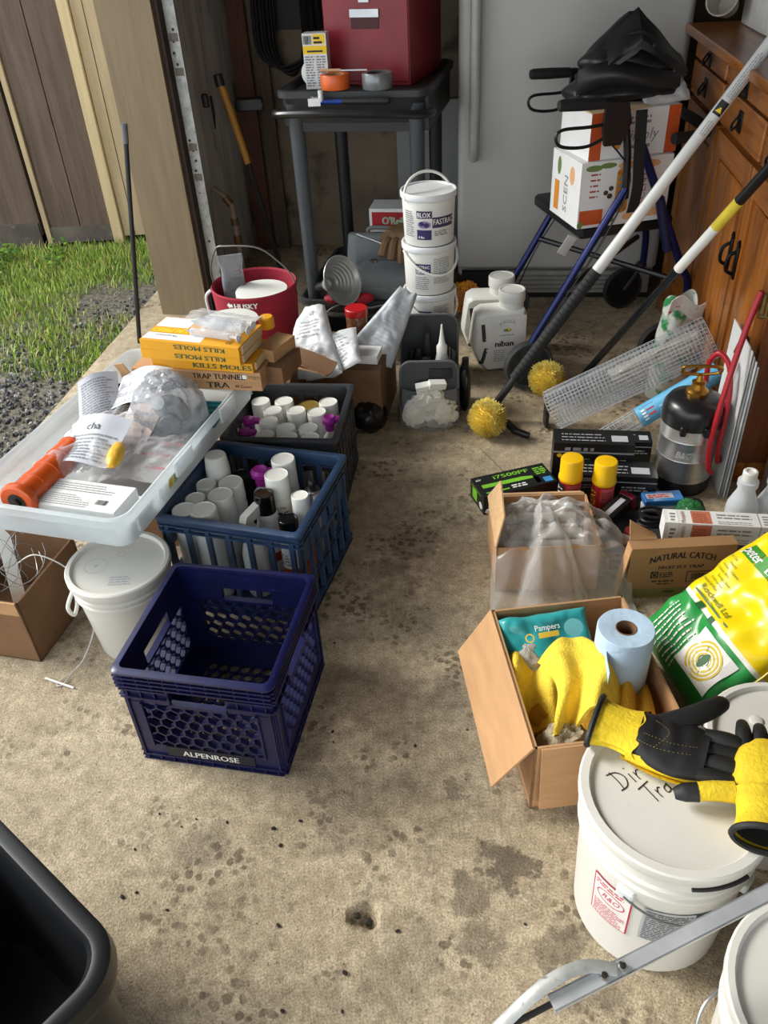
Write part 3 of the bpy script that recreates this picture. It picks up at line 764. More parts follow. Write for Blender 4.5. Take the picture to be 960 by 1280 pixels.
# tall grey bottle
t = thing('spray_bottle', 'tall grey bottle with white cap at the back left of the blue crate', 'bottle', clampin(C2, -.453, 1.862, .037) + (CB,))
MB().lathe([(.034, 0), (.036, .005), (.036, .20), (.033, .225), (.028, .24)], 22).build('body', M('smoky_clear_plastic', (128, 136, 146), rough=.25, var=.1), t)
MB().lathe([(.031, .236), (.033, .24), (.0325, .285), (.029, .318), (.025, .322), (0, .322)], 22).build('cap', WP, t)
x, y = clampin(C2, -.392, 1.885, .03)
bottle('spray_can', 'dark bottle with black cap sunk at the back of the blue crate', 'bottle', (x, y, CB), .03, .235, BP, BP, ch=.04)
def disc_top(loc, label, body=WP2, h=.24, tilt=0.0, r=.031):
    """bottle with a magenta flip disc top"""
    t = thing('flip_top_bottle', label, 'bottle', loc)
    MB().lathe([(r * .94, 0), (r, .005), (r, h * .62), (r * .85, h * .74), (r * .45, h * .80), (r * .42, h * .84)], 20).build('body', body, t)
    cp = MB().lathe([(r * .52, h * .83), (r * .56, h * .85), (r * .56, h * .90), (r * .84, h * .93), (r * .86, h * .97), (r * .6, h), (r * .3, h * .985), (0, h * .985)], 16)
    cp.rbox((r * .9, 0, h * .955), (r * .9, r * .8, h * .06), .005).build('cap', PURP, t)
    return t
x, y = clampin(C2, -.325, 1.826, .03); disc_top((x, y, CB), 'grey bottle with magenta flip cap in the middle of the blue crate', M('pale_grey_bottle', (176, 180, 184), rough=.35), .29)
# black-capped aerosol cans with red bands
for (x, y, h, lab) in ((-.305, 1.715, .30, 'clear aerosol can with glossy black cap in the blue crate centre'), (-.243, 1.645, .268, 'aerosol can with black cap at the front right of the blue crate')):
    x, y = clampin(C2, x, y, .028)
    bottle('aerosol_can', lab, 'can', (x, y, CB), .029, h - CB, M('white_label_can', (208, 210, 212), rough=.3), M('gloss_black', (10, 10, 11), rough=.12), cr_=.026, ch=.058, band=None)
    Print().rect(-.075, 0, .10, .03, 0, seg=24).lines(-.06, .04, .0, .08, 4, 1).build('label_band', [M('rust_red_label', (160, 62, 34), rough=.4), K_GREY], [o for o in COL.objects if o.name.startswith('aerosol_can')][-1], on_cyl(.029, .08, -1.5))
x, y = clampin(C2, -.212, 1.70, .024)
t = bottle('spray_can', 'slim orange can with white cap along the right side of the blue crate', 'can', (x, y, CB), .024, .285, M('orange_can', (190, 92, 40), rough=.4), WP, ch=.09)
# bare steel aerosol
x, y = clampin(C2, -.186, 1.775, .031)
t = thing('aerosol_can', 'silver aerosol can with black nozzle at the right of the blue crate', 'can', (x, y, CB))
MB().lathe([(.030, 0), (.032, .003), (.031, .01), (.031, .205)], 22).build('body', M('printed_grey_can', (150, 154, 160), rough=.35, metal=.3), t)
MB().lathe([(.031, .205), (.0335, .208), (.033, .214), (.030, .220), (.019, .238), (.0185, .243), (.021, .246), (.019, .25), (0, .25)], 22).build('dome', STEEL, t)
MB().lathe([(.011, .248), (.0115, .252), (.0105, .272), (.007, .276), (0, .276)], 14).cyl((0, -.008, .266), (0, -.0125, .266), .0025, n=8).build('nozzle', BP, t)
# trigger sprayer
def trigger(parent, z, mat, mat2, k=1.0):
    h = MB()
    h.lathe([(.016 * k, z), (.0165 * k, z + .004), (.0165 * k, z + .022 * k), (.011 * k, z + .026 * k), (.010 * k, z + .04 * k)], 16).build('collar', mat2, parent)
    b_ = MB(); b_.prism([(-.022 * k, 0), (.030 * k, .004 * k), (.056 * k, .012 * k), (.058 * k, .026 * k), (.040 * k, .034 * k), (-.018 * k, .030 * k), (-.028 * k, .016 * k)], -.0105 * k, .0105 * k, X=Matrix.Translation((0, 0, z + .036 * k)) @ Matrix.Rotation(PI / 2, 4, 'X'))
    b_.cyl((.056 * k, 0, z + .055 * k), (.066 * k, 0, z + .055 * k), .009 * k, n=12)
    b_.build('sprayer_head', mat, parent)
    MB().tube(spline([(.030 * k, 0, z + .038 * k), (.040 * k, 0, z + .020 * k), (.034 * k, 0, z - .002 * k), (.042 * k, 0, z - .018 * k)], 5), .0055 * k, 6, flat=1.4).build('trigger', mat, parent)
x, y = clampin(C2, -.345, 1.668, .035)
t = thing('spray_bottle', 'white trigger spray bottle at the front of the blue crate', 'bottle', (x, y, CB), math.radians(60))
MB().lathe([(.031, 0), (.034, .006), (.034, .13), (.028, .16), (.016, .185), (.014, .20)], 20).build('body', WP2, t)
trigger(t, .196, WP, WP2, 1.0)
# charcoal crate: white caps
cap_spots = [(-.365, 2.27, .030), (-.291, 2.262, .032), (-.152, 2.238, .033), (-.322, 2.208, .032), (-.250, 2.198, .033), (-.186, 2.18, .028), (-.330, 2.145, .031), (-.276, 2.098, .033), (-.208, 2.09, .032), (-.335, 2.065, .031), (-.268, 2.036, .031), (-.203, 2.03, .031)]
p0 = None
for i, (x, y, r) in enumerate(cap_spots):
    x, y = clampin(C3, x, y, r)
    if p0 is None:
        p0 = bottle('capped_bottle', 'white bottle with a round white cap packed in the charcoal crate', 'bottle', (x, y, CB), .031, .252, WP2, WP, ch=.06, group='white bottles in the charcoal crate')
    else: dup(p0, (x, y, CB), i * .7)
x, y = clampin(C3, -.215, 2.255, .034)
bottle('lidded_jar', 'jar with dull yellow lid at the back of the charcoal crate', 'jar', (x, y, CB), .035, .235, BP, M('dull_yellow_lid', (120, 98, 30), rough=.5), ch=.03)
for (x, y, h, lab) in ((-.146, 2.115, .27, 'white bottle with magenta flip cap at the right side of the charcoal crate'), (-.395, 2.17, .25, 'magenta-topped bottle hindmost of the three at the left of the charcoal crate'), (-.40, 2.11, .245, 'magenta-topped bottle midmost of the three at the left of the charcoal crate'), (-.402, 2.05, .24, 'magenta-topped bottle nearest in the left of the charcoal crate')):
    x, y = clampin(C3, x, y, .022); disc_top((x, y, CB), lab, WP2, h, r=.026)

# ---- white pail under the bin
def pail(name, label, loc, rz, rt, rb, h, matb=None, matl=None, handle='none', rings=3, lidrim=.012):
    t = thing(name, label, 'bucket', loc, rz); matb = matb or WP; matl = matl or WP
    z1 = h - .012; pr = [(rb * .96, 0), (rb, .006)]
    zz = lambda r_: r_
    rad = lambda z_: rb + (rt - rb) * z_ / h
    pr += [(rad(h * .70), h * .70)]
    for k in range(rings):
        z_ = h * (.74 + .07 * k); pr += [(rad(z_) + .001, z_), (rad(z_) + .006, z_ + .004), (rad(z_) + .006, z_ + .009), (rad(z_) + .001, z_ + .012)]
    pr += [(rad(z1), z1)]
    MB().lathe(pr, 48).build('body', matb, t)
    R = rt + .008
    lid = MB().lathe([(R - .002, h - .022), (R, h - .018), (R, h - .003), (R - .003, h), (R - lidrim, h), (R - lidrim - .002, h - .002), (R - lidrim - .004, h - .009), (R - lidrim - .02, h - .010), (0, h - .010)], 48)
    lo = lid.build('lid', matl, t)
    return t, lo
pa, lid = pail('lidded_pail', 'white lidded pail between the snare box and the navy crate', (-.652, 1.535, 0), 0, .118, .098, .25, M('bucket_white', (214, 212, 204), rough=.45, var=.04, scale=6, c2=(196, 190, 176), cover=.66), M('lid_white', (216, 214, 206), rough=.5, var=.04, scale=8, c2=(186, 182, 172), cover=.68))
Print().ring(-.055, .0, .028, .028, .0012, 0).ring(.0, .04, .01, .01, .0012, 0).disc(-.055, 0, .004, .004, 0).lines(-.01, -.075, .045, -.04, 4, 0, fill=.4).build('moulded_marks', [K_LGREY], lid, on_plane((0, 0, .240), (1, 0, 0), (0, 1, 0)))
Print().lines(-.055, .02, .055, .13, 12, 0, fill=.5).build('lettering', [K_GREY], pa, on_cyl(.098, .03, -1.2, .110, .14))
MB().tube(spline([(-.118, -.03, .19), (-.128, -.06, .165), (-.122, -.055, .135), (-.112, -.04, .16), (-.114, -.03, .185)], 5), .005, 8).build('handle', WP, pa)

# ---- cardboard box of wire snares at the left edge
def open_box(mb, hx, hy, h, th=.004, mi=0):
    mb.bb((-hx, -hy, 0), (hx, hy, th), mi)
    mb.bb((-hx, -hy, 0), (hx, -hy + th, h), mi); mb.bb((-hx, hy - th, 0), (hx, hy, h), mi); mb.bb((-hx, -hy, 0), (-hx + th, hy, h), mi); mb.bb((hx - th, -hy, 0), (hx, hy, h), mi)
    return mb
sb = thing('cardboard_box', 'worn brown cardboard box of tangled wire snares under the bin', 'box', (-1.005, 1.625, 0), math.radians(-15))
SBX, SBY, SBH = .155, .13, .20
for nm, a, b_ in (('side_panel', (-SBX, -SBY, 0), (SBX, -SBY + .004, SBH)), ('side_panel', (-SBX, SBY - .004, 0), (SBX, SBY, SBH)), ('side_panel', (-SBX, -SBY, 0), (-SBX + .004, SBY, SBH)), ('side_panel', (SBX - .004, -SBY, 0), (SBX, SBY, SBH)), ('base_panel', (-SBX, -SBY, 0), (SBX, SBY, .004))):
    MB().bb(a, b_).build(nm, CARD_D, sb)
MB().prism([(-.15, 0), (.15, 0), (.148, .15), (.06, .17), (-.15, .165)], 0, .004, X=Matrix.Translation((.0, -SBY - .003, SBH)) @ Matrix.Rotation(math.radians(-86), 4, 'X')).build('flap', CARD, sb)
MB().prism([(-.12, 0), (.11, 0), (.10, .11), (-.118, .125)], 0, .004, X=Matrix.Translation((SBX + .002, .0, SBH)) @ Matrix.Rotation(PI / 2, 4, 'Z') @ Matrix.Rotation(math.radians(-72), 4, 'X')).build('flap', CARD_D, sb)
MB().bb((-.02, -SBY - .0085, .02), (.03, -SBY - .0075, SBH)).build('packing_tape', M('brown_tape', (128, 92, 58), rough=.35), sb)
for i in range(12):
    r_ = random.uniform(.05, .10); c_ = Vector((random.uniform(-.03, .06), random.uniform(-.03, .04), SBH + random.uniform(-.05, .02)))
    q = Euler((random.uniform(.3, 1.2), random.uniform(-.6, .6), random.random() * 6)).to_matrix()
    w = tag(MB().tube([Matrix.Rotation(math.radians(-15), 3, 'Z') @ (c_ + q @ Vector((r_ * math.cos(k * .42), r_ * .8 * math.sin(k * .42), .004 * k))) for k in range(15)], .0009, 5).build('snare_wire', WIRE, None, (-1.005, 1.625, 0)), 'thin looped snare wire springing out of the worn cardboard box', 'wire', 'wire snares in the cardboard box')
w = MB().tube(spline([(-.93, 1.60, .21), (-.875, 1.60, .235), (-.80, 1.58, .20), (-.757, 1.55, .13), (-.748, 1.50, .07), (-.775, 1.445, .015), (-.80, 1.41, .004)], 10), .0018, 7)
w.tube(spline([(-.80, 1.41, .004), (-.815, 1.395, .004), (-.825, 1.375, .004), (-.81, 1.375, .004), (-.798, 1.405, .006)], 6), .0016, 6)
wo = tag(w.build('snare_cable', M('pale_cable', (196, 196, 190), rough=.4)), 'white snare cable curving from the cardboard box to the floor', 'cable')
MB().cyl((-.86, 1.40, .004), (-.78, 1.362, .004), .0028, n=8).build('end_stop', WP, wo)
pt = tag(MB().prism([(-.016, -.10), (.016, -.10), (.018, .12), (.0, .15), (-.014, .12)], -.002, .002, X=Matrix.Translation((-.955, 1.60, .15)) @ Euler((math.radians(62), math.radians(8), math.radians(30))).to_matrix().to_4x4()).build('plastic_strip', WP), 'white plastic strip stuck upright in the snare box', 'strip')
# ---- long translucent storage bin lying across the crates
BZ = .332
BIN = M  # (name kept free)
bin_m = clear('milky_bin_plastic', (226, 234, 238), opac=.50, rough=.28, edge=.35)
BR = math.radians(-17.5)
bn = thing('storage_bin', 'long shallow translucent plastic storage bin full of papers and bags', 'bin', (-.662, 1.884, BZ), BR)
tub(MB(), [(.186, .362, .03, 0), (.194, .37, .035, .006), (.206, .388, .04, .082), (.220, .404, .045, .084), (.222, .406, .045, .106), (.217, .400, .042, .110), (.213, .394, .04, .109), (.203, .384, .038, .096), (.190, .366, .034, .009), (.18, .355, .03, .0045)], n=6).build('tray', bin_m, bn)
for sy in (-.12, .14):
    MB().rbox((.2245, sy, .088), (.008, .09, .040), .003).build('latch', clear('milky_latch', (230, 236, 240), opac=.62, rough=.3), bn)
for sy in (-.33, -.22, .22, .33):
    MB().bb((.202, sy - .003, .03), (.209, sy + .003, .084)).build('rib', bin_m, bn)
Print().rect(0, 0, .13, .032, 0).rect(.004, .004, .022, .028, 1).lines(.028, .004, .124, .029, 5, 2).build('sticker', [M('sticker_cream', (214, 214, 176), rough=.5), K_YEL, K_GREEN], bn, on_plane((.1985, -.175, .035), (0, 1, 0), (.15, 0, 1), eps=.002))
def inbin(lx, ly, z):      # bin-local to world
    c_, s_ = math.cos(BR), math.sin(BR)
    return Vector((-.662 + lx * c_ - ly * s_, 1.884 + lx * s_ + ly * c_, BZ + z))
# orange plastic tool: capped ribbed tube with a steel rod
ORG = M('orange_plastic', (206, 84, 26), rough=.3, var=.06)
p0_ = Vector((-.848, 1.556, .425)); ax = (Vector((-.780, 1.775, .425)) - p0_).normalized()
t = thing('tube_tool', 'orange plastic tube tool lying in the left of the bin', 'tool', (-.848, 1.556, .425), rot=ax.to_track_quat('Z', 'Y').to_euler())
MB().lathe([(.016, .003), (.040, .0), (.045, .0035), (.046, .008), (.046, .018), (.044, .022), (.037, .023)], 28).build('end_cap', ORG, t)
MB().lathe([(.012, -.006), (.012, .0), (.024, .001)], 16).build('tip', M('blackened_steel', (70, 66, 62), rough=.3, metal=.8), t)
bd = MB(); pr = []
for k in range(4): z_ = .022 + .054 * k; pr += [(.036, z_), (.036, z_ + .001), (.0352, z_ + .045), (.0352, z_ + .046), (.0375, z_ + .047), (.0375, z_ + .048), (.0375, z_ + .053)]
bd.lathe(pr + [(.036, .2395), (.034, .24), (.012, .241)], 28).build('barrel', ORG, t)
MB().lathe([(.012, .24), (.012, .33)], 14).build('plunger_rod', STEEL, t)
MB().lathe([(.022, .33), (.024, .333), (.024, .342), (.02, .345)], 16).build('plunger_knob', M('orange_red_plastic', (200, 66, 34), rough=.35), t)
MB().rbox((0, .016, .285), (.02, .014, .07), .004).build('gauge', BP, t)
# long white printed carton and papers at the front end
t = thing('carton', 'long flat white printed carton at the near end of the bin', 'carton', inbin(.01, -.30, .052), BR)
MB().rbox((0, 0, .018), (.31, .105, .036), .003).build('body', M('carton_white', (222, 222, 220), rough=.6, var=.03), t)
Print().lines(-.135, -.045, .08, .0, 6, 0, fill=.32).lines(-.135, .01, .14, .045, 4, 0, fill=.3).rect(-.153, -.05, -.143, .05, 1).barcode(.09, -.03, .12, -.012, 2, 2, 8).build('lettering', [K_GREY, K_BLUE, K_BLACK], t, on_plane((0, 0, .036), (1, 0, 0), (0, 1, 0)))
t = thing('carton', 'white carton with blue capitals seen through the front wall of the bin', 'carton', inbin(.0, -.288, .0065), BR)
MB().rbox((0, 0, .022), (.325, .115, .044), .003).build('body', M('carton_white'), t)
Print().text('DETEX', -.145, .012, .018, 0, rot=0).lines(-.04, .012, .15, .03, 1, 1, fill=.7).build('lettering', [INK('navy', (34, 48, 112)), K_GREY], t, on_plane((0, -.0575, 0), (1, 0, 0), (0, 0, 1)))
# bag of leaflets
bag_m = clear('clear_poly_bag', (232, 234, 236), opac=.11, rough=.10, edge=.42)
silver_bag = clear('silver_poly_bag', (176, 180, 186), opac=.34, rough=.12, edge=.75)
def film(name, label, cat, fn, nu, nv, mat, th=.0008):
    return tag(MB().sheet(fn, nu, nv, th).build(name, mat), label, cat)
def wr(x, y, s, a): return a * (abs(nz(x, y, s, 9)) * 1.3 + .5 * abs(nz(x, y, s + 3, 23)))
def bagfn(cx, cy, w, l, z0, hgt, seed, amp=.03):
    def fn(a, b_):
        x = (a - .5) * w * (1 + .12 * nz(b_, seed, 0, 3)); y = (b_ - .5) * l * (1 + .1 * nz(a, seed, 1, 3))
        e = max(0, 1 - (2 * (a - .5)) ** 4) * max(0, 1 - (2 * (b_ - .5)) ** 4)
        return inbin(cx + x, cy + y, z0 + hgt * e + wr(x, y, seed, amp))
    return fn
film('poly_bag', 'crinkled clear bag of leaflets lettered cha in the middle of the bin', 'bag', bagfn(-.025, -.08, .20, .32, .075, .035, 3, .035), 44, 56, bag_m)
film('poly_bag', 'clear plastic bag with pink print along the right side of the bin', 'bag', bagfn(.115, -.02, .16, .34, .05, .03, 8, .03), 34, 50, bag_m)
pk = Print(); 
for i in range(9): pk.lines(random.uniform(-.06, .02), -.12 + .028 * i, random.uniform(.03, .07), -.106 + .028 * i, 1, i % 2, fill=.8)
t = tag(MB().sheet(lambda a, b_: inbin(.115 + (a - .5) * .14, -.02 + (b_ - .5) * .30, .045 + wr(a * .2, b_ * .3, 2, .015)), 10, 16, .0012).build('leaflet', M('paper_offwhite', (226, 220, 216), rough=.7, var=.03)), 'off-white leaflet printed pink inside the right hand bag', 'paper')
pk.build('lettering', [INK('pink', (190, 110, 122)), K_LGREY], t, lambda x, y, l: inbin(.115 + x, -.02 + y, .0665 + .0003 * l))
PAPER = M('paper_white', (226, 226, 228), rough=.7, var=.03)
PGREY = M('paper_grey', (196, 198, 206), rough=.7, var=.05)
def leaflet(label, o, xd, yd, w, l, mat, cols, curl=.02, seed=1, txt=None, dense=14):
    o = Vector(o); xd = Vector(xd).normalized(); yd = Vector(yd).normalized(); n_ = xd.cross(yd)
    f = lambda x, y, e=0: o + xd * x + yd * y + n_ * (curl * math.sin(x / w * PI) * .6 + curl * (y / l) ** 2 + .01 * nz(x, y, seed, 12) + e)
    t = tag(MB().sheet(lambda a, b_: f(a * w, b_ * l), 14, 14, .0008).build('leaflet', mat), label, 'paper')
    p = Print().lines(w * .08, l * .08, w * .92, l * .92, dense, 0, fill=.4)
    if txt: p.items = [i for i in p.items if min(q[1] for q in i[0]) < l * .62]; p.text(txt, w * .3, l * .68, l * .13, 1)
    p.build('lettering', cols, t, lambda x, y, l_: f(x, y, .0014 + .0003 * l_))
    return t
leaflet('folded grey leaflet printed with lines standing out of the bin contents', inbin(-.135, -.02, .085), (.85, .45, .05), (-.12, .85, .36), .11, .13, PGREY, [K_GREY], .03, 2)
leaflet('white leaflet lettered cha with a diagram lying in the clear bag', inbin(-.085, -.215, .10), (.96, -.22, .02), (.28, .92, .16), .145, .16, PGREY, [K_GREY, K_BLACK], .02, 5, 'cha', 12)
leaflet('blank white folded sheet lying behind the clear bag in the bin', inbin(-.09, .045, .10), (.95, -.05, .10), (.30, .90, .12), .15, .12, PAPER, [K_LGREY], .035, 9, dense=3)
leaflet('pale pink paper under the crinkled clear bag in the bin', inbin(-.02, -.10, .07), (.96, -.22, .02), (.28, .92, .15), .10, .17, M('paper_pink', (226, 208, 200), rough=.7), [K_LGREY], .02, 11, dense=5)
t = tag(crumple(MB(), inbin(.068, -.165, .115), (.018, .05, .016), .18, 4, 20, 14).build('yellow_object', M('yellow_soft_plastic', (222, 172, 44), rough=.4)), 'small yellow plastic object lying on the leaflet in the bin', 'object')
t = tag(crumple(MB(), inbin(-.075, -.085, .08), (.045, .08, .04), .45, 14, 40, 30, 2.6).build('poly_bag', clear('white_poly', (238, 240, 242), opac=.5, rough=.2, edge=.5)), 'bunched white plastic bag behind the orange tube tool', 'bag')
# silver crumpled bag holding a respirator
bx = inbin(.085, .080, .0)
t = thing('wrapped_bundle', 'round grey object wrapped in a crumpled silver plastic bag in the bin', 'bag', bx, BR)
crumple(MB(), (0, 0, .098), (.090, .085, .095), .22, 21, 60, 40, 2.4, floor=.012).build('bag', silver_bag, t)
crumple(MB(), (0, 0, .085), (.052, .046, .058), .1, 5, 24, 16, 1.5).build('grey_core', M('respirator_grey', (150, 152, 154), rough=.6), t)
cx_ = MB().lathe([(.03, 0), (.032, .004), (.032, .022), (.028, .026), (0, .026)], 20, X=lathe_x(None, (.028, -.05, .09), (.35, -1, .3))); cx_.build('ribbed_disc', M('filter_grey', (96, 98, 100), rough=.5), t)
for i in range(4):
    for j in range(4): 
        pass
MB().lathe([(.019, 0), (.021, .003), (.018, .014), (0, .016)], 18, X=lathe_x(None, (-.002, -.035, .14), (.1, -.7, .7))).build('white_cap', WP2, t)
crumple(MB(), (-.015, .03, .178), (.045, .03, .02), .4, 31, 30, 20, 3).build('bag_neck', silver_bag, t)
# black and teal trays at the back of the bin
def trap_tray(label, lx, ly, z, w, l, mat, rz):
    p = inbin(lx, ly, z); t = thing('glue_tray', label, 'tray', p, BR + rz)
    MB().rbox((0, 0, .008), (w, l, .016), .006).build('tray', mat, t)
    for i in range(5): MB().rbox((0, -l * .4 + l * .8 * i / 4, .018), (w * .86, l * .06, .006), .002).build('ridge', mat, t)
for i, (lx, ly, z, rz) in enumerate(((-.10, .18, .05, .35), (-.105, .17, .07, .32), (-.09, .15, .09, .4))):
    trap_tray('black ridged plastic tray %s of three stacked behind the papers in the bin' % ('lowest', 'second', 'topmost')[i], lx, ly, z, .13, .10, BP, rz)
trap_tray('teal ridged plastic tray beside the silver bag in the bin', .165, .135, .06, .08, .12, M('teal_plastic', (24, 104, 108), rough=.4), .1)
t = tag(MB().rbox((0, 0, .014), (.30, .12, .028), .004).build('cardboard_tray', CARD, None, inbin(-.0, .10, .006), (0, 0, BR)), 'flat cardboard tray under the bags in the bin', 'box')

t = thing('cardboard_box', 'plain brown cardboard box propping up the back of the bin', 'box', (-.665, 2.06, 0), BR); MB().bb((-.12, -.14, 0), (.11, .14, BZ - .0005)).build('body', CARD_D, t)
# ---- stack of trap boxes across the back of the bin
BZR = BZ + .1105
def trap_box(label, loc, rz, w, d, h, mat, name='trap_box'):
    t = thing(name, label, 'box', loc, rz)
    MB().bb((-w / 2, -d / 2, 0), (w / 2, d / 2, h)).build('body', mat, t)
    return t
YB = M('mole_box_yellow', (228, 160, 24), rough=.5, var=.05)
s1 = (-.478, 2.118); z = BZR
t = trap_box('brown cardboard trap tunnel box at the bottom of the stack on the bin', (s1[0], s1[1], z), math.radians(-11.5), .375, .17, .028, CARD)
Print().text('TRA', .03, .006, .017, 0, rot=0, w=.065, bold=.03).text('48 Count', .11, .008, .009, 0).text('TT2571', -.17, .008, .009, 0).build('lettering', [K_BLACK], t, on_plane((0, -.085, 0), (1, 0, 0), (0, 0, 1)))
MB().prism([(0, 0), (.028, 0), (.028, .05), (.0, .04)], 0, .003, X=Matrix.Translation((-.1875, -.085, 0)) @ Matrix.Rotation(PI, 4, 'Z') @ Matrix.Rotation(PI / 2.2, 4, 'X')).build('flap', CARD, t)
z += .0285
t = trap_box('brown cardboard 48 count tunnel box second from the bottom of the stack', (s1[0] + .004, s1[1] - .004, z), math.radians(-12), .37, .17, .028, CARD)
Print().text('48 Count', -.17, .009, .010, 0).text('TRAP TUNNEL', .065, .006, .016, 0, al='C', w=.15, bold=.03).rect(.128, .009, .145, .02, 1).text('TT2571', .15, .009, .009, 0, w=.032).build('lettering', [K_BLACK, K_WHITE], t, on_plane((0, -.085, 0), (1, 0, 0), (0, 0, 1)))
MB().prism([(0, 0), (.028, 0), (.04, .05), (.012, .055)], 0, .003, X=Matrix.Translation((-.186, -.085, 0)) @ Matrix.Rotation(PI, 4, 'Z') @ Matrix.Rotation(PI / 2.6, 4, 'X')).build('flap', CARD, t)
z += .0285
GREEN_T = INK('dark_green', (22, 84, 58))
for i, (lab, txt, dx, rz, flip) in enumerate((('yellow mole bait box third from the bottom, partly behind the silver bag', 'KILLS MOLES', .02, -15.5, 0), ('yellow mole bait box fourth from the bottom of the stack', 'KILLS MOLES', -.004, -18, 1), ('yellow mole bait box on top of the stack with print face up', 'KILLS MOLES', .0, -19, 1))):
    w, d, h = .295, .15, .027
    t = trap_box(lab, (-.470 + dx, 2.105 - .004 * i, z), math.radians(rz), w, d, h, YB)
    p = Print()
    if flip: p.text(txt, .03, h - .006, .013, 0, al='C', w=.15, rot=PI, bold=.05)
    else: p.text(txt, .06, .007, .014, 0, al='C', w=.17, bold=.05)
    p.build('lettering', [GREEN_T], t, on_plane((0, -d / 2, 0), (1, 0, 0), (0, 0, 1)))
    MB().rbox((w / 2 + .002, .0, h / 2), (.006, d * .8, h * .8), .002).build('end_flap', M('inside_card', (200, 176, 140), rough=.8), t)
    z += h + .0006
top = Print().rect(-.145, .012, -.045, .072, 1, 0).rect(-.135, -.022, -.02, .012, 2, 1).text('TALPIRID', -.03, .004, .026, 0, rot=PI, w=.11, bold=.04).rect(-.145, -.065, .03, -.026, 1, 0).text('Motomco', -.05, -.034, .012, 3, rot=PI).text('20', .12, -.045, .014, 3, rot=PI).build('lettering', [K_YEL, K_WHITE, YB, K_BLACK], t, on_plane((0, 0, .027), (1, 0, 0), (0, 1, 0)))
TOPZ = z
# bag of syringes on the stack
t = thing('syringe_pack', 'clear bag of plastic syringes lying on the yellow mole boxes', 'syringes', (-.405, 2.075, TOPZ), math.radians(-28))
CLR = clear('clear_tube', (225, 232, 240), opac=.4, rough=.1, edge=.6)
for i in range(4):
    y_ = -.038 + .024 * i; z_ = .012 + (.018 if i == 1 else .006 * (i % 2))
    s_ = MB().cyl((-.075, y_, z_), (.045, y_ + .006, z_), .0105, n=14).build('syringe', CLR, t)
    MB().cyl((.045, y_ + .006, z_), (.075, y_ + .008, z_), .004, n=8).cyl((.07, y_ + .008, z_), (.073, y_ + .008, z_), .012, n=12).build('plunger', WP2, s_)
    MB().cyl((-.075, y_, z_), (-.09, y_, z_), .004, .002, n=8).build('tip', M('blue_tip', (92, 142, 196), rough=.4), s_)
MB().sheet(lambda a, b_: (-.10 + .2 * a, -.06 + .12 * b_, .028 + .014 * math.sin(PI * b_) + wr(a * .3, b_ * .3, 5, .014)), 30, 22, .0006).build('bag', bag_m, t)
t = tag(MB().lathe([(.0, .0), (.075, .001), (.078, .004), (.07, .005), (0, .003)], 30).build('paper_plate', WP, None, (-.395, 2.155, TOPZ + .001)), 'round white lid lying behind the syringes on the box stack', 'lid')
# small brown cartons at the right of the stack
t = trap_box('small brown carton leaning at the right end of the box stack', (-.268, 2.10, BZR + .0), math.radians(-20), .075, .13, .05, CARD_D, 'carton')
Print().text('2571', -.02, .03, .012, 0).build('lettering', [K_BLACK], t, on_plane((0, 0, .05), (1, 0, 0), (0, 1, 0)))
t = trap_box('small tan carton on top at the right of the box stack', (-.276, 2.125, BZR + .0505), math.radians(-30), .06, .11, .035, CARD, 'carton')
t = thing('tin_can', 'round yellow-edged roll behind the yellow mole boxes', 'roll', (-.300, 2.19, TOPZ - .04)); MB().lathe([(.02, 0), (.022, .004), (.022, .03), (.018, .034), (0, .034)], 18).build('body', YB, t)

# ---- flattened cardboard and brown box behind the charcoal crate, with bags and a jar on it
t = thing('cardboard_box', 'closed brown cardboard box behind the charcoal crate under white bags', 'box', (-.115, 2.66, 0), math.radians(-12))
MB().bb((-.165, -.15, 0), (.165, .15, .235)).build('body', CARD_D, t)
MB().bb((-.167, -.025, .2352), (.167, .025, .2362)).build('packing_tape', M('brown_tape'), t)
for i, (x, y, rz, w, d, lab, zz_) in enumerate(((-.27, 2.44, -.2, .20, .12, 'torn flat cardboard sheet behind the charcoal crate, lowest piece', .292), (-.215, 2.425, -.5, .17, .08, 'small torn cardboard sheet lying over the back rim of the charcoal crate', .302), (-.315, 2.47, .15, .15, .10, 'curled cardboard flap at the back left of the charcoal crate', .312))):
    sh = MB().sheet(lambda a, b_: ((a - .5) * w, (b_ - .5) * d, .012 * math.sin(a * 3 + i) + .05 * (b_ - .4) ** 2), 10, 8, .004)
    tag(sh.build('cardboard_sheet', CARD_D if i % 2 else CARD, None, (x, y, zz_), (.08 * (i - 1), .05, rz)), lab, 'cardboard')
t = thing('cardboard_box', 'low brown box holding up torn cardboard behind the charcoal crate', 'box', (-.36, 2.47, 0), math.radians(-10)); MB().bb((-.10, -.095, 0), (.10, .095, .275)).build('body', CARD_D, t)
SB = M('white_foil_bag', (206, 208, 210), rough=.36, var=.05, scale=6)
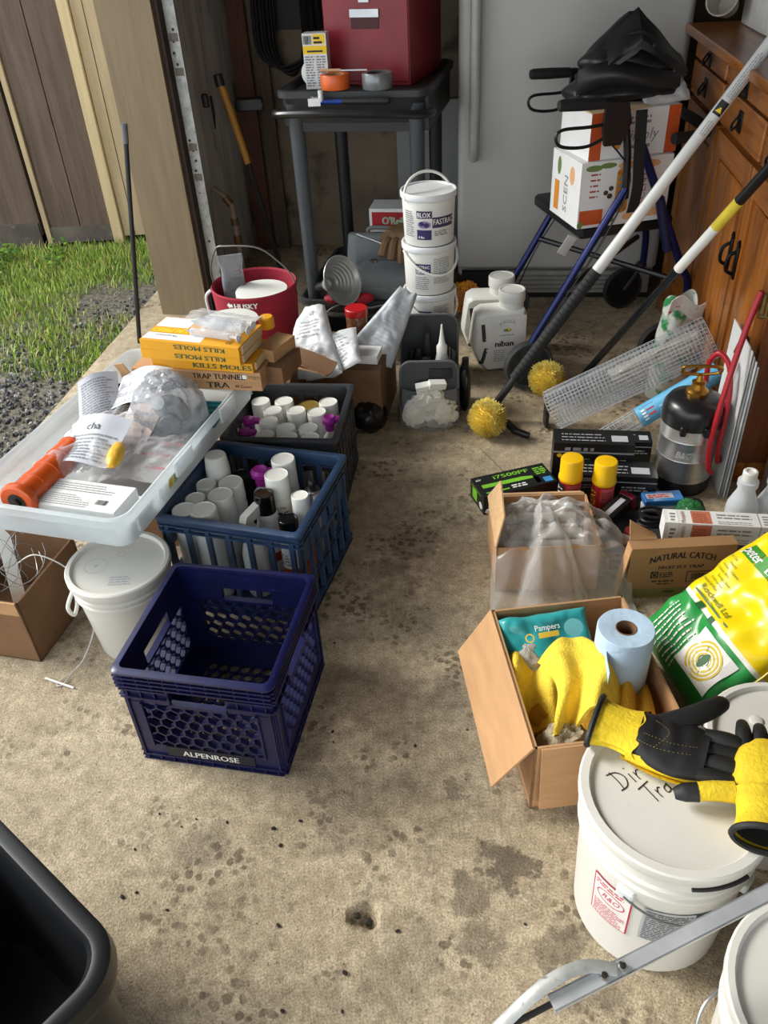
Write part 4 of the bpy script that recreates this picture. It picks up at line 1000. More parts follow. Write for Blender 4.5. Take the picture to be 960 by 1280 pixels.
def pillow_bag(label, o, xd, yd, w, l, th, mat, seed, print_fn=None, cat='bag', tap=0.0):
    o = Vector(o); xd = Vector(xd).normalized(); yd = Vector(yd); n_ = xd.cross(yd).normalized(); yd = n_.cross(xd)
    def side(sg):
        def fn(a, b_):
            e = (max(0, 1 - (2 * a - 1) ** 6) * max(0, 1 - (2 * b_ - 1) ** 6)) ** .5
            x, y = (a - .5) * w * (1 - tap * b_), (b_ - .5) * l * (1 + .08 * nz(a, seed, 0, 4))
            z_ = .012 * nz(x, y, seed + 9, 16) + sg * th / 2 * e * (.8 + .5 * nz(x, y, seed, 14)) + .016 * nz(x, y, seed + 5, 7) + .010 * e * abs(nz(x, y, seed + 2, 30))
            return o + xd * x + yd * y + n_ * z_
        return fn
    mb = MB().grid(side(1), 34, 34); mb.grid(lambda a, b_: side(-1)(1 - a, b_), 34, 34)
    t = thing('foil_bag', label, cat, (0, 0, 0)); t.location = o
    mb.v = [tuple(Vector(v) - o) for v in mb.v]
    mb.build('bag', mat, t)
    if print_fn:
        f = side(1); p = print_fn(Print())
        p.build('lettering', [K_GREY, K_BLACK, INK('pale_blue', (120, 160, 184)), INK('mid_grey', (168, 170, 174))], t, lambda x, y, l_: f(x / w + .5, y / l + .5) - o + n_ * (.0025 + .0003 * l_))
    return t
pillow_bag('white printed foil bag slumped over the left of the brown box', (-.215, 2.60, .300), (.88, -.20, .22), (.36, .75, .45), .26, .32, .07, SB, 3, lambda p: p.lines(-.09, -.12, .09, -.03, 9, 3, fill=.28).lines(-.07, .0, .09, .08, 5, 3, fill=.28).text('CE', .0, .09, .022, 1), tap=.72)
pillow_bag('white foil bag with fine print lying in front of the jar on the brown box', (-.145, 2.545, .275), (.92, -.02, .30), (-.1, .85, .25), .20, .17, .04, SB, 6, lambda p: p.lines(-.08, -.07, .08, .07, 10, 3, fill=.3))
pillow_bag('upright grey-white foil bag leaning at the right of the jar', (.060, 2.68, .315), (.80, -.30, -.45), (.10, .5, .80), .17, .26, .05, M('grey_foil_bag', (176, 180, 184), rough=.35, var=.08), 9, lambda p: p.lines(-.05, -.10, .05, .10, 14, 3, fill=.25), tap=.6)
t = thing('jar', 'clear jar of brown granules with a red screw lid between the foil bags', 'jar', (-.055, 2.745, .2355))
MB().lathe([(.036, 0), (.038, .004), (.038, .085), (.034, .094)], 24).build('glass', M('jar_brown_fill', (112, 72, 44), rough=.2, var=.3, scale=60), t)
MB().lathe([(.039, .092), (.0405, .094), (.0405, .116), (.038, .119), (0, .119)], 28).build('lid', M('red_lid', (176, 26, 30), rough=.35), t)
t = trap_box('flat white carton with a blue corner under the foil bags', (-.06, 2.585, .2365), math.radians(-14), .16, .08, .03, M('carton_white'), 'carton')
t = tag(crumple(MB(), (-.03, 2.50, .055), (.055, .05, .055), .25, 17, 26, 18, floor=.0).build('plastic_sack', M('black_film', (16, 16, 18), rough=.3)), 'small black plastic bag on the floor beside the brown box', 'bag')
# ================================================================ BACK: cart, tool box, wall tools, pails
def wb(mb, name, mats, root):
    """build from world coordinates under a root that is only moved, not turned"""
    l = root.location; mb.v = [(v[0] - l.x, v[1] - l.y, v[2] - l.z) for v in mb.v]
    return mb.build(name, mats, root)
# ---- red bucket organiser
RED_F = M('red_canvas', (150, 26, 48), rough=.85, var=.12, scale=20, bump=.15, bscale=200)
t = thing('tool_bucket', 'red canvas covered tool bucket with white lettering by the door post', 'bucket', (-.435, 2.985, 0), math.radians(-8))
MB().lathe([(.135, .0), (.14, .01), (.158, .34), (.162, .372), (.158, .378), (.152, .372), (.150, .33), (.135, .06)], 44).build('canvas_cover', RED_F, t)
MB().lathe([(.128, .02), (.134, .06), (.134, .065), (0, .065)], 30).build('liner', M('orange_red_shell', (120, 20, 34), rough=.6), t)
Print().poly([(-.062, .014), (-.050, .026), (-.050, .020), (-.038, .020), (-.038, .008), (-.050, .008), (-.050, .002)], 0).text('HUSKY', -.030, .004, .020, 0, w=.085, bold=.06).build('lettering', [K_WHITE], t, on_cyl(.1605, .336, -1.62, .1622, .03, eps=.0028))
MB().tube(spline([(-.158, .02, .34), (-.165, .02, .42), (-.13, .01, .50), (-.085, .0, .515), (.03, .0, .508), (.10, .0, .46), (.15, .0, .40), (.163, .0, .33)], 8), .0032, 8).build('bail_handle', M('dull_wire', (120, 118, 114), rough=.45, metal=.7), t)
MB().tube(spline([(-.16, -.03, .36), (-.185, -.03, .33), (-.175, -.04, .25)], 5), .006, 8).build('hanger', WP2, t)
for k in range(6):
    a = -2.6 + k * .42
    MB().sheet(lambda u_, v_: ((.153 + .01 * math.sin(PI * u_)) * math.cos(a + (u_ - .5) * .36), (.153 + .012 * math.sin(PI * u_)) * math.sin(a + (u_ - .5) * .36), .02 + .14 * v_), 8, 5, .003).build('pocket', M('dark_red_canvas', (92, 14, 30), rough=.9), t)
t = thing('inner_bucket', 'small white pail sitting inside the red tool bucket', 'bucket', (-.405, 2.955, .066))
MB().lathe([(.08, 0), (.085, .004), (.094, .262), (.099, .272), (.099, .29), (.095, .296), (.0, .296)], 36).build('body', WP, t)
t = thing('zip_bag', 'clear zip bag of grey hardware standing in the red tool bucket', 'bag', (-.515, 3.015, .066), .2)
tub(MB(), [(.035, .018, .012, 0), (.045, .028, .02, .06), (.043, .026, .02, .30), (.040, .016, .015, .36), (.046, .008, .006, .385), (.045, .004, .003, .41)], n=4).build('bag', silver_bag, t)
tub(MB(), [(.03, .014, .01, 0.004), (.04, .023, .018, .06), (.037, .02, .016, .33), (.030, .01, .008, .34)], n=4).build('hardware', M('grey_hardware', (104, 106, 106), rough=.5, var=.4, scale=60), t)
# ---- utility cart (aligned with the room)
CG = M('cart_grey', (66, 71, 75), rough=.45, var=.12, scale=8); CGD = M('cart_dark_grey', (40, 42, 44), rough=.5, var=.15); CBK = M('cart_black', (24, 24, 26), rough=.5)
CA = math.radians(-14); CRM = Matrix.Rotation(CA, 4, 'Z')
ct = thing('utility_cart', 'dark grey plastic utility cart under the red tool chest', 'cart', (-.245, 3.43, 0), CA)
LEGS = ((0, 0, CG), (.47, 0, CG), (.02, .56, CBK), (.45, .56, CBK))
for (x, y, m_) in LEGS: MB().lathe([(.024, .10), (.027, .12), (.030, .86), (.036, .90)], 18, c=(x, y)).build('leg', m_, ct)
def cart_tray(z, nm, dz=.10):
    o = MB(); X = Matrix.Translation((.235, .28, z))
    tub(o, [(.24, .29, .04, -dz), (.275, .325, .05, -.004), (.292, .342, .05, 0), (.292, .342, .05, .022), (.284, .334, .045, .026), (.276, .326, .045, .022), (.27, .32, .04, .004), (.1, .1, .02, .004)], X=X)
    o.build(nm, CGD, ct)
cart_tray(.925, 'top_tray'); cart_tray(.115, 'lower_tray', .05)
MB().tube(spline([(-.07, .0, .868), (-.04, -.075, .875), (.10, -.115, .885), (.235, -.12, .885), (.37, -.115, .88), (.50, -.075, .87), (.53, .0, .865)], 8), .019, 10, flat=.8).build('push_handle', M('cart_handle_black', (34, 35, 37), rough=.3), ct)
MB().bb((-.02, -.012, .80), (.49, .0, .90)).build('front_skirt', CBK, ct)
MB().bb((-.045, .0, .82), (-.03, .56, .93)).build('side_skirt', CBK, ct); MB().bb((.50, .0, .80), (.515, .56, .93)).build('side_skirt', CBK, ct)
for (x, y, m_) in LEGS:
    w = MB().cyl((x - .012, y, .045), (x + .012, y, .045), .045, n=18).build('caster', BP, ct)
    MB().rbox((x, y, .085), (.04, .05, .04), .006).build('caster_fork', STEEL, w)
def cart(lx, ly, z): return CRM @ Vector((lx, ly, 0)) + Vector((-.245, 3.43, z))
CT = .952; CTI = .930
# red tool chest
RED_P = M('red_tool_paint', (132, 22, 34), rough=.42, var=.12, scale=9, c2=(96, 18, 26), cover=.68)
t = thing('tool_chest', 'dark red steel tool chest on top of the utility cart', 'tool chest', (.117, 3.70, CTI), math.radians(-22))
MB().rbox((0, 0, .25), (.345, .40, .50), .006).build('body', RED_P, t)
MB().rbox((0, -.203, .25), (.335, .006, .47), .004).build('front_panel', RED_P, t)
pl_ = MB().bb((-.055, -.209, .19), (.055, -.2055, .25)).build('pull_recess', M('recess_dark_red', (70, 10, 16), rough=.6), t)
MB().bb((-.057, -.214, .228), (.057, -.206, .254)).build('pull_lip', STEEL, pl_)
MB().bb((-.02, -.212, .275), (.02, -.206, .30)).build('badge', STEEL, t)
# things on the front edge of the cart
t = thing('tape_roll', 'roll of orange tape at the front edge of the cart', 'tape', cart(.175, -.03, CT))
MB().lathe([(.052, 0), (.0535, .002), (.0535, .046), (.052, .048), (.036, .048), (.036, 0), (.052, 0)], 30).build('tape', M('orange_tape', (214, 96, 34), rough=.4), t)
MB().lathe([(.036, .001), (.036, .047), (.034, .047), (.034, .001)], 26).build('core', CARD, t)
t = thing('tape_roll', 'roll of shiny grey duct tape at the front edge of the cart', 'tape', cart(.335, -.035, CT))
MB().lathe([(.054, 0), (.0555, .002), (.0555, .050), (.054, .052), (.037, .052), (.037, 0), (.054, 0)], 30).build('tape', M('duct_tape', (120, 124, 126), rough=.28, metal=.35), t)
MB().lathe([(.037, .001), (.037, .051), (.035, .051), (.035, .001)], 26).build('core', M('grey_card_core', (70, 68, 66), rough=.8), t)
t = thing('chisel', 'small flat tool with pale handle lying across the two tape rolls', 'tool', cart(.25, -.035, CT + .057), CA)
MB().tube([(-.13, 0, .004), (-.05, 0, .004)], .007, 8, flat=.7).build('handle', M('pale_wood', (190, 150, 110), rough=.6), t)
MB().box((.0, 0, .004), (.10, .014, .004)).build('blade', STEEL, t)
t = thing('hammer', 'claw hammer with blue and black handle on the cart handle', 'hammer', cart(.235, -.098, .908), CA)
MB().tube([(-.10, 0, .012), (-.02, 0, .012)], .011, 10, flat=.8).build('blue_sleeve', M('blue_grip', (28, 60, 140), rough=.4), t)
MB().tube([(-.02, 0, .012), (.06, 0, .012), (.14, 0, .012), (.155, 0, .012)], [.012, .014, .015, .012], 10, flat=.8).build('grip', M('black_rubber', (24, 24, 26), rough=.6), t)
MB().prism([(-.145, -.02), (-.10, -.014), (-.10, .014), (-.145, .02), (-.13, .004), (-.13, -.004)], .0, .026).cyl((-.10, 0, .013), (-.10, 0, .05), .011, n=12).build('head', M('bright_steel', (206, 208, 208), rough=.25, metal=.7), t)
t = thing('carton', 'white carton with yellow band leaning beside the red tool chest', 'carton', cart(.075, .10, CTI + .004), CA + .08)
MB().bb((-.045, -.03, 0), (.045, .03, .185)).build('body', M('carton_white'), t)
Print().rect(-.045, .118, .045, .145, 1).lines(-.04, .01, -.003, .115, 12, 0).lines(.003, .01, .04, .115, 12, 0).barcode(-.042, .15, -.01, .178, 2, 2, 9).rect(-.005, .15, .04, .182, 1, 0).lines(-.002, .152, .036, .18, 2, 2, 2).rect(-.03, .124, .03, .13, 2, 2).build('lettering', [K_GREY, K_YEL, K_BLACK], t, on_plane((0, -.03, 0), (1, 0, 0), (0, 0, 1)))
t = thing('tape_roll', 'white tape roll standing on edge behind the yellow-banded carton', 'tape', cart(.045, .16, CTI + .048), rot=(PI / 2, 0, CA))
MB().lathe([(.045, 0), (.047, .002), (.047, .03), (.045, .032), (.030, .032), (.030, 0), (.045, 0)], 26).build('tape', WP, t)
# lower shelf load
LZ = .121
GC = M('grey_tool_case', (112, 116, 116), rough=.5, var=.08)
t = thing('tool_case', 'large grey plastic tool case leaning at the back of the lower cart shelf', 'case', cart(.225, .33, LZ + .004), rot=(math.radians(-14), 0, CA))
MB().rbox((0, 0, .085), (.32, .06, .17), .02, top=.95).build('shell', GC, t)
MB().tube(spline([(-.06, 0, .165), (-.05, 0, .19), (.05, 0, .19), (.06, 0, .165)], 5), .009, 8).build('handle', GC, t)
MB().rbox((0, -.033, .085), (.22, .006, .11), .01).build('panel', M('grey_case_panel', (98, 102, 102), rough=.5), t)
t = thing('tool_case', 'smaller grey plastic tool case lying in front on the lower cart shelf', 'case', cart(.30, .13, LZ + .004), rot=(math.radians(24), 0, CA))
MB().rbox((0, 0, .05), (.27, .20, .07), .03, top=.94).build('shell', GC, t)
Print().text('sat', .02, 0, .012, 0).build('lettering', [K_GREEN], t, on_plane((0, -.09, .086), (1, 0, 0), (0, 1, 0)))
for i, (ly, z_, w, lab, tx) in enumerate(((.50, .275, .30, 'red and white parts box with green lettering, upper one behind the tool cases', "O'Reilly"), (.45, .135, .26, 'red and white parts box lower down behind the tool cases', 'Reilly'))):
    t = thing('parts_box', lab, 'box', cart(.31 + .02 * i, ly, z_), CA + .03)
    MB().bb((-w / 2, -.07, 0), (w / 2, .07, .105)).build('body', M('carton_white'), t)
    Print().rect(-w / 2 + .012, .012, w * .22, .09, 0).rect(w * .22, .012, w / 2 - .004, .09, 1).text(tx, -w * .30, .035, .034, 2, w=w * .42, bold=.06).barcode(w * .27, .04, w * .45, .082, 3, 2, 9).build('lettering', [M('parts_red', (166, 30, 38), rough=.45), K_BLACK, INK('pale_green', (150, 190, 160)), K_WHITE], t, on_plane((0, -.07, 0), (1, 0, 0), (0, 0, 1)))
t = thing('parts_box', 'plain dark box supporting the upper red parts box', 'box', cart(.31, .52, LZ), CA); MB().bb((-.14, -.045, 0), (.14, .06, .153)).build('body', CBK, t)
t = thing('steel_bowl', 'ribbed stainless steel bowl tipped up beside the cart leg', 'bowl', (-.135, 3.31, .235), rot=Vector((.62, -.55, .35)).to_track_quat('Z', 'Y').to_euler())
pr = [(.018, -.075), (.026, -.07), (.03, -.05)]
for k in range(6): r_ = .034 + .010 * k; pr += [(r_, -.045 + .012 * k), (r_ + .007, -.041 + .012 * k)]
pr += [(.098, .03), (.103, .032), (.102, .035), (.096, .033)]
pr2 = [(max(r_ - .0015, .004), z_ + .002) for r_, z_ in pr[::-1][2:]]
MB().lathe(pr + pr2, 40).build('bowl', M('spun_aluminium', (186, 188, 186), rough=.34, metal=.55, var=.08), t)
MB().lathe([(.02, -.075), (.021, -.12), (.016, -.135), (0, -.136)], 16).build('base', BP, t)
LEA = M('tan_leather', (122, 92, 62), rough=.8, var=.2, scale=14, bump=.3)
t = thing('work_glove', 'tan leather work glove lying over the grey tool cases', 'glove', cart(.37, .20, .285), CA); t.scale = (1.5, 1.4, 1.4)
crumple(MB(), (0, 0, .03), (.062, .05, .035), .3, 41, 26, 18).build('palm', LEA, t)
for i in range(4): MB().tube(spline([(-.03 + .018 * i, -.02, .035), (-.045 + .024 * i, -.06, .03), (-.052 + .028 * i, -.085, .0 - .01 * i)], 5), [.014] * 5 + [.0135] * 5 + [.011], 8).build('finger', LEA, t)
t = thing('wrench', 'steel combination wrench on the front grey tool case', 'wrench', cart(.315, .10, .262), CA + .12)
MB().tube([(-.05, 0, 0), (.06, 0, .004)], .006, 8, flat=.5).build('shaft', STEEL, t); MB().lathe([(.010, -.005), (.017, -.005), (.017, .005), (.010, .005), (.010, -.005)], 14, X=Matrix.Translation((-.062, 0, 0))).build('ring_end', STEEL, t)
t = thing('socket_driver', 'bright steel socket extension bar against the large grey case', 'tool', cart(.185, .262, .29), CA)
MB().cyl((-.02, 0, .02), (.09, .0, -.02), .004, n=8).cyl((-.045, 0, .029), (-.015, 0, .018), .010, n=12).build('bar', M('bright_steel'), t)
for (lx, ly, c_, lab, sd) in ((.10, -.045, (150, 20, 36), 'crumpled red rag at the front of the lower cart shelf', 3), (.235, -.04, (166, 24, 40), 'red rubber scrap beside the steel bowl on the lower shelf', 8)):
    tag(crumple(MB(), cart(lx, ly, .145), (.035, .028, .022), .3, sd, 20, 14).build('rag', M('red_rag%d' % sd, c_, rough=.7)), lab, 'rag')
t = tag(MB().tube(spline([cart(-.05, -.10, .02), cart(.02, -.14, .03), cart(.08, -.08, .10), cart(.16, -.06, .13), cart(.26, -.075, .12), cart(.34, -.09, .14), cart(.44, -.08, .11)], 8), .004, 6).build('cable', M('grey_cable', (110, 110, 110), rough=.5)), 'thin grey cable hanging along the front of the lower cart shelf', 'cable')
t = thing('storage_tote', 'black plastic tote on the floor in front of the utility cart', 'tote', cart(.22, -.24, 0), CA)
tub(MB(), [(.18, .085, .02, 0), (.19, .095, .03, .09), (.198, .103, .03, .092), (.198, .103, .03, .105), (.186, .09, .03, .105), (.176, .08, .02, .006)], n=4).build('tub', BP, t)
# wall tools and pegboard
t = thing('pegboard', 'dark pegboard panel on the back wall behind the cart', 'pegboard', rm(-1.12, 4.385, 1.03), TH)
MB().bb((0, 0, 0), (.62, .012, .7)).build('board', M('brown_hardboard', (46, 44, 42), rough=.8), t)
p = Print()
for i in range(20):
    for j in range(8): p.disc(.02 + .03 * i, .02 + .03 * j, .005, .005, 0, n=8)
p.build('peg_holes', [K_BLACK], t, on_plane((0, 0, 0), (1, 0, 0), (0, 0, 1)))
t = thing('garden_hose', 'coil of black hose hanging from the back wall', 'hose', rm(-.985, 4.33, 0), TH)
for k in range(9):
    a = .06 + .010 * k; off = .012 * (k % 3)
    MB().tube(spline([(-a, -off, 1.35), (-a * 1.15, -off - .01, 1.1), (-a * 1.1, -off - .01, .95), (-a * .5, -off, .855 + .004 * k), (a * .3, -off, .86 + .006 * k), (a * 1.0, -off - .01, .98), (a * 1.0, -off, 1.2), (a * .7, -off, 1.36)], 6), .0062, 6).build('loop', M('black_hose', (18, 18, 20), rough=.4), t)
t = thing('grey_board', 'plain grey board standing against the back wall beside the refrigerator', 'board', rm(-.50, 4.33, 0), TH); MB().bb((0, 0, 0), (.34, .03, .72)).build('board', M('grey_board', (140, 142, 142), rough=.7, var=.06), t)
t = thing('door_track', 'perforated galvanised steel garage door track beside the post', 'track', rm(-1.262, 3.52, 0), TH)
MB().bb((-.022, -.003, .05), (.022, 0, 2.1)).build('flange', M('galvanised', (176, 178, 174), rough=.55, metal=.35, var=.2, scale=30, c2=(120, 118, 112), cover=.6), t)
MB().bb((-.024, 0, .05), (-.021, .05, 2.1)).build('web', M('galvanised'), t)
MB().tube([(-.036, .012, .05), (-.036, .012, 2.1)], .011, 8).build('weather_strip', M('weather_dark', (70, 64, 58), rough=.8), t)
for z_ in (.32, .62, .66, .70, .74, 1.02, 1.06, 1.10, 1.14): MB().cyl((-.004 + .006 * math.sin(z_ * 40), -.0045, z_), (-.004 + .006 * math.sin(z_ * 40), -.001, z_), .0055, n=10).build('bolt_hole', K_BLACK, t)
for z_ in (.60, .72, 1.0, 1.12): MB().bb((-.018, -.006, z_ - .02), (.016, -.003, z_ + .008)).build('hinge_plate', M('rusty_plate', (112, 104, 96), rough=.6, metal=.3), t)
MB().rbox((-.055, -.008, 1.045), (.04, .012, .06), .006).build('bracket', M('galvanised'), t)
BLK = M('dark_tool_steel', (26, 25, 25), rough=.5)
t = thing('long_handled_tool', 'long-handled tool with a yellow grip leaning in the back left corner', 'tool', (-.598, 4.0, 0))
wb(MB().tube([(-.598, 4.0, .895), (-.560, 4.0, .72), (-.528, 4.0, .56)], [.017, .017, .016], 10), 'grip', M('yellow_grip', (168, 118, 34), rough=.5), t)
wb(MB().cyl((-.600, 4.0, .885), (-.606, 4.0, .93), .022, .02, n=12), 'end_cap', BLK, t)
wb(MB().tube([(-.528, 4.0, .56), (-.475, 4.03, .24), (-.44, 4.06, .0)], .012, 8), 'shaft', BLK, t)
t = thing('wall_bracket', 'black metal bracket fixed to the back left wall', 'bracket', (-.50, 4.12, .76)); MB().rbox((0, 0, .025), (.13, .05, .055), .012).cyl((.05, -.027, .025), (.05, -.022, .025), .012, n=12).build('arm', BLK, t)
t = thing('gas_pipe', 'old steel pipe with an elbow on the left wall', 'pipe', (-.64, 3.95, 0))
wb(MB().tube(spline([(-.70, 3.95, .47), (-.66, 3.95, .44), (-.635, 3.95, .415), (-.625, 3.95, .38), (-.622, 3.95, .30), (-.618, 3.95, .0)], 6), .014, 10), 'pipe', M('painted_pipe', (150, 134, 116), rough=.6, var=.2), t)
for q0, q1 in (((-.652, 3.95, .43), (-.628, 3.95, .395)), ((-.6235, 3.95, .33), (-.622, 3.95, .30)), ((-.621, 3.95, .25), (-.620, 3.95, .21))): wb(MB().cyl(q0, q1, .019, n=12), 'fitting', M('brass_fitting', (118, 92, 62), rough=.45, metal=.5), t)
t = thing('lock_latch', 'dark sliding latch with a lever on the left wall', 'latch', (-.655, 3.92, .73))
wb(MB().rbox((-.665, 3.93, .842), (.03, .02, .055), .01), 'knob', BLK, t); wb(MB().tube([(-.640, 3.93, .86), (-.636, 3.92, .80), (-.640, 3.92, .73)], [.012, .014, .006], 8, flat=.5), 'lever', BLK, t)
t = thing('leaning_plank', 'reddish brown rough plank leaning in the back left corner', 'plank', rm(-1.24, 4.33, 0), TH); MB().bb((-.045, 0, 0), (.045, .03, 2.2)).build('plank', M('red_brown_plank', (92, 60, 48), rough=.9, var=.2, stretch=(8, 8, .6)), t)
t = thing('leaning_plank', 'grey brown plank leaning beside the reddish one in the corner', 'plank', rm(-1.14, 4.34, 0), TH); MB().bb((-.03, 0, 0), (.03, .025, 2.2)).build('plank', M('grey_brown_plank', (86, 72, 62), rough=.9, var=.2, stretch=(8, 8, .6)), t)

# ---- stack of four bait pails
def bait_pail(label, z, rz, kind, hang):
    t = thing('bait_pail', label, 'bucket', (.219 + .004 * (z - .3), 2.905, z), rz)
    MB().lathe([(.084, 0), (.087, .004), (.092, .150), (.0945, .152), (.0965, .155), (.0965, .167), (.094, .170), (.09, .168), (.089, .162), (.0, .160)], 40).build('body', WP, t)
    MB().lathe([(.0975, .154), (.0985, .157), (.0985, .172), (.0965, .175), (.092, .175), (.0905, .170), (.07, .1695), (0, .1695)], 40).build('lid', M('pail_lid', (214, 216, 216), rough=.3, var=.03), t)
    rzz = -rz
    if kind == 0:
        p = Print().rect(-.050, .095, .002, .120, 0).text('BLOX', -.047, .099, .016, 1, w=.044, bold=.02).disc(-.024, .074, .022, .013, 2, 1).disc(-.033, .077, .008, .008, 3, 2).disc(-.017, .073, .009, .008, 3, 2).rect(-.050, .022, .0, .056, 3).text('4 lbs', -.045, .027, .008, 1, bold=.05).rect(.003, .062, .085, .098, 0).text('FASTRAC', .006, .073, .019, 1, w=.078, bold=.02).lines(.01, .035, .06, .055, 3, 4).lines(-.10, .03, -.06, .12, 12, 4)
    else:
        p = Print().rect(-.058, .075, -.004, .112, 3).text('FASTRAC', -.056, .096, .011, 1, w=.048, bold=.02).lines(-.055, .079, -.01, .094, 3, 1).lines(.006, .04, .07, .135, 15, 4, fill=.4).lines(-.06, .02, -.004, .07, 7, 4, fill=.4)
    p.build('lettering', [INK('plum', (60, 44, 78)), K_WHITE, INK('lilac', (150, 132, 170)), K_PURP, K_GREY], t, on_cyl(.0875, .004, -1.55 + rzz, .0921, .148, eps=.0014))
    a0 = -2.75 if hang else -2.6
    c1 = Vector((.0985 * math.cos(a0), .0985 * math.sin(a0), .152)); c2_ = Vector((.0985 * math.cos(a0 + PI), .0985 * math.sin(a0 + PI), .152)); mid = (c1 + c2_) / 2; n_ = Vector((-(c2_ - c1).y, (c2_ - c1).x, 0)).normalized()
    if n_.y > 0: n_ = -n_
    pts = []
    for k in range(17):
        a = PI * k / 16; e = (c1 - mid) * math.cos(a)
        if hang: pts.append(mid + e + n_ * .108 * math.sin(a) + Vector((0, 0, -.075 * math.sin(a))))
        else: pts.append(mid + e - n_ * .03 * math.sin(a) + Vector((0, 0, .072 * math.sin(a))))
    MB().tube(pts, .0048, 8).build('bail_handle', WP, t)
bait_pail('lowest of the stacked white bait pails, mostly behind the tool caddy', 0, .3, 1, False)
bait_pail('white bait pail third from the top of the stack', .1755, .05, 1, True)
bait_pail('white bait pail second from the top of the stack', .351, -.04, 1, True)
bait_pail('topmost white bait pail with raised handle and purple label', .5265, .0, 0, False)

# ---- tool caddy
VIN = M('black_vinyl', (40, 42, 44), rough=.38, var=.12, scale=10)
t = thing('tool_caddy', 'black vinyl tool caddy with a clear front pocket', 'caddy', (.19, 2.60, 0), math.radians(-5))
def round_panel(w, h, r, y0, y1, lean=0.0, n=8):
    pts = [(-w, 0), (w, 0), (w, h - r)] + [(w - r + r * math.cos(a), h - r + r * math.sin(a)) for a in [PI / 2 * k / n for k in range(1, n + 1)]] + [(-w + r - r * math.sin(a), h - r + r * math.cos(a)) for a in [PI / 2 * k / n for k in range(0, n + 1)]]
    vs = [(p[0], y0 + lean * p[1], p[1]) for p in pts] + [(p[0], y1 + lean * p[1], p[1]) for p in pts]; k = len(pts)
    return vs, [list(range(k)), list(range(k, 2 * k))[::-1]] + [(i, k + i, k + (i + 1) % k, (i + 1) % k) for i in range(k)]
MB().add(*round_panel(.100, .225, .035, -.095, -.088, .18)).build('front_panel', VIN, t)
MB().add(*round_panel(.102, .315, .045, .10, .108, .10)).build('back_panel', VIN, t)
def edge_tube(w, h, r, y, lean):
    vs, _ = round_panel(w, h, r, y, y, lean); return [v for v in vs[:len(vs) // 2]][2:] 
ed = edge_tube(.100, .225, .035, -.092, .18); MB().tube([(.1, -.092, 0)] + ed + [(-.1, -.092, 0)], .005, 6).build('piping', M('grey_piping', (92, 94, 96), rough=.5), t)
ed = edge_tube(.102, .315, .045, .104, .10); MB().tube([(.102, .104, 0)] + ed + [(-.102, .104, 0)], .005, 6).build('piping', M('grey_piping'), t)
MB().bb((-.10, -.09, 0), (.10, .105, .012)).build('base', VIN, t); MB().bb((-.102, -.085, 0), (-.096, .105, .13)).build('side_panel', VIN, t); MB().bb((.096, -.085, 0), (.102, .105, .13)).build('side_panel', VIN, t)
MB().sheet(lambda a, b_: (-.096 + .192 * a, -.100 - .045 * math.sin(PI * a) ** .6 * (1 - .35 * b_) + .018 * b_, .004 + .135 * b_), 20, 10, .0015).build('clear_pocket', clear('pocket_film', (170, 172, 172), opac=.25, rough=.2, edge=.5), t)
MB().rbox((.04, -.068, .185), (.08, .004, .035), .004).build('stud_strip', M('stud_vinyl', (30, 31, 33), rough=.5), t)
CLO = M('white_cloth', (206, 202, 190), rough=.9, var=.06, bump=.3, bscale=90)
def incaddy(x, y, z): return Vector((.19, 2.60, z)) + Matrix.Rotation(math.radians(-5), 3, 'Z') @ Vector((x, y, 0))
for i, (x, z_, rx, lab) in enumerate(((-.04, .055, .042, 'folded white cloth at the left of the clear caddy pocket'), (.035, .055, .05, 'folded white cloth at the right of the clear caddy pocket'), (.0, .095, .05, 'crumpled white cloth on top in the clear caddy pocket'))):
    tag(crumple(MB(), incaddy(x, -.112, z_), (rx, .022, .045), .55, 50 + i, 30, 20, floor=.006).build('cloth', CLO), lab, 'cloth')
for i, (x, z_) in enumerate(((-.015, .142), (.025, .150))): tag(MB().rbox((0, 0, .012), (.06, .03, .024), .003).build('eraser_block', WP, None, incaddy(x, -.098, z_), (.2, -.15 + .3 * i, .2 * i)), ('white block at the left in the caddy pocket', 'tilted white block at the right in the caddy pocket')[i], 'block')
t = thing('squeeze_bottle', 'white squeeze bottle with a nozzle standing in the tool caddy', 'bottle', incaddy(.045, .02, .013))
MB().lathe([(.027, 0), (.03, .006), (.031, .10), (.028, .16), (.020, .20), (.017, .215)], 22).build('body', WP2, t); MB().lathe([(.019, .213), (.019, .235), (.012, .245), (.007, .275), (.004, .30), (.003, .315)], 16).build('nozzle', WP, t)
for i, (x, y, h, r_, m_, lab) in enumerate(((-.015, .045, .27, .014, BP, 'black screwdriver handle upright in the caddy'), (-.045, .02, .22, .010, BP, 'slim black tool handle in the left of the caddy'), (-.02, -.01, .20, .012, CGD, 'grey-banded duster handle in the middle of the caddy'), (-.07, .05, .20, .009, BP, 'thin black tool near the left rear of the caddy'))):
    t = thing('hand_tool', lab, 'tool', incaddy(x, y, .013)); MB().tube([(0, 0, 0), (0, 0, h * .5), (.002, .004, h * .55), (.008, .01, h * .85), (.01, .012, h)], [r_ * .4, r_ * .4, r_, r_ * 1.1, r_ * .8], 10).build('handle', m_, t)
    MB().lathe([(r_ * 1.15, h * .62), (r_ * 1.2, h * .64), (r_ * 1.15, h * .67)], 10, c=(.004, .006)).build('ferrule', STEEL, t)
for i, (x, y) in enumerate(((.072, -.005), (.083, .02), (.09, .045))): tag(MB().tube([incaddy(x, y, .013), incaddy(x, y + .01, .25 - .02 * i)], .0028, 6).build('steel_rod', STEEL), ('thin steel rod nearest the front at the right of the caddy', 'middle thin steel rod at the right of the caddy', 'hindmost thin steel rod at the right of the caddy')[i], 'rod')
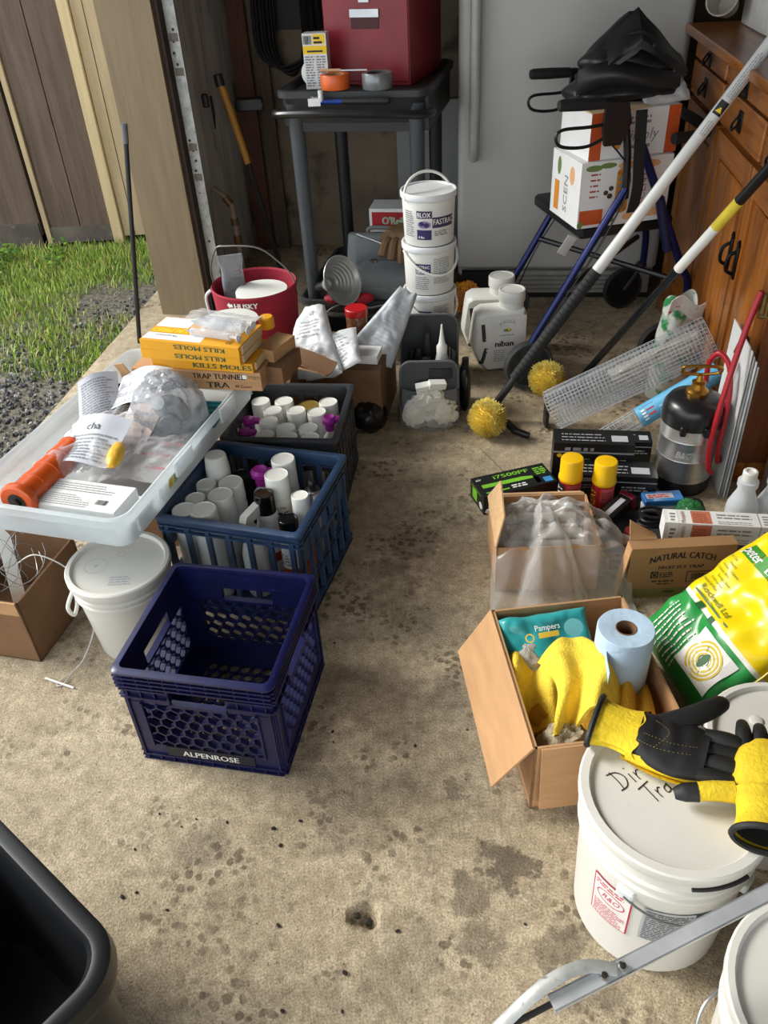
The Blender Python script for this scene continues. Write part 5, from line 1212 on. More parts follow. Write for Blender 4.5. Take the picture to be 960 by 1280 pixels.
t = thing('gear_pouch', 'black gear pouch hanging on the right side of the tool caddy', 'pouch', incaddy(.125, .02, 0)); crumple(MB(), (0, 0, .09), (.02, .06, .09), .15, 61, 22, 16, floor=0).build('pouch', BP, t); MB().cyl((0, -.02, .15), (0, -.02, .21), .012, n=10).build('clip', BP, t)
# ================================================================ RIGHT SIDE
# ---- folding walker (rollator)
BLUE = M('metallic_blue_tube', (20, 34, 88), rough=.28, metal=.45, var=.1); GRIP = M('black_foam_grip', (20, 20, 21), rough=.75)
rl = thing('rollator', 'blue folding walker with black seat and hand grips before the refrigerator', 'walker', (.85, 3.05, 0))
D = Vector((.015, .57, 0))
def V3(*a): return Vector(a)
for sd in (0, 1):
    o = D * sd
    wb(MB().tube([V3(.545, 2.731, .13) + o, V3(.873, 2.797, .693) + o], .0135, 10), 'rear_leg', BLUE, rl)
    wb(MB().tube(spline([V3(.915, 2.805, .81) + o, V3(.93, 2.808, .78) + o, V3(1.115, 2.845, .41) + o, V3(1.155, 2.853, .345) + o, V3(1.166, 2.856, .27) + o, V3(1.168, 2.857, .18) + o], 6), .0145, 10), 'front_leg', BLUE, rl)
    wb(MB().tube(spline([V3(.872, 2.797, .66) + o, V3(.862, 2.795, .80) + o, V3(.835, 2.789, .92) + o, V3(.80, 2.782, .958) + o, V3(.765, 2.775, .962) + o], 6), .0125, 10), 'handle_post', BP, rl)
    wb(MB().tube([V3(.765, 2.775, .960) + o, V3(.69, 2.76, .963) + o, V3(.625, 2.747, .966) + o, V3(.615, 2.745, .966) + o], [.017, .019, .018, .015], 12), 'hand_grip', GRIP, rl)
    wb(MB().tube(spline([V3(.80, 2.782, .90) + o, V3(.72, 2.766, .895) + o, V3(.635, 2.749, .895) + o, V3(.612, 2.744, .875) + o, V3(.635, 2.749, .845) + o, V3(.72, 2.766, .838) + o, V3(.795, 2.78, .868) + o], 6), .0055, 8), 'brake_lever', BP, rl)
    wb(MB().prism([(.770, .965), (.845, .955), (.86, .90), (.83, .835), (.775, .835), (.765, .88)], -.012, .012, X=Matrix.Translation((0, 2.779 + o.y, 0)) @ Matrix(((1, 0, 0, o.x), (.2, 0, 1, -.16), (0, 1, 0, 0), (0, 0, 0, 1)))), 'brake_housing', BP, rl)
    wh = MB(); hub = V3(.568, 2.736, .094) + o; ax_ = V3(-.2, 1, 0).normalized()
    Xw = lathe_x(None, hub - ax_ * .016, ax_)
    tyre = wb(MB().lathe([(.078, .004), (.088, 0), (.094, .008), (.094, .024), (.088, .032), (.078, .028), (.076, .016), (.078, .004)], 36, X=Xw), 'rear_wheel', M('grey_tyre', (66, 68, 70), rough=.7), rl)
    sp = MB()
    for k in range(5): a = k * 2 * PI / 5; sp.tube([Xw @ V3(.012 * math.cos(a), .012 * math.sin(a), .016), Xw @ V3(.08 * math.cos(a + .15), .08 * math.sin(a + .15), .016)], [.013, .009], 6, flat=.6)
    sp.lathe([(.018, .0), (.02, .004), (.02, .028), (.018, .032)], 16, X=Xw); wb(sp, 'wheel_spokes', BP, rl)
    fh = V3(1.088, 2.842, .09) + o; Xf = lathe_x(None, fh - ax_ * .014, ax_)
    wb(MB().lathe([(.074, .003), (.084, 0), (.089, .008), (.089, .02), (.084, .028), (.074, .025), (.02, .02), (.02, .008), (.074, .003)], 32, X=Xf), 'front_wheel', M('dark_tyre', (28, 28, 30), rough=.7), rl)
    wb(MB().tube([V3(1.160, 2.835, .19) + o, V3(1.09, 2.820, .09) + o], .009, 8).tube([V3(1.160, 2.88, .19) + o, V3(1.09, 2.866, .09) + o], .009, 8).tube([V3(1.168, 2.835, .19) + o, V3(1.168, 2.88, .19) + o], .011, 8), 'caster_fork', BP, rl)
    wb(MB().tube(spline([V3(.80, 2.78, .84) + o, V3(.88, 2.79, .72) + o, V3(.80, 2.77, .52) + o, V3(.68, 2.745, .33) + o, V3(.60, 2.73, .16) + o], 8), .003, 6), 'brake_cable', BP, rl)
    wb(MB().tube([V3(1.00, 2.822, .645) + o, V3(1.03, 2.828, .55) + o, V3(1.06, 2.834, .46) + o], .017, 10), 'joint_sleeve', M('dark_blue_sleeve', (22, 28, 66), rough=.4), rl)
wb(MB().rbox((0, 0, 0), (.36, .44, .045), .02, X=Matrix.Translation((.875, 3.085, .535)) @ Matrix.Rotation(math.radians(11), 4, 'Z')), 'seat', BP, rl)
wb(MB().tube(spline([(1.02, 2.83, .83), (1.13, 2.87, .83), (1.17, 2.98, .83), (1.17, 3.2, .83), (1.14, 3.36, .83), (1.03, 3.395, .83)], 8), .018, 10), 'backrest_bar', GRIP, rl)
wb(MB().tube([(.70, 2.79, .36), (1.12, 3.36, .33)], .011, 8), 'cross_brace', BP, rl); wb(MB().tube([(.70, 3.33, .36), (1.12, 2.88, .33)], .011, 8), 'cross_brace', BP, rl)
def strap(pts, w=.038, hook=True):
    P = spline(pts, 6); mb = MB(); n_ = len(P)
    mb.sheet(lambda a, b_: P[min(int(round(b_ * (n_ - 1))), n_ - 1)] + Vector((w * (a - .5), w * .2 * (a - .5), 0)), 4, n_, .003)
    return mb
wb(strap([(.885, 2.775, .935), (.892, 2.765, .80), (.900, 2.765, .70), (.893, 2.77, .62)]), 'strap', M('black_webbing', (22, 22, 22), rough=.8), rl)
wb(strap([(.815, 3.335, .86), (.795, 3.33, .76), (.77, 3.33, .66), (.755, 3.33, .60)]), 'strap', M('black_webbing'), rl)
hk = wb(MB().tube(spline([(.755, 3.33, .60), (.748, 3.33, .575), (.755, 3.33, .555), (.765, 3.33, .565), (.757, 3.33, .595)], 5), .004, 6), 'strap_hook', STEEL, rl)
wb(MB().rbox((0, 0, 0), (.04, .002, .075), .002, X=Matrix.Translation((.715, 2.90, .475)) @ Euler((.2, .5, .3)).to_matrix().to_4x4()), 'care_tag', M('tag_paper', (206, 206, 200), rough=.7), rl)
Print().ring(0, 0, .026, .009, .0016, 0).text('Nova', 0, -.003, .006, 0, al='C').build('lettering', [K_LGREY], rl, lambda x, y, l: V3(.812 + x - .85, 2.785 + .2 * x - 3.05 - .0135 - .0006, .852 + y))
# boxes on the walker seat
Q = math.radians(11)
t = thing('snack_box', 'white food carton with orange blocks standing on the walker seat', 'box', (.862, 2.965, .558), Q)
MB().bb((-.165, -.12, 0), (.165, .12, .215)).build('body', M('carton_white'), t)
p = Print().rect(-.16, .01, -.075, .06, 0).disc(-.12, .195, .03, .01, 2).disc(-.07, .20, .03, .009, 2).disc(.0, .195, .035, .012, 3).disc(.09, .192, .03, .012, 3).rect(-.035, .05, .012, .175, 4, 0).disc(-.0115, .175, .0235, .012, 4, 0).disc(-.0115, .05, .0235, .01, 4, 0).lines(-.028, .055, .006, .17, 5, 1, 2).text('SCENT', .075, .06, .022, 5, rot=PI / 2, w=.11).text('GOODNESS', .04, .06, .010, 1, rot=PI / 2, w=.10).lines(-.13, .10, -.09, .19, 5, 5, 1, fill=.3).disc(-.055, .10, .010, .009, 6).disc(-.052, .125, .009, .008, 6).disc(-.07, .112, .009, .008, 6).disc(-.05, .02, .02, .01, 2).disc(.02, .025, .02, .012, 3).disc(-.155, .012, .01, .012, 2, 1).disc(.11, .03, .04, .014, 3)
COLS = [M('carton_orange', (196, 84, 36), rough=.5), K_GREY, INK('leaf', (104, 128, 66)), INK('peach', (222, 168, 118)), INK('amber', (206, 134, 44)), INK('brick', (160, 60, 40)), INK('cocoa', (70, 50, 34))]
p.build('lettering', COLS, t, on_plane((0, -.12, 0), (1, 0, 0), (0, 0, 1)))
Print().rect(-.09, .02, -.05, .12, 4).text('SCEN', .02, .03, .03, 1, rot=PI / 2, w=.12).disc(.05, .16, .02, .03, 3).disc(-.06, .17, .015, .03, 2).build('end_print', COLS, t, on_plane((-.165, 0, 0), (0, -1, 0), (0, 0, 1)))
t = thing('snack_box', 'second white carton with orange ends on top of the first', 'box', (.878, 2.98, .7735), Q + .03)
MB().bb((-.16, -.11, 0), (.16, .11, .145)).build('body', M('carton_white'), t)
Print().rect(-.16, 0, -.118, .145, 0).rect(.115, 0, .16, .145, 0).text('Simply', -.04, .05, .034, 1, rot=0, shear=.2).rect(-.01, .025, .06, .035, 1).disc(-.06, .04, .012, .016, 4).lines(-.03, .10, .06, .13, 2, 1).build('lettering', COLS, t, on_plane((0, -.11, 0), (1, 0, 0), (0, 0, 1)))
MB().bb((-.165, -.115, .145), (.05, .02, .149)).build('flap', M('inside_card'), t)
pillow_bag('white plastic wrapper sticking up behind the upper carton', (1.01, 2.97, .945), (.9, .2, .1), (0, .6, .6), .16, .10, .03, M('white_wrapper', (190, 188, 186), rough=.4), 44)
# black bag draped over the walker
t = thing('leather_bag', 'slumped black leather bag on top of the walker', 'bag', (.895, 3.075, .92))
BL = M('black_leather', (30, 30, 32), rough=.42, var=.2, scale=9, bump=.3, bscale=30)
def bagshape(a, b_):
    u = 2 * PI * a; z_ = b_
    w = .175 * (1 - z_ ** 1.7) ** .9 + .012; dpt = .115 * (1 - z_ ** 1.5) + .018
    fold = 1 + .16 * math.sin(z_ * 17 + 2 * math.cos(u)) * (1 - z_) + .22 * (abs(nz(math.cos(u), math.sin(u), z_ * 3, 1.6)) - .2)
    return (math.cos(u) * w * fold + .012 - .06 * z_ * (1 - z_) , math.sin(u) * dpt * fold, -.005 + .255 * z_ + .03 * math.cos(u + .6) * (1 - z_))
MB().grid(bagshape, 44, 34, cu=True).build('body', BL, t)
fm = MB().sheet(lambda a, b_: (-.165 + .35 * a, -.02 - .085 * min(1, b_ * 1.6) - .02 * (1 - abs(2 * a - 1)) + .012 * nz(a, b_, 3, 4), .262 - abs(a - .52) * (.30 if a > .52 else .36) - .10 * b_ * (1 - .5 * abs(2 * a - 1)) - .012 * nz(a, b_, 1, 5)), 22, 10, .006); fm.build('flap', BL, t)
fm = MB().sheet(lambda a, b_: (-.175 + .34 * a, -.105 - .035 * math.sin(a * PI) * math.sin(b_ * PI), .03 + .02 * math.sin(a * 5) + .075 * b_), 26, 8, .010); fm.build('fold', BL, t)
MB().tube(spline([(-.02, -.10, .20), (.02, -.135, .205), (.06, -.13, .18), (.05, -.12, .165), (.01, -.12, .18)], 6), .008, 8, flat=.6).build('handle_loop', BL, t)
MB().lathe([(.03, 0), (.045, .004), (.045, .02), (.03, .026)], 20, c=(.10, -.06)).build('ratchet_cap', BP, t)
# ---- poles with brush heads
YBR = M('yellow_bristle', (244, 214, 84), rough=.7, var=.15, scale=40, c2=(246, 224, 130), cover=.6)
def brush(parent_label, loc, axis, R, name='cobweb_brush', mat=None, half=.9, seed=1, handle=True, n=2600, stem=(.0, .10)):
    t = thing(name, parent_label, 'brush', loc, rot=Vector(axis).to_track_quat('Z', 'Y').to_euler()); rd = random.Random(seed); mb = MB(); mat = mat or YBR
    for i in range(n):
        ct_ = rd.uniform(-.35, 1); st_ = math.sqrt(1 - ct_ * ct_); a = rd.random() * 2 * PI
        d = Vector((st_ * math.cos(a), st_ * math.sin(a), ct_)); l = R * rd.uniform(.86, 1.03)
        tgt = d * l * Vector((1, 1, 1)).length / math.sqrt(3); b0 = d * R * .25
        mid = d * l * .7 + Vector((rd.uniform(-1, 1), rd.uniform(-1, 1), rd.uniform(-1, 1))) * R * .05
        e = tgt + Vector((rd.uniform(-1, 1), rd.uniform(-1, 1), rd.uniform(-1, 1))) * R * .10
        s_ = d.orthogonal().normalized() * .0013; s2 = d.cross(s_).normalized() * .0013
        mb.add([b0 + s_, b0 - s_, mid + s_, mid - s_, e + s2, e - s2], [(0, 1, 3, 2), (2, 3, 5, 4)], i % 2)
    mb.lathe([(0, -.3 * R), (R * .62, -.28 * R), (R * .80, .1 * R), (R * .66, .55 * R), (R * .3, .78 * R), (0, .8 * R)], 20, mi=2)
    b_ = mb.build('bristles', [mat, M('yellow_bristle_light', (252, 234, 140), rough=.7) if mat is YBR else mat, M('bristle_core', (232, 192, 70), rough=.9) if mat is YBR else M('bristle_core_orange', (110, 64, 14), rough=.9)], t); b_['kind'] = 'stuff'
    MB().lathe([(R * .30, -R * .25), (R * .28, -R * .55), (.016, -R * .62), (.014, -R * .62 - stem[1])], 14).build('socket', BP, t)
    return t
brush('round yellow brush head in front of the foam handled pole', (.375, 2.42, .064), (-.55, -.80, .10), .066, seed=2, stem=(0, .06))
brush('round yellow brush head beside the walker wheel and wire roll', (.628, 2.67, .066), (-.45, -.75, .22), .066, seed=5, stem=(0, .05))
t = brush('orange fan brush standing on the floor before the refrigerator', (.40, 3.28, .135), (.05, -.2, 1), .075, mat=M('orange_bristle', (214, 138, 30), rough=.7, var=.2), seed=9, n=1800, stem=(0, .02))
t = tag(MB().tube([(.44, 2.45, .03), (.47, 2.40, .016), (.51, 2.37, .013)], [.013, .014, .012], 10).build('pole_stub', BP), 'short black pole end lying on the floor behind the brush', 'pole')
def pole(label, segs, name='extension_pole'):
    a = Vector(segs[0][0]); t = thing(name, label, 'pole', a)
    for q0, q1, r_, m_, nm in segs: wb(MB().cyl(q0, q1, r_, n=16), nm, m_, t)
    return t
A = Vector((.405, 2.505, .055)); B_ = Vector((1.12, 2.5, 1.13)); dd = B_ - A
def onp(k): return A + dd * k
t = pole('long white extension pole with a black foam grip leaning on the sideboard', [(onp(0), onp(.10), .013, BP, 'ferrule'), (onp(.10), onp(.44), .0195, GRIP, 'foam_grip'), (onp(.44), onp(1.42), .0178, M('white_pole', (206, 206, 202), rough=.4, var=.04), 'tube')])
for k in range(22):
    q0 = onp(.12 + .0145 * k); MB_ = MB().lathe([(.0195, -.004), (.0215, 0), (.0195, .004)], 10, X=lathe_x(None, q0, dd)); wb(MB_, 'grip_ridge', GRIP, t)
fx = dd.normalized(); fy = Vector((-fx.z, 0, fx.x)); 
def polefn(o, xd, out, r_):
    xd = Vector(xd).normalized(); out = (Vector(out) - xd * Vector(out).dot(xd)).normalized(); sd_ = out.cross(xd)
    return lambda x, y, l: o + xd * x + (out * math.cos(y / r_) + sd_ * math.sin(y / r_)) * (r_ + .0006 + .0003 * l)
f_ = polefn(onp(.80) - A, dd, (-.2, -1, .45), .0178)
wl_ = Print()
for k in range(7): wl_.rect(.06, -.014 + .004 * k, .10, -.010 + .004 * k, 0)
for k in range(6): wl_.poly([(.068, -.009 + .003 * k), (.068, -.006 + .003 * k), (.068 + .016 * (1 - abs(k - 2.5) / 3), -.006 + .003 * k), (.068 + .016 * (1 - abs(k - 2.5) / 3), -.009 + .003 * k)], 1, 1)
wl_.lines(.11, -.012, .26, .012, 4, 2, 1, fill=.4).lines(0, -.010, .05, .010, 3, 2, 1, fill=.3).build('warning_label', [K_BLACK, K_YEL, K_GREY], t, f_)
A2 = Vector((.765, 2.70, .05)); B2 = Vector((1.010, 2.12, .906)); d2 = B2 - A2
t = pole('black and silver pole with a yellow tag leaning to the right', [(A2, A2 + d2 * .62, .0125, M('black_chrome', (60, 62, 66), rough=.22, metal=.8), 'tube'), (A2 + d2 * .62, A2 + d2 * .80, .0150, WP, 'white_sleeve'), (A2 + d2 * .80, A2 + d2 * .90, .0152, M('yellow_tag', (220, 196, 60), rough=.5), 'tag'), (A2 + d2 * .90, A2 + d2 * 1.32, .0140, BP, 'upper_tube')])
# thin black pole outside by the post
t = pole('thin black pole standing outside against the tan post', [((-1.03, 3.35, -.03), (-.905, 3.40, .80), .0095, BLK, 'shaft'), ((-.905, 3.40, .80), (-.896, 3.402, .87), .012, M('grey_plastic_tip', (96, 98, 100), rough=.5), 'tip')])
# ---- bait jugs
def jug(label, loc, rz):
    t = thing('bait_jug', label, 'jug', loc, rz)
    X = Matrix.Rotation(PI / 2, 4, 'X')
    out = [(-.055, 0), (.085, 0), (.098, .02), (.098, .225), (.088, .245), (-.070, .245), (-.094, .23), (-.100, .20), (-.112, .10), (-.085, .03)]
    hol = None
    mb = MB(); y0, y1 = -.055, .055
    # body built from a front outline, bevelled by two inner outlines
    c_ = (0, .12)
    def ins(k): return [(c_[0] + (p_[0] - c_[0]) * k, c_[1] + (p_[1] - c_[1]) * k) for p_ in out]
    rows = [(ins(.90), y0), (ins(.985), y0 + .012), (ins(1), y0 + .03), (ins(1), y1 - .03), (ins(.985), y1 - .012), (ins(.90), y1)]
    vs = []; n_ = len(out); fs = []
    for pts, y_ in rows: vs += [(p_[0], y_, p_[1]) for p_ in pts]
    for j in range(5):
        for i in range(n_): fs.append((j * n_ + i, j * n_ + (i + 1) % n_, (j + 1) * n_ + (i + 1) % n_, (j + 1) * n_ + i))
    fs += [list(range(n_))[::-1], list(range(5 * n_, 6 * n_))]
    mb.add(vs, fs); mb.build('body', WP, t)
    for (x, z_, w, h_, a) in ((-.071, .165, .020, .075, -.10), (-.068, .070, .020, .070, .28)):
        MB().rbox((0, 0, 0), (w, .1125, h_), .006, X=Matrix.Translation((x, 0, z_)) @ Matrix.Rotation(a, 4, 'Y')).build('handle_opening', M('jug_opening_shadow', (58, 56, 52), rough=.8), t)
        for k in range(4): MB().cyl((x + .012, -.058, z_ - .025 + .016 * k), (x + .012, -.05, z_ - .025 + .016 * k), .005, n=8).build('finger_ridge', WP, t)
    MB().lathe([(.046, .24), (.046, .27)], 28, c=(.045, 0)).build('neck', WP, t)
    MB().lathe([(.049, .268), (.051, .271), (.051, .305), (.048, .310), (.043, .3095), (.042, .307), (0, .307)], 32, c=(.045, 0)).build('lid', WP, t)
    Print().rect(-.045, .04, .092, .225, 0).text('EAGLE', .02, .19, .012, 1, al='C', w=.06, arch=.010).disc(.02, .17, .016, .006, 2, 1).disc(.026, .174, .005, .006, 3, 2).lines(-.01, .148, .055, .155, 1, 1, 1, fill=.5).text('niban', -.025, .105, .024, 4, w=.07, bold=.06).lines(-.03, .045, .02, .095, 6, 1, 1, fill=.35).build('lettering', [M('jug_label', (224, 222, 216), rough=.5), K_GREY, INK('olive', (120, 136, 60)), K_YEL, K_BLACK], t, on_plane((0, -.055, 0), (1, 0, 0), (0, 0, 1)))
    return t
jug('front white bait jug with a printed label beside the walker wheel', (.487, 2.935, 0), math.radians(4))
jug('rear white bait jug half hidden behind the lettered one', (.470, 3.085, 0), math.radians(-4))

# ---- roll of wire mesh and a smaller labelled roll
def mesh_roll(mb, p0, p1, r, pitch, wire=.0007, ph=0.0):
    X = lathe_x(None, p0, Vector(p1) - Vector(p0)); L_ = (Vector(p1) - Vector(p0)).length; n_ = max(8, int(2 * PI * r / pitch)); m_ = int(L_ / pitch)
    for i in range(n_):
        a = 2 * PI * (i + ph) / n_; mb.tube([X @ Vector((r * math.cos(a), r * math.sin(a), 0)), X @ Vector((r * math.cos(a), r * math.sin(a), L_))], wire, 4, cap=False)
    for j in range(m_ + 1):
        z_ = j * L_ / m_; mb.tube([X @ Vector((r * math.cos(2 * PI * i / 26), r * math.sin(2 * PI * i / 26), z_)) for i in range(26)], wire, 4, closed=True)
    return mb
GAL = M('galvanised_wire', (196, 200, 204), rough=.42, metal=.5, var=.08)
R0, R1 = Vector((.594, 2.425, .074)), Vector((1.070, 2.37, .340))
t = thing('wire_mesh_roll', 'roll of galvanised wire mesh propped towards the sideboard', 'wire roll', R0)
wb(mesh_roll(MB(), R0, R1, .070, .0125), 'outer_layer', GAL, t); wb(mesh_roll(MB(), R0, R1, .058, .0125, ph=.7), 'inner_layer', GAL, t)
wb(MB().rbox((0, 0, 0), (.012, .05, .075), .004, X=Matrix.Translation(R0 + Vector((-.012, .02, -.03)))), 'end_block', BP, t)
def alongroll(s_, a, r_):
    X = lathe_x(None, R0, R1 - R0); return X @ Vector((r_ * math.cos(a), r_ * math.sin(a), s_))
t = tag(MB().sheet(lambda a, b_: alongroll(.22 + .30 * a, -.6 + 2.6 * b_ + .2 * nz(a, b_, 2, 4), .042 + .012 * nz(a, b_, 1, 6)), 30, 20, .0008).build('produce_bag', clear('printed_bag', (226, 222, 214), opac=.55, rough=.2, edge=.4)), 'clear printed bag stuffed inside the wire mesh roll', 'bag')
pr_ = Print(); rr_ = random.Random(4)
for i in range(46): pr_.disc(.24 + rr_.random() * .2, rr_.uniform(.2, 1.7), .012 * rr_.uniform(.4, 1), .16 * rr_.uniform(.4, 1), rr_.randrange(3), 1 + .1 * i, 9)
pr_.build('printed_blossoms', [INK('red_orange', (200, 80, 50)), INK('mustard', (204, 164, 60)), INK('grass_green', (96, 136, 60))], t, lambda x, y, l: alongroll(x, -.6 + y, .0525 + .0003 * l))
t = thing('seed_bag', 'green white and red printed bag standing behind the wire roll', 'bag', (1.055, 2.62, 0))
def sbag(a, b_):
    u = 2 * PI * a; k = .075 * (1 - .25 * b_); e = 1 if b_ < .8 else 1 - (b_ - .8) * 2.2
    return (math.cos(u) * k * (1 + .15 * nz(a, b_, 1, 5)), math.sin(u) * .05 * e * (1 + .2 * nz(a, b_, 3, 5)), .36 * b_ + .03 * math.sin(u * 2) * b_)
MB().grid(sbag, 26, 18, cu=True).build('bag', [M('bag_white_green', (206, 208, 200), rough=.4, c2=(34, 130, 70), cover=.5, scale=9)], t)
MB().sheet(lambda a, b_: (-.06 + .12 * a, -.052 - .02 * b_, .33 + .06 * b_ + .02 * math.sin(a * 6)), 14, 6, .002).build('fold', M('bag_red_edge', (206, 204, 198), rough=.4, c2=(176, 44, 44), cover=.55, scale=16), t)
R2, R3 = Vector((.739, 2.285, .038)), Vector((1.072, 2.285, .255))
t = thing('wire_mesh_roll', 'thin roll of wire netting in a sky blue paper label', 'wire roll', R2)
wb(mesh_roll(MB(), R2, R3, .032, .018, .0009), 'netting', GAL, t); wb(mesh_roll(MB(), R2, R3, .025, .018, .0009, .5), 'inner_netting', GAL, t)
q0 = R2 + (R3 - R2) * .33; wb(MB().cyl(q0, R3 + (R3 - R2) * .02, .0345, n=24, cap=False), 'paper_label', M('sky_blue_paper', (92, 168, 206), rough=.5), t)
f_ = polefn(R2 + (R3 - R2) * .36 - R2, R3 - R2, (-.1, -.9, .5), .0348)
Print().rect(.0, -.02, .05, .03, 0).rect(.02, -.006, .046, .016, 1, 1).lines(.003, -.016, .018, .026, 4, 2, 1).lines(.06, -.01, .19, .014, 2, 3, 1, fill=.4).build('lettering', [INK('slate', (70, 76, 84)), K_RED, K_WHITE, INK('blue_pale', (160, 204, 226))], t, f_)
# ---- stainless sprayer
t = thing('pressure_sprayer', 'stainless steel hand sprayer with black top and red hose', 'sprayer', (.928, 2.070, 0), math.radians(-10)); t.scale = (.93, .93, 1)
BRA = M('brass', (176, 132, 56), rough=.3, metal=.9, var=.12)
MB().lathe([(.084, 0), (.092, .004), (.094, .03), (.091, .036), (.089, .05)], 40).build('base_boot', BP, t)
MB().lathe([(.0895, .04), (.090, .052), (.090, .118), (.0915, .121), (.090, .124), (.090, .182), (.0915, .185), (.090, .188), (.090, .25)], 48).build('tank', M('brushed_stainless', (204, 204, 202), rough=.34, metal=.9, var=.10, scale=5, stretch=(1, 1, 14)), t)
MB().lathe([(.092, .225), (.095, .228), (.095, .262), (.092, .28), (.080, .298), (.05, .308), (.03, .31)], 44).build('top_cover', M('black_cover', (26, 26, 28), rough=.3), t)
for k in range(3):
    a = -2.0 + k * .75; MB().rbox((.095 * math.cos(a), .095 * math.sin(a), .23), (.018, .022, .03), .005).build('cover_clip', BP, t)
MB().lathe([(.032, .305), (.034, .309), (.034, .322), (.028, .327), (.022, .33), (.019, .345), (.022, .349), (.012, .353), (.008, .37)], 24).build('pump_collar', BRA, t)
MB().tube(spline([(-.055, 0, .385), (-.05, .01, .372), (.0, .012, .366), (.05, .01, .372), (.06, 0, .385), (.05, -.006, .398), (0, -.008, .402), (-.05, -.006, .398)], 6, closed=True), .0048, 8, closed=True).build('pump_handle', BRA, t)
RH = M('red_rubber_hose', (164, 24, 36), rough=.38, var=.06)
MB().tube(spline([(.03, .04, .33), (.03, .045, .39), (.05, .03, .425), (.078, .0, .40), (.088, -.03, .33), (.086, -.05, .24), (.084, -.06, .16), (.096, -.04, .105), (.115, .0, .10), (.12, .03, .15), (.125, .04, .22)], 8), .0085, 10).build('hose', RH, t)
MB().tube(spline([(.072, -.085, .09), (.055, -.10, .12), (.045, -.10, .20), (.055, -.085, .32), (.072, -.06, .43), (.09, -.04, .53), (.105, -.03, .60), (.112, -.028, .63)], 8), .0090, 10).build('hose_riser', RH, t)
MB().tube([(.112, -.028, .63), (.116, -.02, .60), (.112, .02, .52), (.100, .05, .42)], .006, 8).build('wand', BRA, t)
MB().rbox((.128, -.015, .585), (.014, .02, .07), .004).cyl((.12, -.02, .56), (.15, -.02, .555), .008, n=10).cyl((.14, -.02, .55), (.14, -.02, .60), .007, n=10).build('spray_valve', M('aged_brass', (150, 128, 84), rough=.35, metal=.85), t)
Print().text('B&G', -.05, .0, .022, 0, shear=.25, w=.045).text('Extenda', .02, .0, .022, 0, shear=.25, w=.075).build('etched_lettering', [INK('etched', (188, 188, 186))], t, on_cyl(.0895, .135, -1.55, eps=.0012))
# ---- boards and cartons against the sideboard
for i in range(4):
    t = tag(MB().bb((0, 0, 0), (.003, .22, .475 - .012 * i)).build('sign_board', M('board_lit_shaded_%d' % (i % 2), ((206, 208, 206), (150, 150, 148))[i % 2], rough=.6), None, (1.019 + .0048 * i, 1.985 - .008 * i, .001), (0, 0, TH)), ('white corrugated sign board %s in the row beside the sprayer' % ('first and nearest the sprayer', 'second', 'third', 'last before the brown carton')[i]), 'board')  # every other board coloured darker, painting in the shade of the gaps between
MAU = M('mauve_brown_card', (122, 98, 84), rough=.85, var=.06)
t = thing('cardboard_box', 'tall dark brown carton at the right edge behind the sign boards', 'box', (1.31, 1.862, 0), math.radians(-6))
open_box(MB(), .17, .13, .46).build('body', MAU, t)
MB().sheet(lambda a, b_: (-.172 - .05 * math.sin(b_ * 1.5), -.13 + .26 * a, .46 + .075 * b_), 6, 8, .004).build('flap', CARD, t)
t = thing('cardboard_box', 'grey brown carton at the right edge behind the spray bottles', 'box', (1.31, 1.62, 0), math.radians(-4))
MB().bb((-.165, -.10, 0), (.165, .10, .29)).build('body', M('grey_brown_card', (132, 112, 100), rough=.85, var=.05), t)
# ---- pair of white spray bottles
def spray_bottle(label, loc, rz, txt):
    t = thing('spray_bottle', label, 'bottle', loc, rz)
    MB().lathe([(.038, 0), (.042, .006), (.042, .095), (.041, .105), (.030, .135), (.024, .150), (.023, .165), (.0275, .168), (.0275, .184), (.021, .187), (.0205, .190)], 30).build('body', clear('natural_hdpe', (226, 230, 232), opac=.92, rough=.35, edge=.1), t)
    MB().lathe([(.019, .188), (.020, .190), (.0195, .213), (.017, .216), (.012, .216), (.011, .212), (0, .212)], 20).build('nozzle_cap', WP, t)
    Print().rect(-.045, .03, .045, .095, 0).text(txt, -.04, .07, .015, 1, w=.065, bold=.03).lines(-.04, .035, .03, .06, 3, 2).build('lettering', [K_WHITE, INK('deep_blue', (40, 48, 110)), K_GREY], t, on_cyl(.042, 0, -1.75, eps=.0014))
    return t
spray_bottle('white spray bottle with blue lettering and no trigger head', (1.0, 1.80, 0), 0, 'Bio-F')
spray_bottle('second white bottle at the right picture edge with a blue label', (1.083, 1.80, 0), .3, 'B')
# ================================================================ RIGHT FOREGROUND
# ---- boxes around the foam cans
t = thing('glove_box', 'black carton with lime green print lying on the floor', 'box', (.402, 2.040, 0), math.radians(15))
MB().bb((-.12, -.053, 0), (.12, .053, .066)).build('body', M('black_carton', (22, 24, 24), rough=.4, var=.1), t)
LIME = INK('lime', (120, 190, 50))
Print().text('i7500PF', -.055, .022, .018, 0, w=.115, bold=.04).rect(-.105, -.012, .03, .006, 0, 0).rect(-.105, -.04, -.03, -.034, 0).poly([(.03, -.012), (.075, -.012), (.075, -.04), (.06, -.04), (.06, .0), (.03, .006)], 0).lines(.075, .0, .115, .04, 4, 0).text('eir', -.112, .028, .012, 1).lines(-.02, -.04, .03, -.02, 2, 1).rect(.085, -.045, .112, -.02, 2).build('lettering', [LIME, K_WHITE, INK('cyan', (60, 140, 200))], t, on_plane((0, 0, .066), (1, 0, 0), (0, 1, 0)))
Print().rect(-.035, .012, .0, .05, 0).disc(.03, .02, .012, .012, 1).lines(-.04, .054, .04, .06, 1, 0).build('end_print', [LIME, K_WHITE], t, on_plane((-.12, 0, 0), (0, -1, 0), (0, 0, 1)))
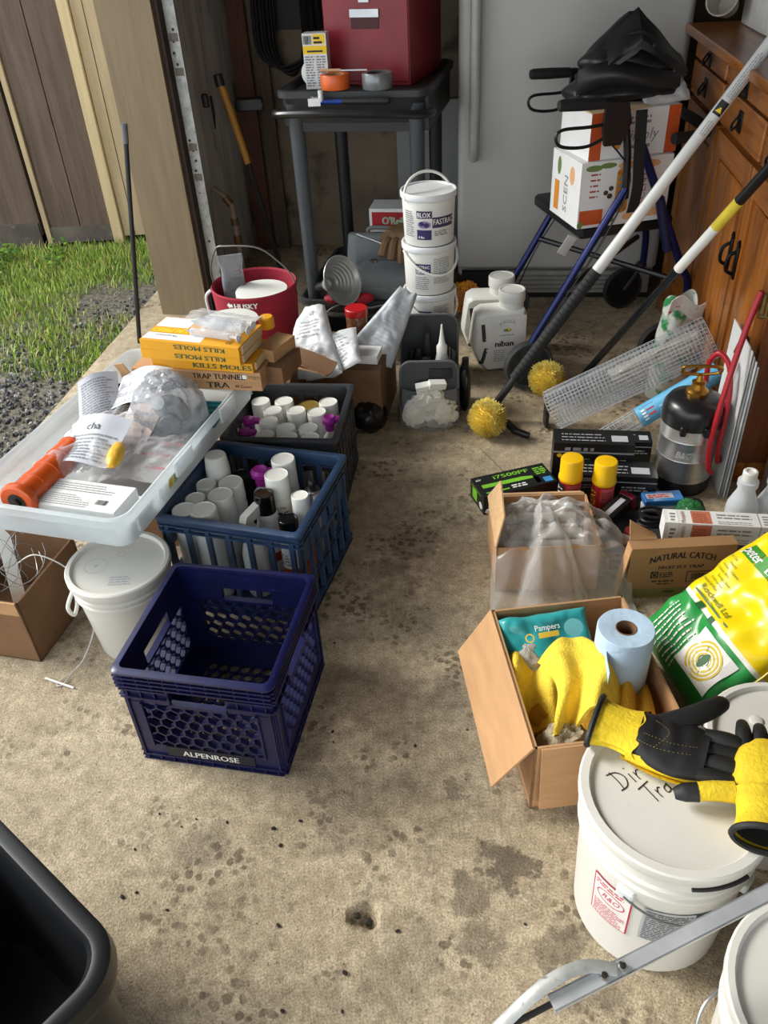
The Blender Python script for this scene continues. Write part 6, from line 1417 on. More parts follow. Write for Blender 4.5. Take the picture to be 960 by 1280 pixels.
def lamp_box(label, loc, rz, w, d, h):
    t = thing('headlamp_box', label, 'box', loc, rz)
    MB().bb((-w / 2, -d / 2, 0), (w / 2, d / 2, h)).build('body', M('black_carton'), t)
    Print().rect(-w / 2, h * .78, w / 2, h * .82, 1).lines(-w * .36, h * .84, w * .1, h * .97, 1, 1, 1).disc(-w * .42, h * .72, .008, .007, 0).lines(-w * .34, h * .55, -w * .02, h * .72, 2, 1, 1, fill=.35).lines(w * .12, h * .5, w * .42, h * .7, 2, 2, 1, fill=.5).build('lettering', [K_YEL, INK('soft_grey', (150, 152, 156)), K_LGREY], t, on_plane((0, -d / 2, 0), (1, 0, 0), (0, 0, 1)))
    Print().lines(-w * .4, -d * .3, w * .2, d * .3, 3, 0, 1, fill=.3).rect(w * .22, -d * .3, w * .42, d * .1, 1, 1).build('top_print', [INK('soft_grey'), K_LGREY], t, on_plane((0, 0, h), (1, 0, 0), (0, 1, 0)))
lamp_box('lower long black carton behind the foam cans with grey print', (.690, 2.020, 0), math.radians(-11), .265, .085, .10)
lamp_box('upper black carton with a yellow dot behind the foam cans', (.655, 2.115, 0), math.radians(-10), .24, .085, .155)
lamp_box('black carton half hidden between wire roll and sprayer', (.80, 2.215, 0), math.radians(-10), .14, .07, .085)
for i, (x, y, lab) in enumerate(((.549, 1.945, 'left red foam can with yellow cap'), (.640, 1.918, 'right red foam can with yellow cap'))):
    t = thing('foam_can', lab, 'can', (x, y, 0))
    MB().lathe([(.030, 0), (.032, .003), (.032, .125), (.029, .132)], 28).build('body', M('can_red', (176, 26, 30), rough=.35, var=.06), t)
    MB().lathe([(.0335, .125), (.035, .128), (.035, .136), (.033, .139), (.0325, .192), (.030, .197), (.026, .198), (0, .198)], 30).build('cap', M('cap_yellow', (232, 184, 10), rough=.35, var=.03), t)
    Print().rect(-.022, .02, .022, .12, 0).lines(-.018, .028, .018, .112, 12, 1, 1, fill=.35).rect(-.06, .02, -.03, .12, 2).text('GREAT', -.036, .03, .02, 3, 2, rot=PI / 2, w=.08).build('lettering', [INK('pink_red', (206, 90, 96)), INK('dark_red', (120, 20, 24)), K_BLACK if i == 0 else INK('rust', (150, 30, 30)), K_WHITE if i == 0 else K_YEL], t, on_cyl(.032, 0, -1.35, eps=.0012))
# ---- shallow black tray of odds and ends
t = thing('plastic_tray', 'shallow black plastic tray of odds and ends beside the sprayer', 'tray', (.745, 1.835, 0), math.radians(-8))
tub(MB(), [(.165, .10, .02, 0), (.175, .11, .025, .035), (.18, .115, .025, .037), (.18, .115, .025, .042), (.172, .107, .02, .042), (.162, .097, .02, .004)], n=4).build('tray', BP, t)
t = thing('flashlight', 'black hand lamp with a red end lying in the tray', 'lamp', (.655, 1.845, .046), rot=(0, math.radians(-12), math.radians(38)))
MB().rbox((0, 0, .022), (.13, .045, .044), .01).build('body', BP, t); MB().rbox((.068, 0, .022), (.02, .05, .046), .006).build('lens_ring', M('dark_red_plastic', (110, 16, 34), rough=.4), t); MB().bb((-.06, -.012, .0445), (.045, .004, .046)).build('side_strip', M('pale_strip', (170, 170, 176), rough=.4), t)
for i, (x, y, z_, lab) in enumerate(((.822, 1.925, .012, 'lower blue and white battery pack in the black tray'), (.825, 1.928, .034, 'upper blue battery pack with red print in the black tray'))):
    t = thing('battery_pack', lab, 'battery pack', (x, y, z_ + .0), math.radians(-6 + 6 * i))
    MB().rbox((0, 0, .01), (.115, .05, .020), .004).build('pack', (M('pack_white', (206, 210, 216), rough=.3), M('pack_blue', (56, 118, 186), rough=.3))[i], t)
    Print().rect(-.05, -.012, .03, .012, 0).lines(-.045, -.008, .025, .010, 2, 1, 2).build('lettering', [K_BLUE if i == 0 else K_LGREY, K_WHITE if i == 0 else K_RED], t, on_plane((0, 0, .020), (1, 0, 0), (0, 1, 0)))
    Print().text('WOOD >' if i == 0 else ' ', -.02, .004, .010, 0, w=.06).build('edge_print', [K_BLACK], t, on_plane((0, -.025, 0), (1, 0, 0), (0, 0, 1))) if i == 0 else None
t = tag(MB().tube([Vector((.755 + (.038 + .004 * math.sin(k * .9)) * math.cos(k * .35), 1.80 + .030 * math.sin(k * .35), .050 + .0010 * k)) for k in range(54)], .0042, 6).build('charging_cable', BP), 'coiled black charging cable in the black tray', 'cable')
tag(crumple(MB(), (.875, 1.845, .055), (.035, .04, .03), .25, 71, 24, 16).build('green_pouch', clear('green_tint', (70, 150, 90), opac=.55, rough=.2, edge=.4)), 'small clear bag with green print at the right of the tray', 'bag')
t = thing('bottle_cap', 'dull red round cap lying in the black tray', 'cap', (.69, 1.77, .044)); MB().lathe([(.02, 0), (.022, .002), (.021, .014), (0, .015)], 20).build('cap', M('dull_red', (140, 50, 34), rough=.5), t)
t = tag(MB().box((0, 0, .004), (.20, .022, .006)).build('wood_strip', M('pale_wood'), None, (.655, 1.735, .046), (0, .05, math.radians(18))), 'narrow pale wooden strip in front of the tray', 'strip')
# ---- long white printed carton
t = thing('carton', 'long white printed carton with an orange panel in front of the bottles', 'carton', (.880, 1.690, .085), math.radians(-11))
MB().bb((-.135, -.03, 0), (.165, .03, .062)).build('body', M('carton_white'), t)
cp_ = Print().rect(-.065, .004, -.015, .058, 0).lines(-.06, .008, -.02, .05, 5, 4, 1, fill=.4).text('Mosquito', -.082, .004, .012, 3, rot=PI / 2, w=.05).rect(-.125, .004, -.10, .058, 1, 0).lines(-.12, .01, -.105, .05, 3, 2, 1).lines(.0, .03, .09, .055, 2, 2, 1, fill=.4).lines(.0, .006, .09, .022, 2, 2, 1, fill=.3).rect(.105, .0, .107, .062, 2).lines(.115, .01, .155, .055, 4, 2, 1, fill=.4)
cm_ = [M('salmon_panel', (190, 112, 84), rough=.5), K_WHITE, K_GREY, INK('brown_ink', (140, 92, 30)), INK('dark_salmon', (140, 66, 50))]
cp_.build('lettering', cm_, t, on_plane((0, -.03, 0), (1, 0, 0), (0, 0, 1)))
cp_.build('top_print', cm_, t, on_plane((0, -.031, .062), (1, 0, 0), (0, 1, 0)))
t = thing('carton', 'dark slim carton under the long white printed one', 'carton', (.885, 1.694, 0), math.radians(-11)); MB().bb((-.12, -.03, 0), (.16, .03, .0845)).build('body', M('charcoal_carton', (58, 56, 56), rough=.5), t)
# ---- fruit fly trap carton
t = thing('trap_carton', 'brown carton with arched black lettering and a barcode', 'box', (.750, 1.612, 0), math.radians(-1))
NC = .128
MB().bb((-.132, -.055, 0), (.132, -.018, .168)).build('body', M('kraft_carton', (150, 114, 76), rough=.8, var=.05), t)
Print().text('NATURAL CATCH', 0, .118, .020, 0, al='C', w=.165, bold=.04, arch=.014).text('FRUIT FLY TRAP', 0, .098, .010, 0, al='C', w=.115, bold=.05).rect(-.075, .068, -.055, .090, 0).ring(-.065, .079, .007, .008, .002, 3, 2).lines(-.052, .07, -.015, .089, 3, 0, 1).lines(-.07, .055, -.01, .063, 1, 0, 1).lines(-.055, .046, -.02, .052, 1, 0, 1).rect(.018, .050, .092, .086, 0, 0).rect(.0205, .0525, .0895, .0835, 3, 1).barcode(.03, .057, .08, .080, 0, 2, 22).rect(-.132, .006, .132, .032, 1).disc(-.02, .02, .016, .005, 2, 1).build('lettering', [K_BLACK, INK('moss', (112, 112, 66)), INK('dark_moss', (60, 74, 34)), M('kraft_carton')], t, on_plane((0, -.055, 0), (1, 0, 0), (0, 0, 1)))
MB().sheet(lambda a, b_: (-.132 - .07 * a * .3, -.053 + .035 * b_, .165 - .16 * a), 6, 6, .003).build('end_flap', CARD, t)
MB().sheet(lambda a, b_: (-.13 + .07 * a, -.018 + .02 * b_, .168 + .05 * b_ * (1 - a)), 6, 6, .003).build('top_flap', CARD, t)
# ---- open box under a clear plastic bag
t = thing('cardboard_box', 'open cardboard box covered with a clear plastic bag', 'box', (.425, 1.725, 0), math.radians(-3))
open_box(MB(), .135, .115, .15).build('body', CARD, t)
MB().prism([(-.115, 0), (.115, 0), (.09, .085), (-.05, .10)], 0, .004, X=Matrix.Translation((-.135, 0, .15)) @ Matrix.Rotation(-PI / 2, 4, 'Z') @ Matrix.Rotation(math.radians(75), 4, 'X')).build('flap', CARD_E, t)
MB().sheet(lambda a, b_: (-.13 + .26 * a, .117 + .05 * b_, .15 - .03 * b_), 6, 4, .004).build('flap', CARD_E, t)
for i in range(4): tag(MB().tube([(.33, 1.66 + .035 * i, .118 + .012 * (i % 2)), (.52, 1.65 + .035 * i, .118 + .012 * (i % 2))], .015, 10).build('glue_stick', M('pale_tan_stick', (176, 164, 146), rough=.6)), 'pale tan tube under the clear plastic bag in the open box', 'tube', 'pale tubes in the bag covered box')
drape = clear('heavy_poly_bag', (232, 232, 230), opac=.19, rough=.12, edge=.5)
def dr(a, b_):
    wide = .30 + .12 * max(0, math.sin(b_ * PI * 1.05)) * (.35 + .65 * b_)
    x = -.150 + wide * a * (1 + .06 * math.sin(b_ * 11)) - .02 * math.sin(b_ * 6) * (1 - a); y = -.315 + .43 * b_
    u, v = x / .15, y / .13
    top = .198 - .075 * max(0, abs(u) - .25) ** 1.3 - .03 * max(0, -v) ** 1.2
    if y < -.12: top -= (-.12 - y) * .92
    if y > .0: top -= y * .55
    rad = math.atan2(y - .04, x + .01); di = math.hypot(x, y - .04)
    top += (.020 * math.sin(rad * 7 + 2 * nz(x, y, 1, 5)) + .010 * math.sin(rad * 17)) * min(1, di * 6) + .024 * abs(nz(x, y, 4, 14)) + .010 * nz(x, y, 7, 34)
    return (.430 + x, 1.725 + y, max(.010 + .010 * abs(nz(x, y, 2, 25)), top))
t = tag(MB().sheet(dr, 84, 84, .0009).build('plastic_bag', drape), 'large clear plastic bag draped over the open cardboard box', 'bag')
# ---- front cardboard box with cleaning things
t = thing('cardboard_box', 'open cardboard box of yellow towels and paper roll in front', 'box', (.398, 1.165, 0), math.radians(4))
bxx, byy, bh = .152, .192, .195
for a, b_ in (((-bxx, -byy, 0), (bxx, -byy + .005, bh)), ((-bxx, byy - .005, 0), (bxx, byy, bh)), ((-bxx, -byy, 0), (-bxx + .005, byy, bh)), ((bxx - .005, -byy, 0), (bxx, byy, bh))): MB().bb(a, b_).build('side_panel', CARD, t)
MB().bb((-bxx, -byy, 0), (bxx, byy, .005)).build('base_panel', CARD, t)
MB().sheet(lambda a, b_: (-bxx - .002 - .075 * b_, -byy + 2 * byy * a + .012 * b_ * (1 - a), bh + .002 - .125 * b_), 8, 5, .005).build('flap', CARD, t)
MB().sheet(lambda a, b_: (-bxx + .012 + (2 * bxx - .02) * a, -byy - .004 - .018 * b_, bh + .001 - .165 * b_), 8, 5, .005).build('flap', CARD, t)
def inbox(x, y, z): return Vector((.398, 1.165, z)) + Matrix.Rotation(math.radians(4), 3, 'Z') @ Vector((x, y, 0))
PT = M('blue_paper_towel', (176, 200, 220), rough=.95, var=.05, scale=30, bump=.4, bscale=70)
t = thing('paper_towel_roll', 'pale blue paper towel roll standing in the front cardboard box', 'paper roll', inbox(.080, .0, .006), math.radians(10))
MB().lathe([(.056, 0), (.058, .003), (.058, .283), (.056, .287), (.024, .286), (.0205, .285), (.0205, .20), (.0, .20)], 40).build('roll', PT, t)
MB().lathe([(.0212, .15), (.0212, .2868), (.0195, .2868), (.0195, .15)], 24).build('core', CARD_D, t)
MB().sheet(lambda a, b_: (-.052 - .022 * a - .003 * math.sin(b_ * 5), -.028 - .050 * a + .008 * math.sin(a * 3 + b_), .01 + .25 * b_), 10, 18, .0012).build('loose_sheet', PT, t)
TEAL = M('wipes_teal', (52, 156, 158), rough=.3, var=.06)
t = pillow_bag('teal pack of baby wipes leaning in the front cardboard box', inbox(-.045, .105, .155), (.98, .10, .04), (-.05, .72, .66), .20, .14, .06, TEAL, 12, lambda p: p, 'wipes')
wf = t
Print().text('Pampers', -.03, .032, .013, 0, w=.055).rect(-.025, .016, .02, .028, 1).disc(.03, -.05, .065, .045, 1, 0).disc(.03, -.058, .056, .042, 0, 1).text('Pampers', .0, -.05, .018, 2, 2, w=.07).disc(.055, .028, .022, .02, 3, 1).ring(-.045, .02, .01, .01, .003, 1, 1).build('lettering', [K_WHITE, INK('gold', (222, 184, 60)), INK('teal_ink', (40, 130, 140)), INK('aqua', (120, 196, 198))], t, lambda x, y, l: Vector((.98, .10, .04)).normalized() * x + (Vector((.98, .10, .04)).normalized().cross(Vector((-.05, .72, .66))).normalized().cross(Vector((.98, .10, .04)).normalized())) * y + Vector((.98, .10, .04)).normalized().cross(Vector((-.05, .72, .66))).normalized() * (.034 + .012 * (1 - (abs(x) / .1) ** 2) * (1 - (abs(y) / .07) ** 2) + .0004 * l))
YT = M('yellow_terry', (244, 210, 66), rough=.95, var=.08, scale=60, bump=.9, bscale=260)
def towel(label, c, fn, nu=40, nv=30, mat=None, th=.006):
    return tag(MB().sheet(lambda a, b_: inbox(*[c[i] + fn(a, b_)[i] for i in range(3)]), nu, nv, th).build('towel', mat or YT), label, 'towel')
towel('bright yellow folded towel on top in the front box', (-.015, -.055, .165), lambda a, b_: (-.075 + .13 * a + .02 * math.sin(b_ * 4), .075 - .175 * b_ + .02 * math.sin(a * 3), .05 * math.sin(a * PI * .95) + .028 * math.sin(a * 9 + b_ * 2) * (.3 + b_) - .05 * b_ * b_ + .03 + .008 * nz(a, b_, 1, 4)))
towel('crumpled yellow towel along the left of the front box', (-.095, -.03, .15), lambda a, b_: (-.05 + .085 * a, .10 - .17 * b_ + .01 * math.sin(a * 6), .02 * math.sin(a * 7 + b_ * 3) + .025 * math.sin(b_ * 6) - .02 * b_))
towel('orange yellow towel bunched beside the paper roll', (.075, -.075, .13), lambda a, b_: (-.055 + .11 * a, .04 - .08 * b_, .05 * math.sin(a * PI) * (1 - .3 * b_) + .018 * math.sin(a * 14 + b_ * 3)), mat=M('orange_terry', (236, 180, 52), rough=.95, bump=.9, bscale=260))
BT = M('beige_towel', (176, 162, 136), rough=.95, var=.08, bump=.9, bscale=260)
tag(crumple(MB(), inbox(-.075, -.145, .115), (.055, .04, .055), .35, 81, 30, 20).build('cloth', BT), 'beige rolled cloth in the near left corner of the front box', 'cloth')
tag(crumple(MB(), inbox(-.10, .085, .12), (.05, .06, .05), .3, 85, 30, 20).build('cloth', M('grey_terry', (176, 170, 160), rough=.95, bump=.9, bscale=260)), 'greyish terry cloth under the teal wipes pack', 'cloth')
tag(crumple(MB(), inbox(.0, -.02, .075), (.12, .13, .065), .2, 88, 30, 20).build('cloth', M('ochre_terry', (196, 150, 40), rough=.95, bump=.9, bscale=260)), 'ochre cloth heaped at the bottom of the front box', 'cloth')

# ---- yellow bait sack
def sack_mat():
    m = bpy.data.materials.new('bait_sack_film'); m.use_nodes = True; nt = m.node_tree; N = nt.nodes; L = nt.links; b = N['Principled BSDF']; b.inputs['Roughness'].default_value = .28
    at = N.new('ShaderNodeAttribute'); at.attribute_name = 'sack'; sp = N.new('ShaderNodeSeparateXYZ'); L.new(at.outputs['Vector'], sp.inputs[0])
    r = N.new('ShaderNodeValToRGB'); r.color_ramp.interpolation = 'CONSTANT'; e = r.color_ramp.elements; e[0].color = rgb((40, 142, 66)); e[0].position = 0; e[1].position = .34; e[1].color = rgb((232, 232, 220)); n_ = e.new(.365); n_.color = rgb((236, 206, 16))
    L.new(sp.outputs['X'], r.inputs['Fac']); L.new(r.outputs['Color'], b.inputs['Base Color'])
    return m
so = Vector((.815, 1.300, .165)); sx_ = Vector((.72, .12, .62)).normalized(); sn = sx_.cross(Vector((-.22, .95, .05))).normalized(); sy_ = sn.cross(sx_)
t = thing('bait_sack', 'yellow and green bait sack leaning behind the white buckets', 'sack', so)
SW, SL, ST = .46, .30, .13
def sk(sg):
    def fn(a, b_):
        e = (max(0, 1 - (2 * a - 1) ** 4) * max(0, 1 - (2 * b_ - 1) ** 8)) ** .5; x, y = (a - .5) * SW, (b_ - .5) * SL * (1 - .10 * a)
        z_ = sg * ST / 2 * e + e * (.030 * abs(nz(x, y, 5 + sg, 9)) + .012 * nz(x, y, 2, 22)) * sg
        return sx_ * x + sy_ * y + sn * z_
    return fn
mb = MB().grid(sk(1), 50, 40); mb.grid(lambda a, b_: sk(-1)(1 - a, b_), 50, 40)
o = mb.build('sack', sack_mat(), t)
at = o.data.attributes.new('sack', 'FLOAT_VECTOR', 'POINT')
for i, v in enumerate(o.data.vertices): at.data[i].vector = (v.co.dot(sx_) / SW + .5, v.co.dot(sy_) / SL + .5, 0)
f_ = sk(1)
def sackfn(x, y, l): return f_(x / SW + .5, y / SL + .5) + sn * (.0022 + .0004 * l)
pr_ = Print()
pr_.lines(-.21, .0, -.09, .12, 9, 0, 1, fill=.3)
pr_.items = [([(q[0], q[1]) for q in it[0]], it[1], it[2], it[3]) for it in pr_.items]
def fine(x0, y0, x1, y1, nx, ny, mi, ly, w=.0):
    for i in range(nx):
        for j in range(ny):
            a, b_ = x0 + (x1 - x0) * i / nx, y0 + (y1 - y0) * j / ny; pr_.rect(a, b_, a + (x1 - x0) / nx, b_ + (y1 - y0) / ny, mi, ly, 2)
fine(-.185, -.115, -.085, .005, 5, 6, 0, 1)
for k, r_ in enumerate((.045, .036, .027, .018)): pr_.ring(-.135, -.055, r_, r_ * 1.05, .005, 2, 2 + .2 * k, n=22)
pr_.disc(-.135, -.055, .020, .009, 1, 4, 12); pr_.ring(-.135, -.055, .012, .014, .002, 1, 4)
for a in (.6, 1.6, 2.5, 3.7, 4.7, 5.6): pr_.poly([(-.135 + .008 * math.cos(a), -.055 + .008 * math.sin(a)), (-.135 + .034 * math.cos(a) + .001, -.055 + .03 * math.sin(a)), (-.135 + .034 * math.cos(a), -.055 + .03 * math.sin(a) + .0014)], 1, 4)
pr_.text('Rockwell Ltd', -.040, .10, .013, 1, 1, rot=-PI / 2, w=.11).rect(-.052, -.03, -.048, .105, 1).lines(-.075, .0, -.056, .11, 2, 1, 1, fill=.3)
for i in range(3): fine(.078, -.03 + .05 * i, .112, .016 + .05 * i, 2, 3, 3, 1)
pr_.text('peter', .084, .115, .024, 0, 3, rot=-PI / 2, w=.055, bold=.04).text('bait', .084, .035, .024, 0, 3, rot=-PI / 2, w=.05, bold=.04)
for i in range(7): pr_.text(('General & Pest', 'Cockroaches', 'Earwigs Silver', 'Crickets Ants', 'House Crickets', 'Insects', 'For Use')[i], -.022 + .013 * i, .125 - .01 * (i % 3), .0065, 1, 1, rot=-PI / 2)
pr_.build('lettering', [K_WHITE, INK('bottle_green', (24, 92, 40)), INK('mustard_ring', (210, 184, 40)), INK('mid_green', (56, 140, 36))], t, sackfn)
MB().tube([f_(k / 24, .5 - .5 * .98) + sn * .004 for k in range(25)], .0025, 5).build('seam', M('seam_yellow', (244, 224, 90), rough=.4), t)
# ---- white buckets
BW = M('bucket_white'); LW = M('lid_white')
pa, lid = pail('bucket', 'large white lidded bucket marked Dirt with gloves on its lid', (.4365, .760, 0), 0, .142, .128, .342, BW, LW, rings=2, lidrim=.016)
INKP = INK('marker', (34, 34, 40))
pr_ = Print()
def stroke(pts, w=.0024):
    P = spline([(p_[0], p_[1], 0) for p_ in pts], 6)
    for i in range(len(P) - 1):
        d = (P[i + 1] - P[i]); d = d.normalized() if d.length > 1e-9 else Vector((1, 0, 0)); n_ = Vector((-d.y, d.x, 0)) * w / 2; a, b_ = P[i] - d * w * .2, P[i + 1] + d * w * .2
        pr_.poly([(a.x + n_.x, a.y + n_.y), (b_.x + n_.x, b_.y + n_.y), (b_.x - n_.x, b_.y - n_.y), (a.x - n_.x, a.y - n_.y)], 0, 1 + .01 * len(pr_.items) % .5)
stroke([(.006, .040), (.008, .020), (.006, .0)]); stroke([(-.004, .038), (.018, .034), (.028, .018), (.018, .002), (-.002, .0)])
stroke([(.040, .020), (.040, .0)]); stroke([(.040, .034), (.041, .032)]); stroke([(.052, .018), (.053, .0)]); stroke([(.053, .010), (.060, .018), (.066, .017)]); stroke([(.078, .034), (.078, .0)]); stroke([(.070, .022), (.090, .024)])
stroke([(.030, -.014), (.062, -.010)]); stroke([(.047, -.012), (.046, -.050)]); stroke([(.060, -.030), (.061, -.048)]); stroke([(.061, -.036), (.068, -.029), (.073, -.031)]); stroke([(.090, -.032), (.080, -.036), (.080, -.046), (.090, -.044), (.091, -.030), (.093, -.048)])
pr_.build('handwriting', [INKP], lid, lambda x, y, l: on_plane((-.080, .012, .332), (.88, .47, 0), (-.47, .88, 0))(x * .74, y * .9, l))
pr_ = Print().rect(-.07, 0, .0, .115, 0).rect(-.0675, .003, -.0025, .112, 1, 1).ring(-.035, .072, .026, .017, .002, 0, 2).text('R&O', -.05, .066, .014, 0, 2, w=.03, shear=.3).lines(-.064, .006, -.006, .048, 7, 0, 2, fill=.4).lines(-.064, .094, -.006, .108, 2, 0, 2, fill=.5)
pr_.build('red_label', [INK('label_red', (186, 40, 70)), M('label_paper', (226, 220, 214), rough=.5)], pa, on_cyl(.1325, .105, -2.20, .1380, .13, eps=.0014))
Print().rect(0, 0, .085, .10, 0).lines(.003, .004, .082, .096, 16, 1, 1, fill=.5).rect(.075, .082, .10, .10, 2, 1).build('grey_label', [INK('label_grey', (176, 178, 180)), INK('text_dark', (92, 94, 98)), INK('tag_dark', (46, 66, 74))], pa, on_cyl(.1334, .118, -2.06, .1384, .12, eps=.0014))
MB().tube([Vector((.149 * math.cos(a), .149 * math.sin(a), .235 - .030 * math.sin(PI * (a + 2.30) / 1.5))) for a in [-2.30 + 1.5 * k / 20 for k in range(21)]], .0022, 7).build('bail_wire', WIRE, pa)
for a in (-2.30, -.80): MB().rbox((0, 0, 0), (.018, .03, .022), .005, X=Matrix.Translation((.139 * math.cos(a), .139 * math.sin(a), .235)) @ Matrix.Rotation(a, 4, 'Z')).build('bail_ear', WP2, pa)
MB().tube([Vector((.1515 * math.cos(a), .1515 * math.sin(a), .318)) for a in [-1.7 + .6 * k / 10 for k in range(11)]], .0035, 6).build('lid_gap', K_BLACK, pa)
pa, lid = pail('bucket', 'low white lidded bucket behind the gloves at the right edge', (.700, .912, 0), 0, .128, .115, .25, BW, LW, rings=2)
MB().lathe([(.012, .2405), (.012, .243), (.009, .2445), (0, .2445)], 18, c=(-.03, .05)).build('lid_plug', LW, pa)
pa, lid = pail('bucket', 'white bucket with dark green label in the bottom right corner', (.555, .440, 0), 0, .138, .122, .335, BW, LW, rings=3)
Print().rect(0, 0, .16, .055, 0).text('HMAG', .01, .014, .026, 1, w=.07, bold=.05).lines(.09, .01, .15, .045, 3, 1, 1).build('green_label', [INK('forest', (22, 66, 52)), K_WHITE], pa, on_cyl(.1295, .15, -3.35, .1343, .1, eps=.0018))
MB().tube(spline([(-.125, .06, .25), (-.150, .045, .24), (-.166, .02, .22), (-.168, -.01, .20), (-.165, -.05, .19)], 6), .0024, 7).build('bail_wire', WIRE, pa)
MB().cyl((-.165, -.02, .195), (-.155, -.12, .185), .0095, n=12).build('handle_grip', WP, pa)
# ---- gloves on the bucket lid
GB = M('black_glove_leather', (24, 24, 25), rough=.6, var=.2, scale=14, bump=.35, bscale=40); GY = M('yellow_glove_knit', (226, 194, 34), rough=.8, var=.12, scale=30, bump=.6, bscale=160)
LZT = .343
def flat_tube(pts, rs, mi, mb, fl=.62): return mb.tube(spline(pts, 5), [rs[min(int(i / 5), len(rs) - 1)] * (1 - (i % 5) / 5) + rs[min(int(i / 5) + 1, len(rs) - 1)] * ((i % 5) / 5) for i in range(5 * (len(pts) - 1) + 1)], 10, mi=mi, flat=fl)
gw = Vector((.372, .862, LZT)); gx = (Vector((.555, .760, LZT)) - gw).normalized(); gz = Vector((0, 0, 1)); gyv = gz.cross(gx)
t = thing('work_glove', 'black-palmed yellow work glove lying palm up on the bucket lid', 'glove', gw, math.atan2(gx.y, gx.x)); t.scale = (1.2, 1.12, 1.1); t.location.y += .008
def palmfn(a, b_):
    u = 2 * PI * a; x = .028 + .090 * b_; w = .040 + .010 * math.sin(b_ * PI) + .004 * b_; h = .017 * (1 + .25 * nz(a * 2, b_ * 2, 1, 3)) * (1 - .15 * b_)
    return (x, w * math.cos(u), max(.001, .020 + h * math.sin(u) * 1.15))
mb = MB().grid(palmfn, 26, 16, cu=True); mb.add([palmfn(k / 26, 1) for k in range(26)], [list(range(26))]); mb.build('palm', GB, t)
mb = MB().grid(lambda a, b_: (.014 + .112 * b_, (.044 + .010 * math.sin(b_ * PI) + .004 * b_) * math.cos(PI + PI * a), max(.0005, .010 + .016 * math.sin(PI + PI * a) * .6)), 16, 14); mb.grid(lambda a, b_: (.020 + .100 * b_, -.042 - (.003 + .006 * math.sin(b_ * PI)) * math.sin(PI * a), .004 + .022 * a), 8, 14); mb.build('knit_back', GY, t)
for i, (y0, y1, l) in enumerate(((.036, .040, .070), (.013, .020, .085), (-.010, -.004, .085), (-.032, -.030, .068))):
    flat_tube([(.112, y0, .021), (.112 + l * .4, (y0 + y1) / 2, .026 - .004 * (i % 2)), (.112 + l * .8, y1, .019), (.112 + l, y1 - .004, .014)], [.0135, .0135, .0125, .009], 0, MB(), .8).build('finger', GB, t)
flat_tube([(.055, .030, .022), (.085, .058, .026), (.108, .086, .026), (.120, .108, .022), (.124, .118, .019)], [.018, .017, .0165, .014, .009], 0, MB(), .8).build('thumb', GB, t)
mb = MB().grid(lambda a, b_: (-.032 + .062 * b_ + .003 * math.sin(a * 40), (.047 - .010 * math.sin(b_ * PI) + .003 * math.sin(a * 60) * math.sin(b_ * PI)) * math.cos(2 * PI * a), max(.001, .020 + (.019 - .003 * math.sin(b_ * PI)) * math.sin(2 * PI * a))), 60, 12, cu=True); mb.build('cuff', GY, t)
MB().tube([(-.032, .048 * math.cos(2 * PI * k / 30), max(.003, .020 + .020 * math.sin(2 * PI * k / 30))) for k in range(30)], .0045, 6, closed=True).build('cuff_trim', GB, t)
Pq = Print(); 
for pts in ([(.03, -.025), (.06, -.028), (.10, -.02)], [(.035, -.01), (.07, -.012), (.105, -.004)], [(.045, .02), (.065, .005), (.05, -.03)]):
    P = spline([(q[0], q[1], 0) for q in pts], 8)
    for i in range(0, len(P) - 1): Pq.poly([(P[i].x, P[i].y), (P[i].x + .002, P[i].y + .0006), (P[i].x + .002, P[i].y - .0002)], 0, 1)
Pq.build('stitching', [INK('thread', (186, 166, 70))], t, lambda x, y, l: Vector((x, y, .0405 - 2.5 * (y * y))))
g2 = Vector((.538, .655, LZT)); ang = math.radians(68)
t = thing('work_glove', 'yellow work glove with its open cuff facing out, near the lid edge', 'glove', g2, ang)
mb = MB().grid(lambda a, b_: (-.012 + .075 * b_, (.054 - .006 * math.sin(b_ * PI)) * math.cos(2 * PI * a), max(.001, .034 + (.033 - .004 * b_) * math.sin(2 * PI * a))), 40, 12, cu=True); mb.build('cuff', GY, t)
MB().tube([(-.012, .054 * math.cos(2 * PI * k / 30), max(.003, .034 + .033 * math.sin(2 * PI * k / 30))) for k in range(30)], .005, 6, closed=True).build('cuff_trim', GB, t)
MB().grid(lambda a, b_: (-.004 + .05 * b_, (.049 - .02 * b_) * math.cos(2 * PI * a), .034 + (.029 - .012 * b_) * math.sin(2 * PI * a)), 26, 6, cu=True).build('lining', GB, t)
crumple(MB(), (.105, .0, .032), (.065, .052, .030), .12, 91, 26, 18, floor=.001).build('palm', GY, t)
flat_tube([(.060, .050, .030), (.055, .082, .027), (.048, .108, .022)], [.018, .0165, .015], 0, MB(), .8).build('thumb', GY, t)
flat_tube([(.049, .102, .023), (.044, .122, .020), (.040, .136, .016)], [.0165, .0155, .009], 0, MB(), .8).build('thumb_tip', GB, t)
for i in range(4): flat_tube([(.15, -.036 + .024 * i, .026), (.185, -.040 + .026 * i, .026), (.215, -.042 + .027 * i, .016)], [.014, .0135, .009], 0, MB(), .8).build('finger', GB, t)
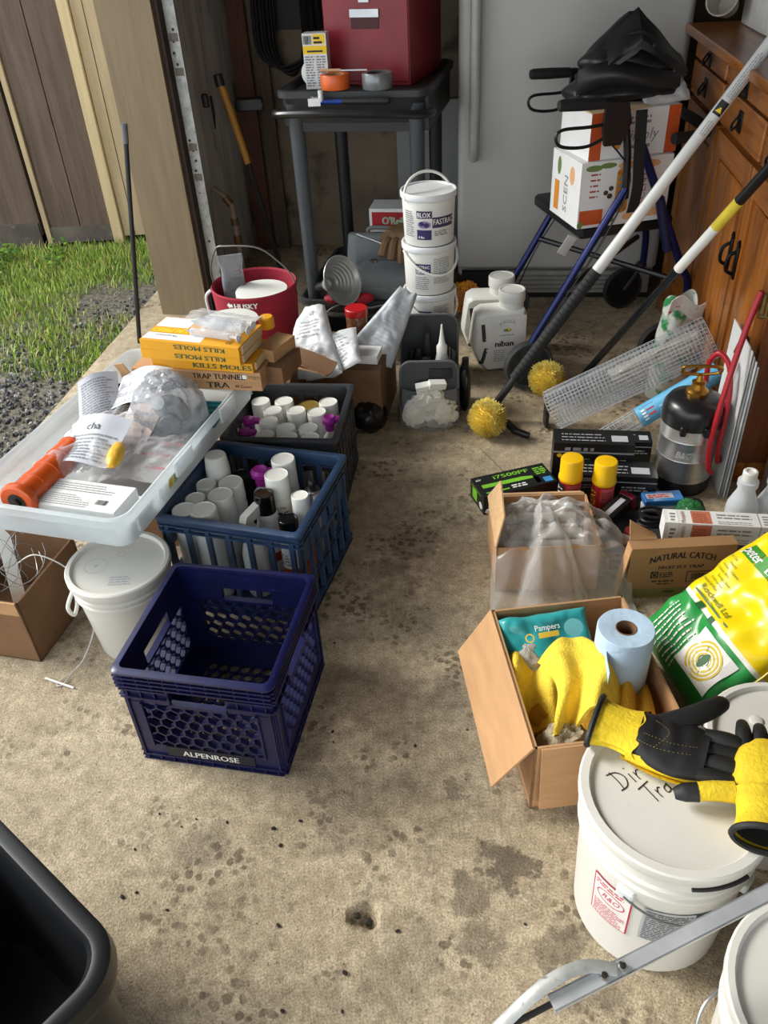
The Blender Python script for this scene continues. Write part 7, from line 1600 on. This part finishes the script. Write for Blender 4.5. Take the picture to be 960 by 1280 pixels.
# ---- aluminium folding arm in the corner
ALU = M('scuffed_aluminium', (204, 206, 208), rough=.42, metal=.35, var=.12, scale=18)
q0, q1 = Vector((.165, .425, .43)), Vector((.60, .575, .475)); d_ = (q1 - q0); Xa = frame(q0, d_, (-.35, 1, .25))
L_ = d_.length
t = thing('ladder_brace', 'scuffed aluminium channel arm reaching in from the right edge', 'metal arm', q0)
mb = MB(); mb.bb((0, -.010, -.002), (L_, .010, 0), X=Xa); mb.bb((0, -.010, -.022), (L_, -.008, 0), X=Xa); mb.bb((0, .008, -.022), (L_, .010, 0), X=Xa); wb(mb, 'channel', ALU, t)
e0 = Xa @ Vector((.09, .0, .003)); e1 = Vector((.085, .402, .40))
wb(MB().tube(spline([e0, e0 + Vector((-.04, .004, .004)), (e0 + e1) / 2 + Vector((-.01, .012, .02)), e1], 5), .0085, 8, flat=.35), 'strap_arm', M('galvanised'), t)
wb(MB().tube([Xa @ Vector((.005, 0, -.010)), e1 + Vector((.0, .002, -.002))], .004, 8), 'rod', BLK, t)
for x_ in (.072, .098): wb(MB().lathe([(.0055, .004), (.006, .006), (.004, .009), (0, .0095)], 12, X=Xa @ Matrix.Translation((x_, 0, .0))), 'rivet', STEEL, t)
wb(MB().lathe([(.009, -.008), (.010, 0), (.009, .008), (0, .009)], 12, X=Matrix.Translation(e1)), 'end_bolt', BLK, t)
# ---- black tote in the bottom left corner
t = thing('storage_tote', 'black plastic tote with rounded rim in the bottom left corner', 'tote', (-.668, .515, 0), math.radians(-41 + 90))
tub(MB(), [(.155, .20, .04, 0), (.165, .21, .05, .01), (.178, .228, .055, .405), (.196, .246, .065, .407), (.200, .250, .07, .425), (.198, .248, .07, .447), (.190, .240, .065, .451), (.176, .226, .05, .449), (.170, .220, .05, .44), (.168, .218, .05, .40), (.155, .20, .045, .012), (.1, .1, .03, .01)], n=8).build('tub', M('tote_black', (26, 27, 29), rough=.32, var=.1), t)
# ---- things on the sideboard, floor crumbs
t = thing('flower_pot', 'cream ceramic pot lying on the sideboard top', 'pot', rm(.80, 3.53, 1.135), rot=(math.radians(70), 0, TH - .5))
MB().lathe([(.03, 0), (.036, .004), (.052, .09), (.055, .10), (.050, .10), (.046, .09), (.032, .012), (0, .01)], 30).build('pot', M('cream_glaze', (176, 170, 156), rough=.4), t)
t = thing('foam_box', 'white foam box on the sideboard at the right edge', 'box', rm(.975, 3.37, 1.081), TH); MB().rbox((0, 0, .10), (.24, .36, .20), .01).build('body', M('white_foam', (214, 212, 208), rough=.8), t)
MB().rbox((0, 0, .21), (.25, .37, .02), .01).build('lid', M('white_foam'), t)
for (x, y, s_, lab) in ((-.075, .758, .010, 'added dark lump standing in for the shade deep in the concrete pit'), (-.095, .770, .007, 'smaller added dark lump for shade at the left of the concrete pit')):
    tag(MB().add(IV, IFc, 0, False, Matrix.Diagonal((s_, s_ * .8, s_ * .8, 1))).build('shade_lump', M('pit_shade', (44, 36, 32), rough=.9), None, (x, y, -.014)), lab, 'shade_lump')  # invented dark lumps that give the pit its shade by colour
rc = random.Random(12); first = None
for i in range(34):
    x, y = rc.uniform(-.55, .30), rc.uniform(.58, 1.5)
    if (-.60 < x < -.17 and 1.05 < y) or (x > .2 and y > .85): continue
    if first is None:
        mb = MB().add(IV, IFc, 0, False, Matrix.Diagonal((.006, .004, .003, 1))); first = mb.mesh('floor_crumb', M('crumb_dark', (36, 30, 26), rough=.9))
    s_ = rc.uniform(.4, 1.1); o = put('floor_crumb', first, None, (x, y, .0025 * s_), (0, 0, rc.random() * 6)); o.scale = (s_, s_, s_)
    tag(o, 'tiny dark dirt crumb on the bare concrete floor', 'crumb', 'dirt crumbs on the floor')
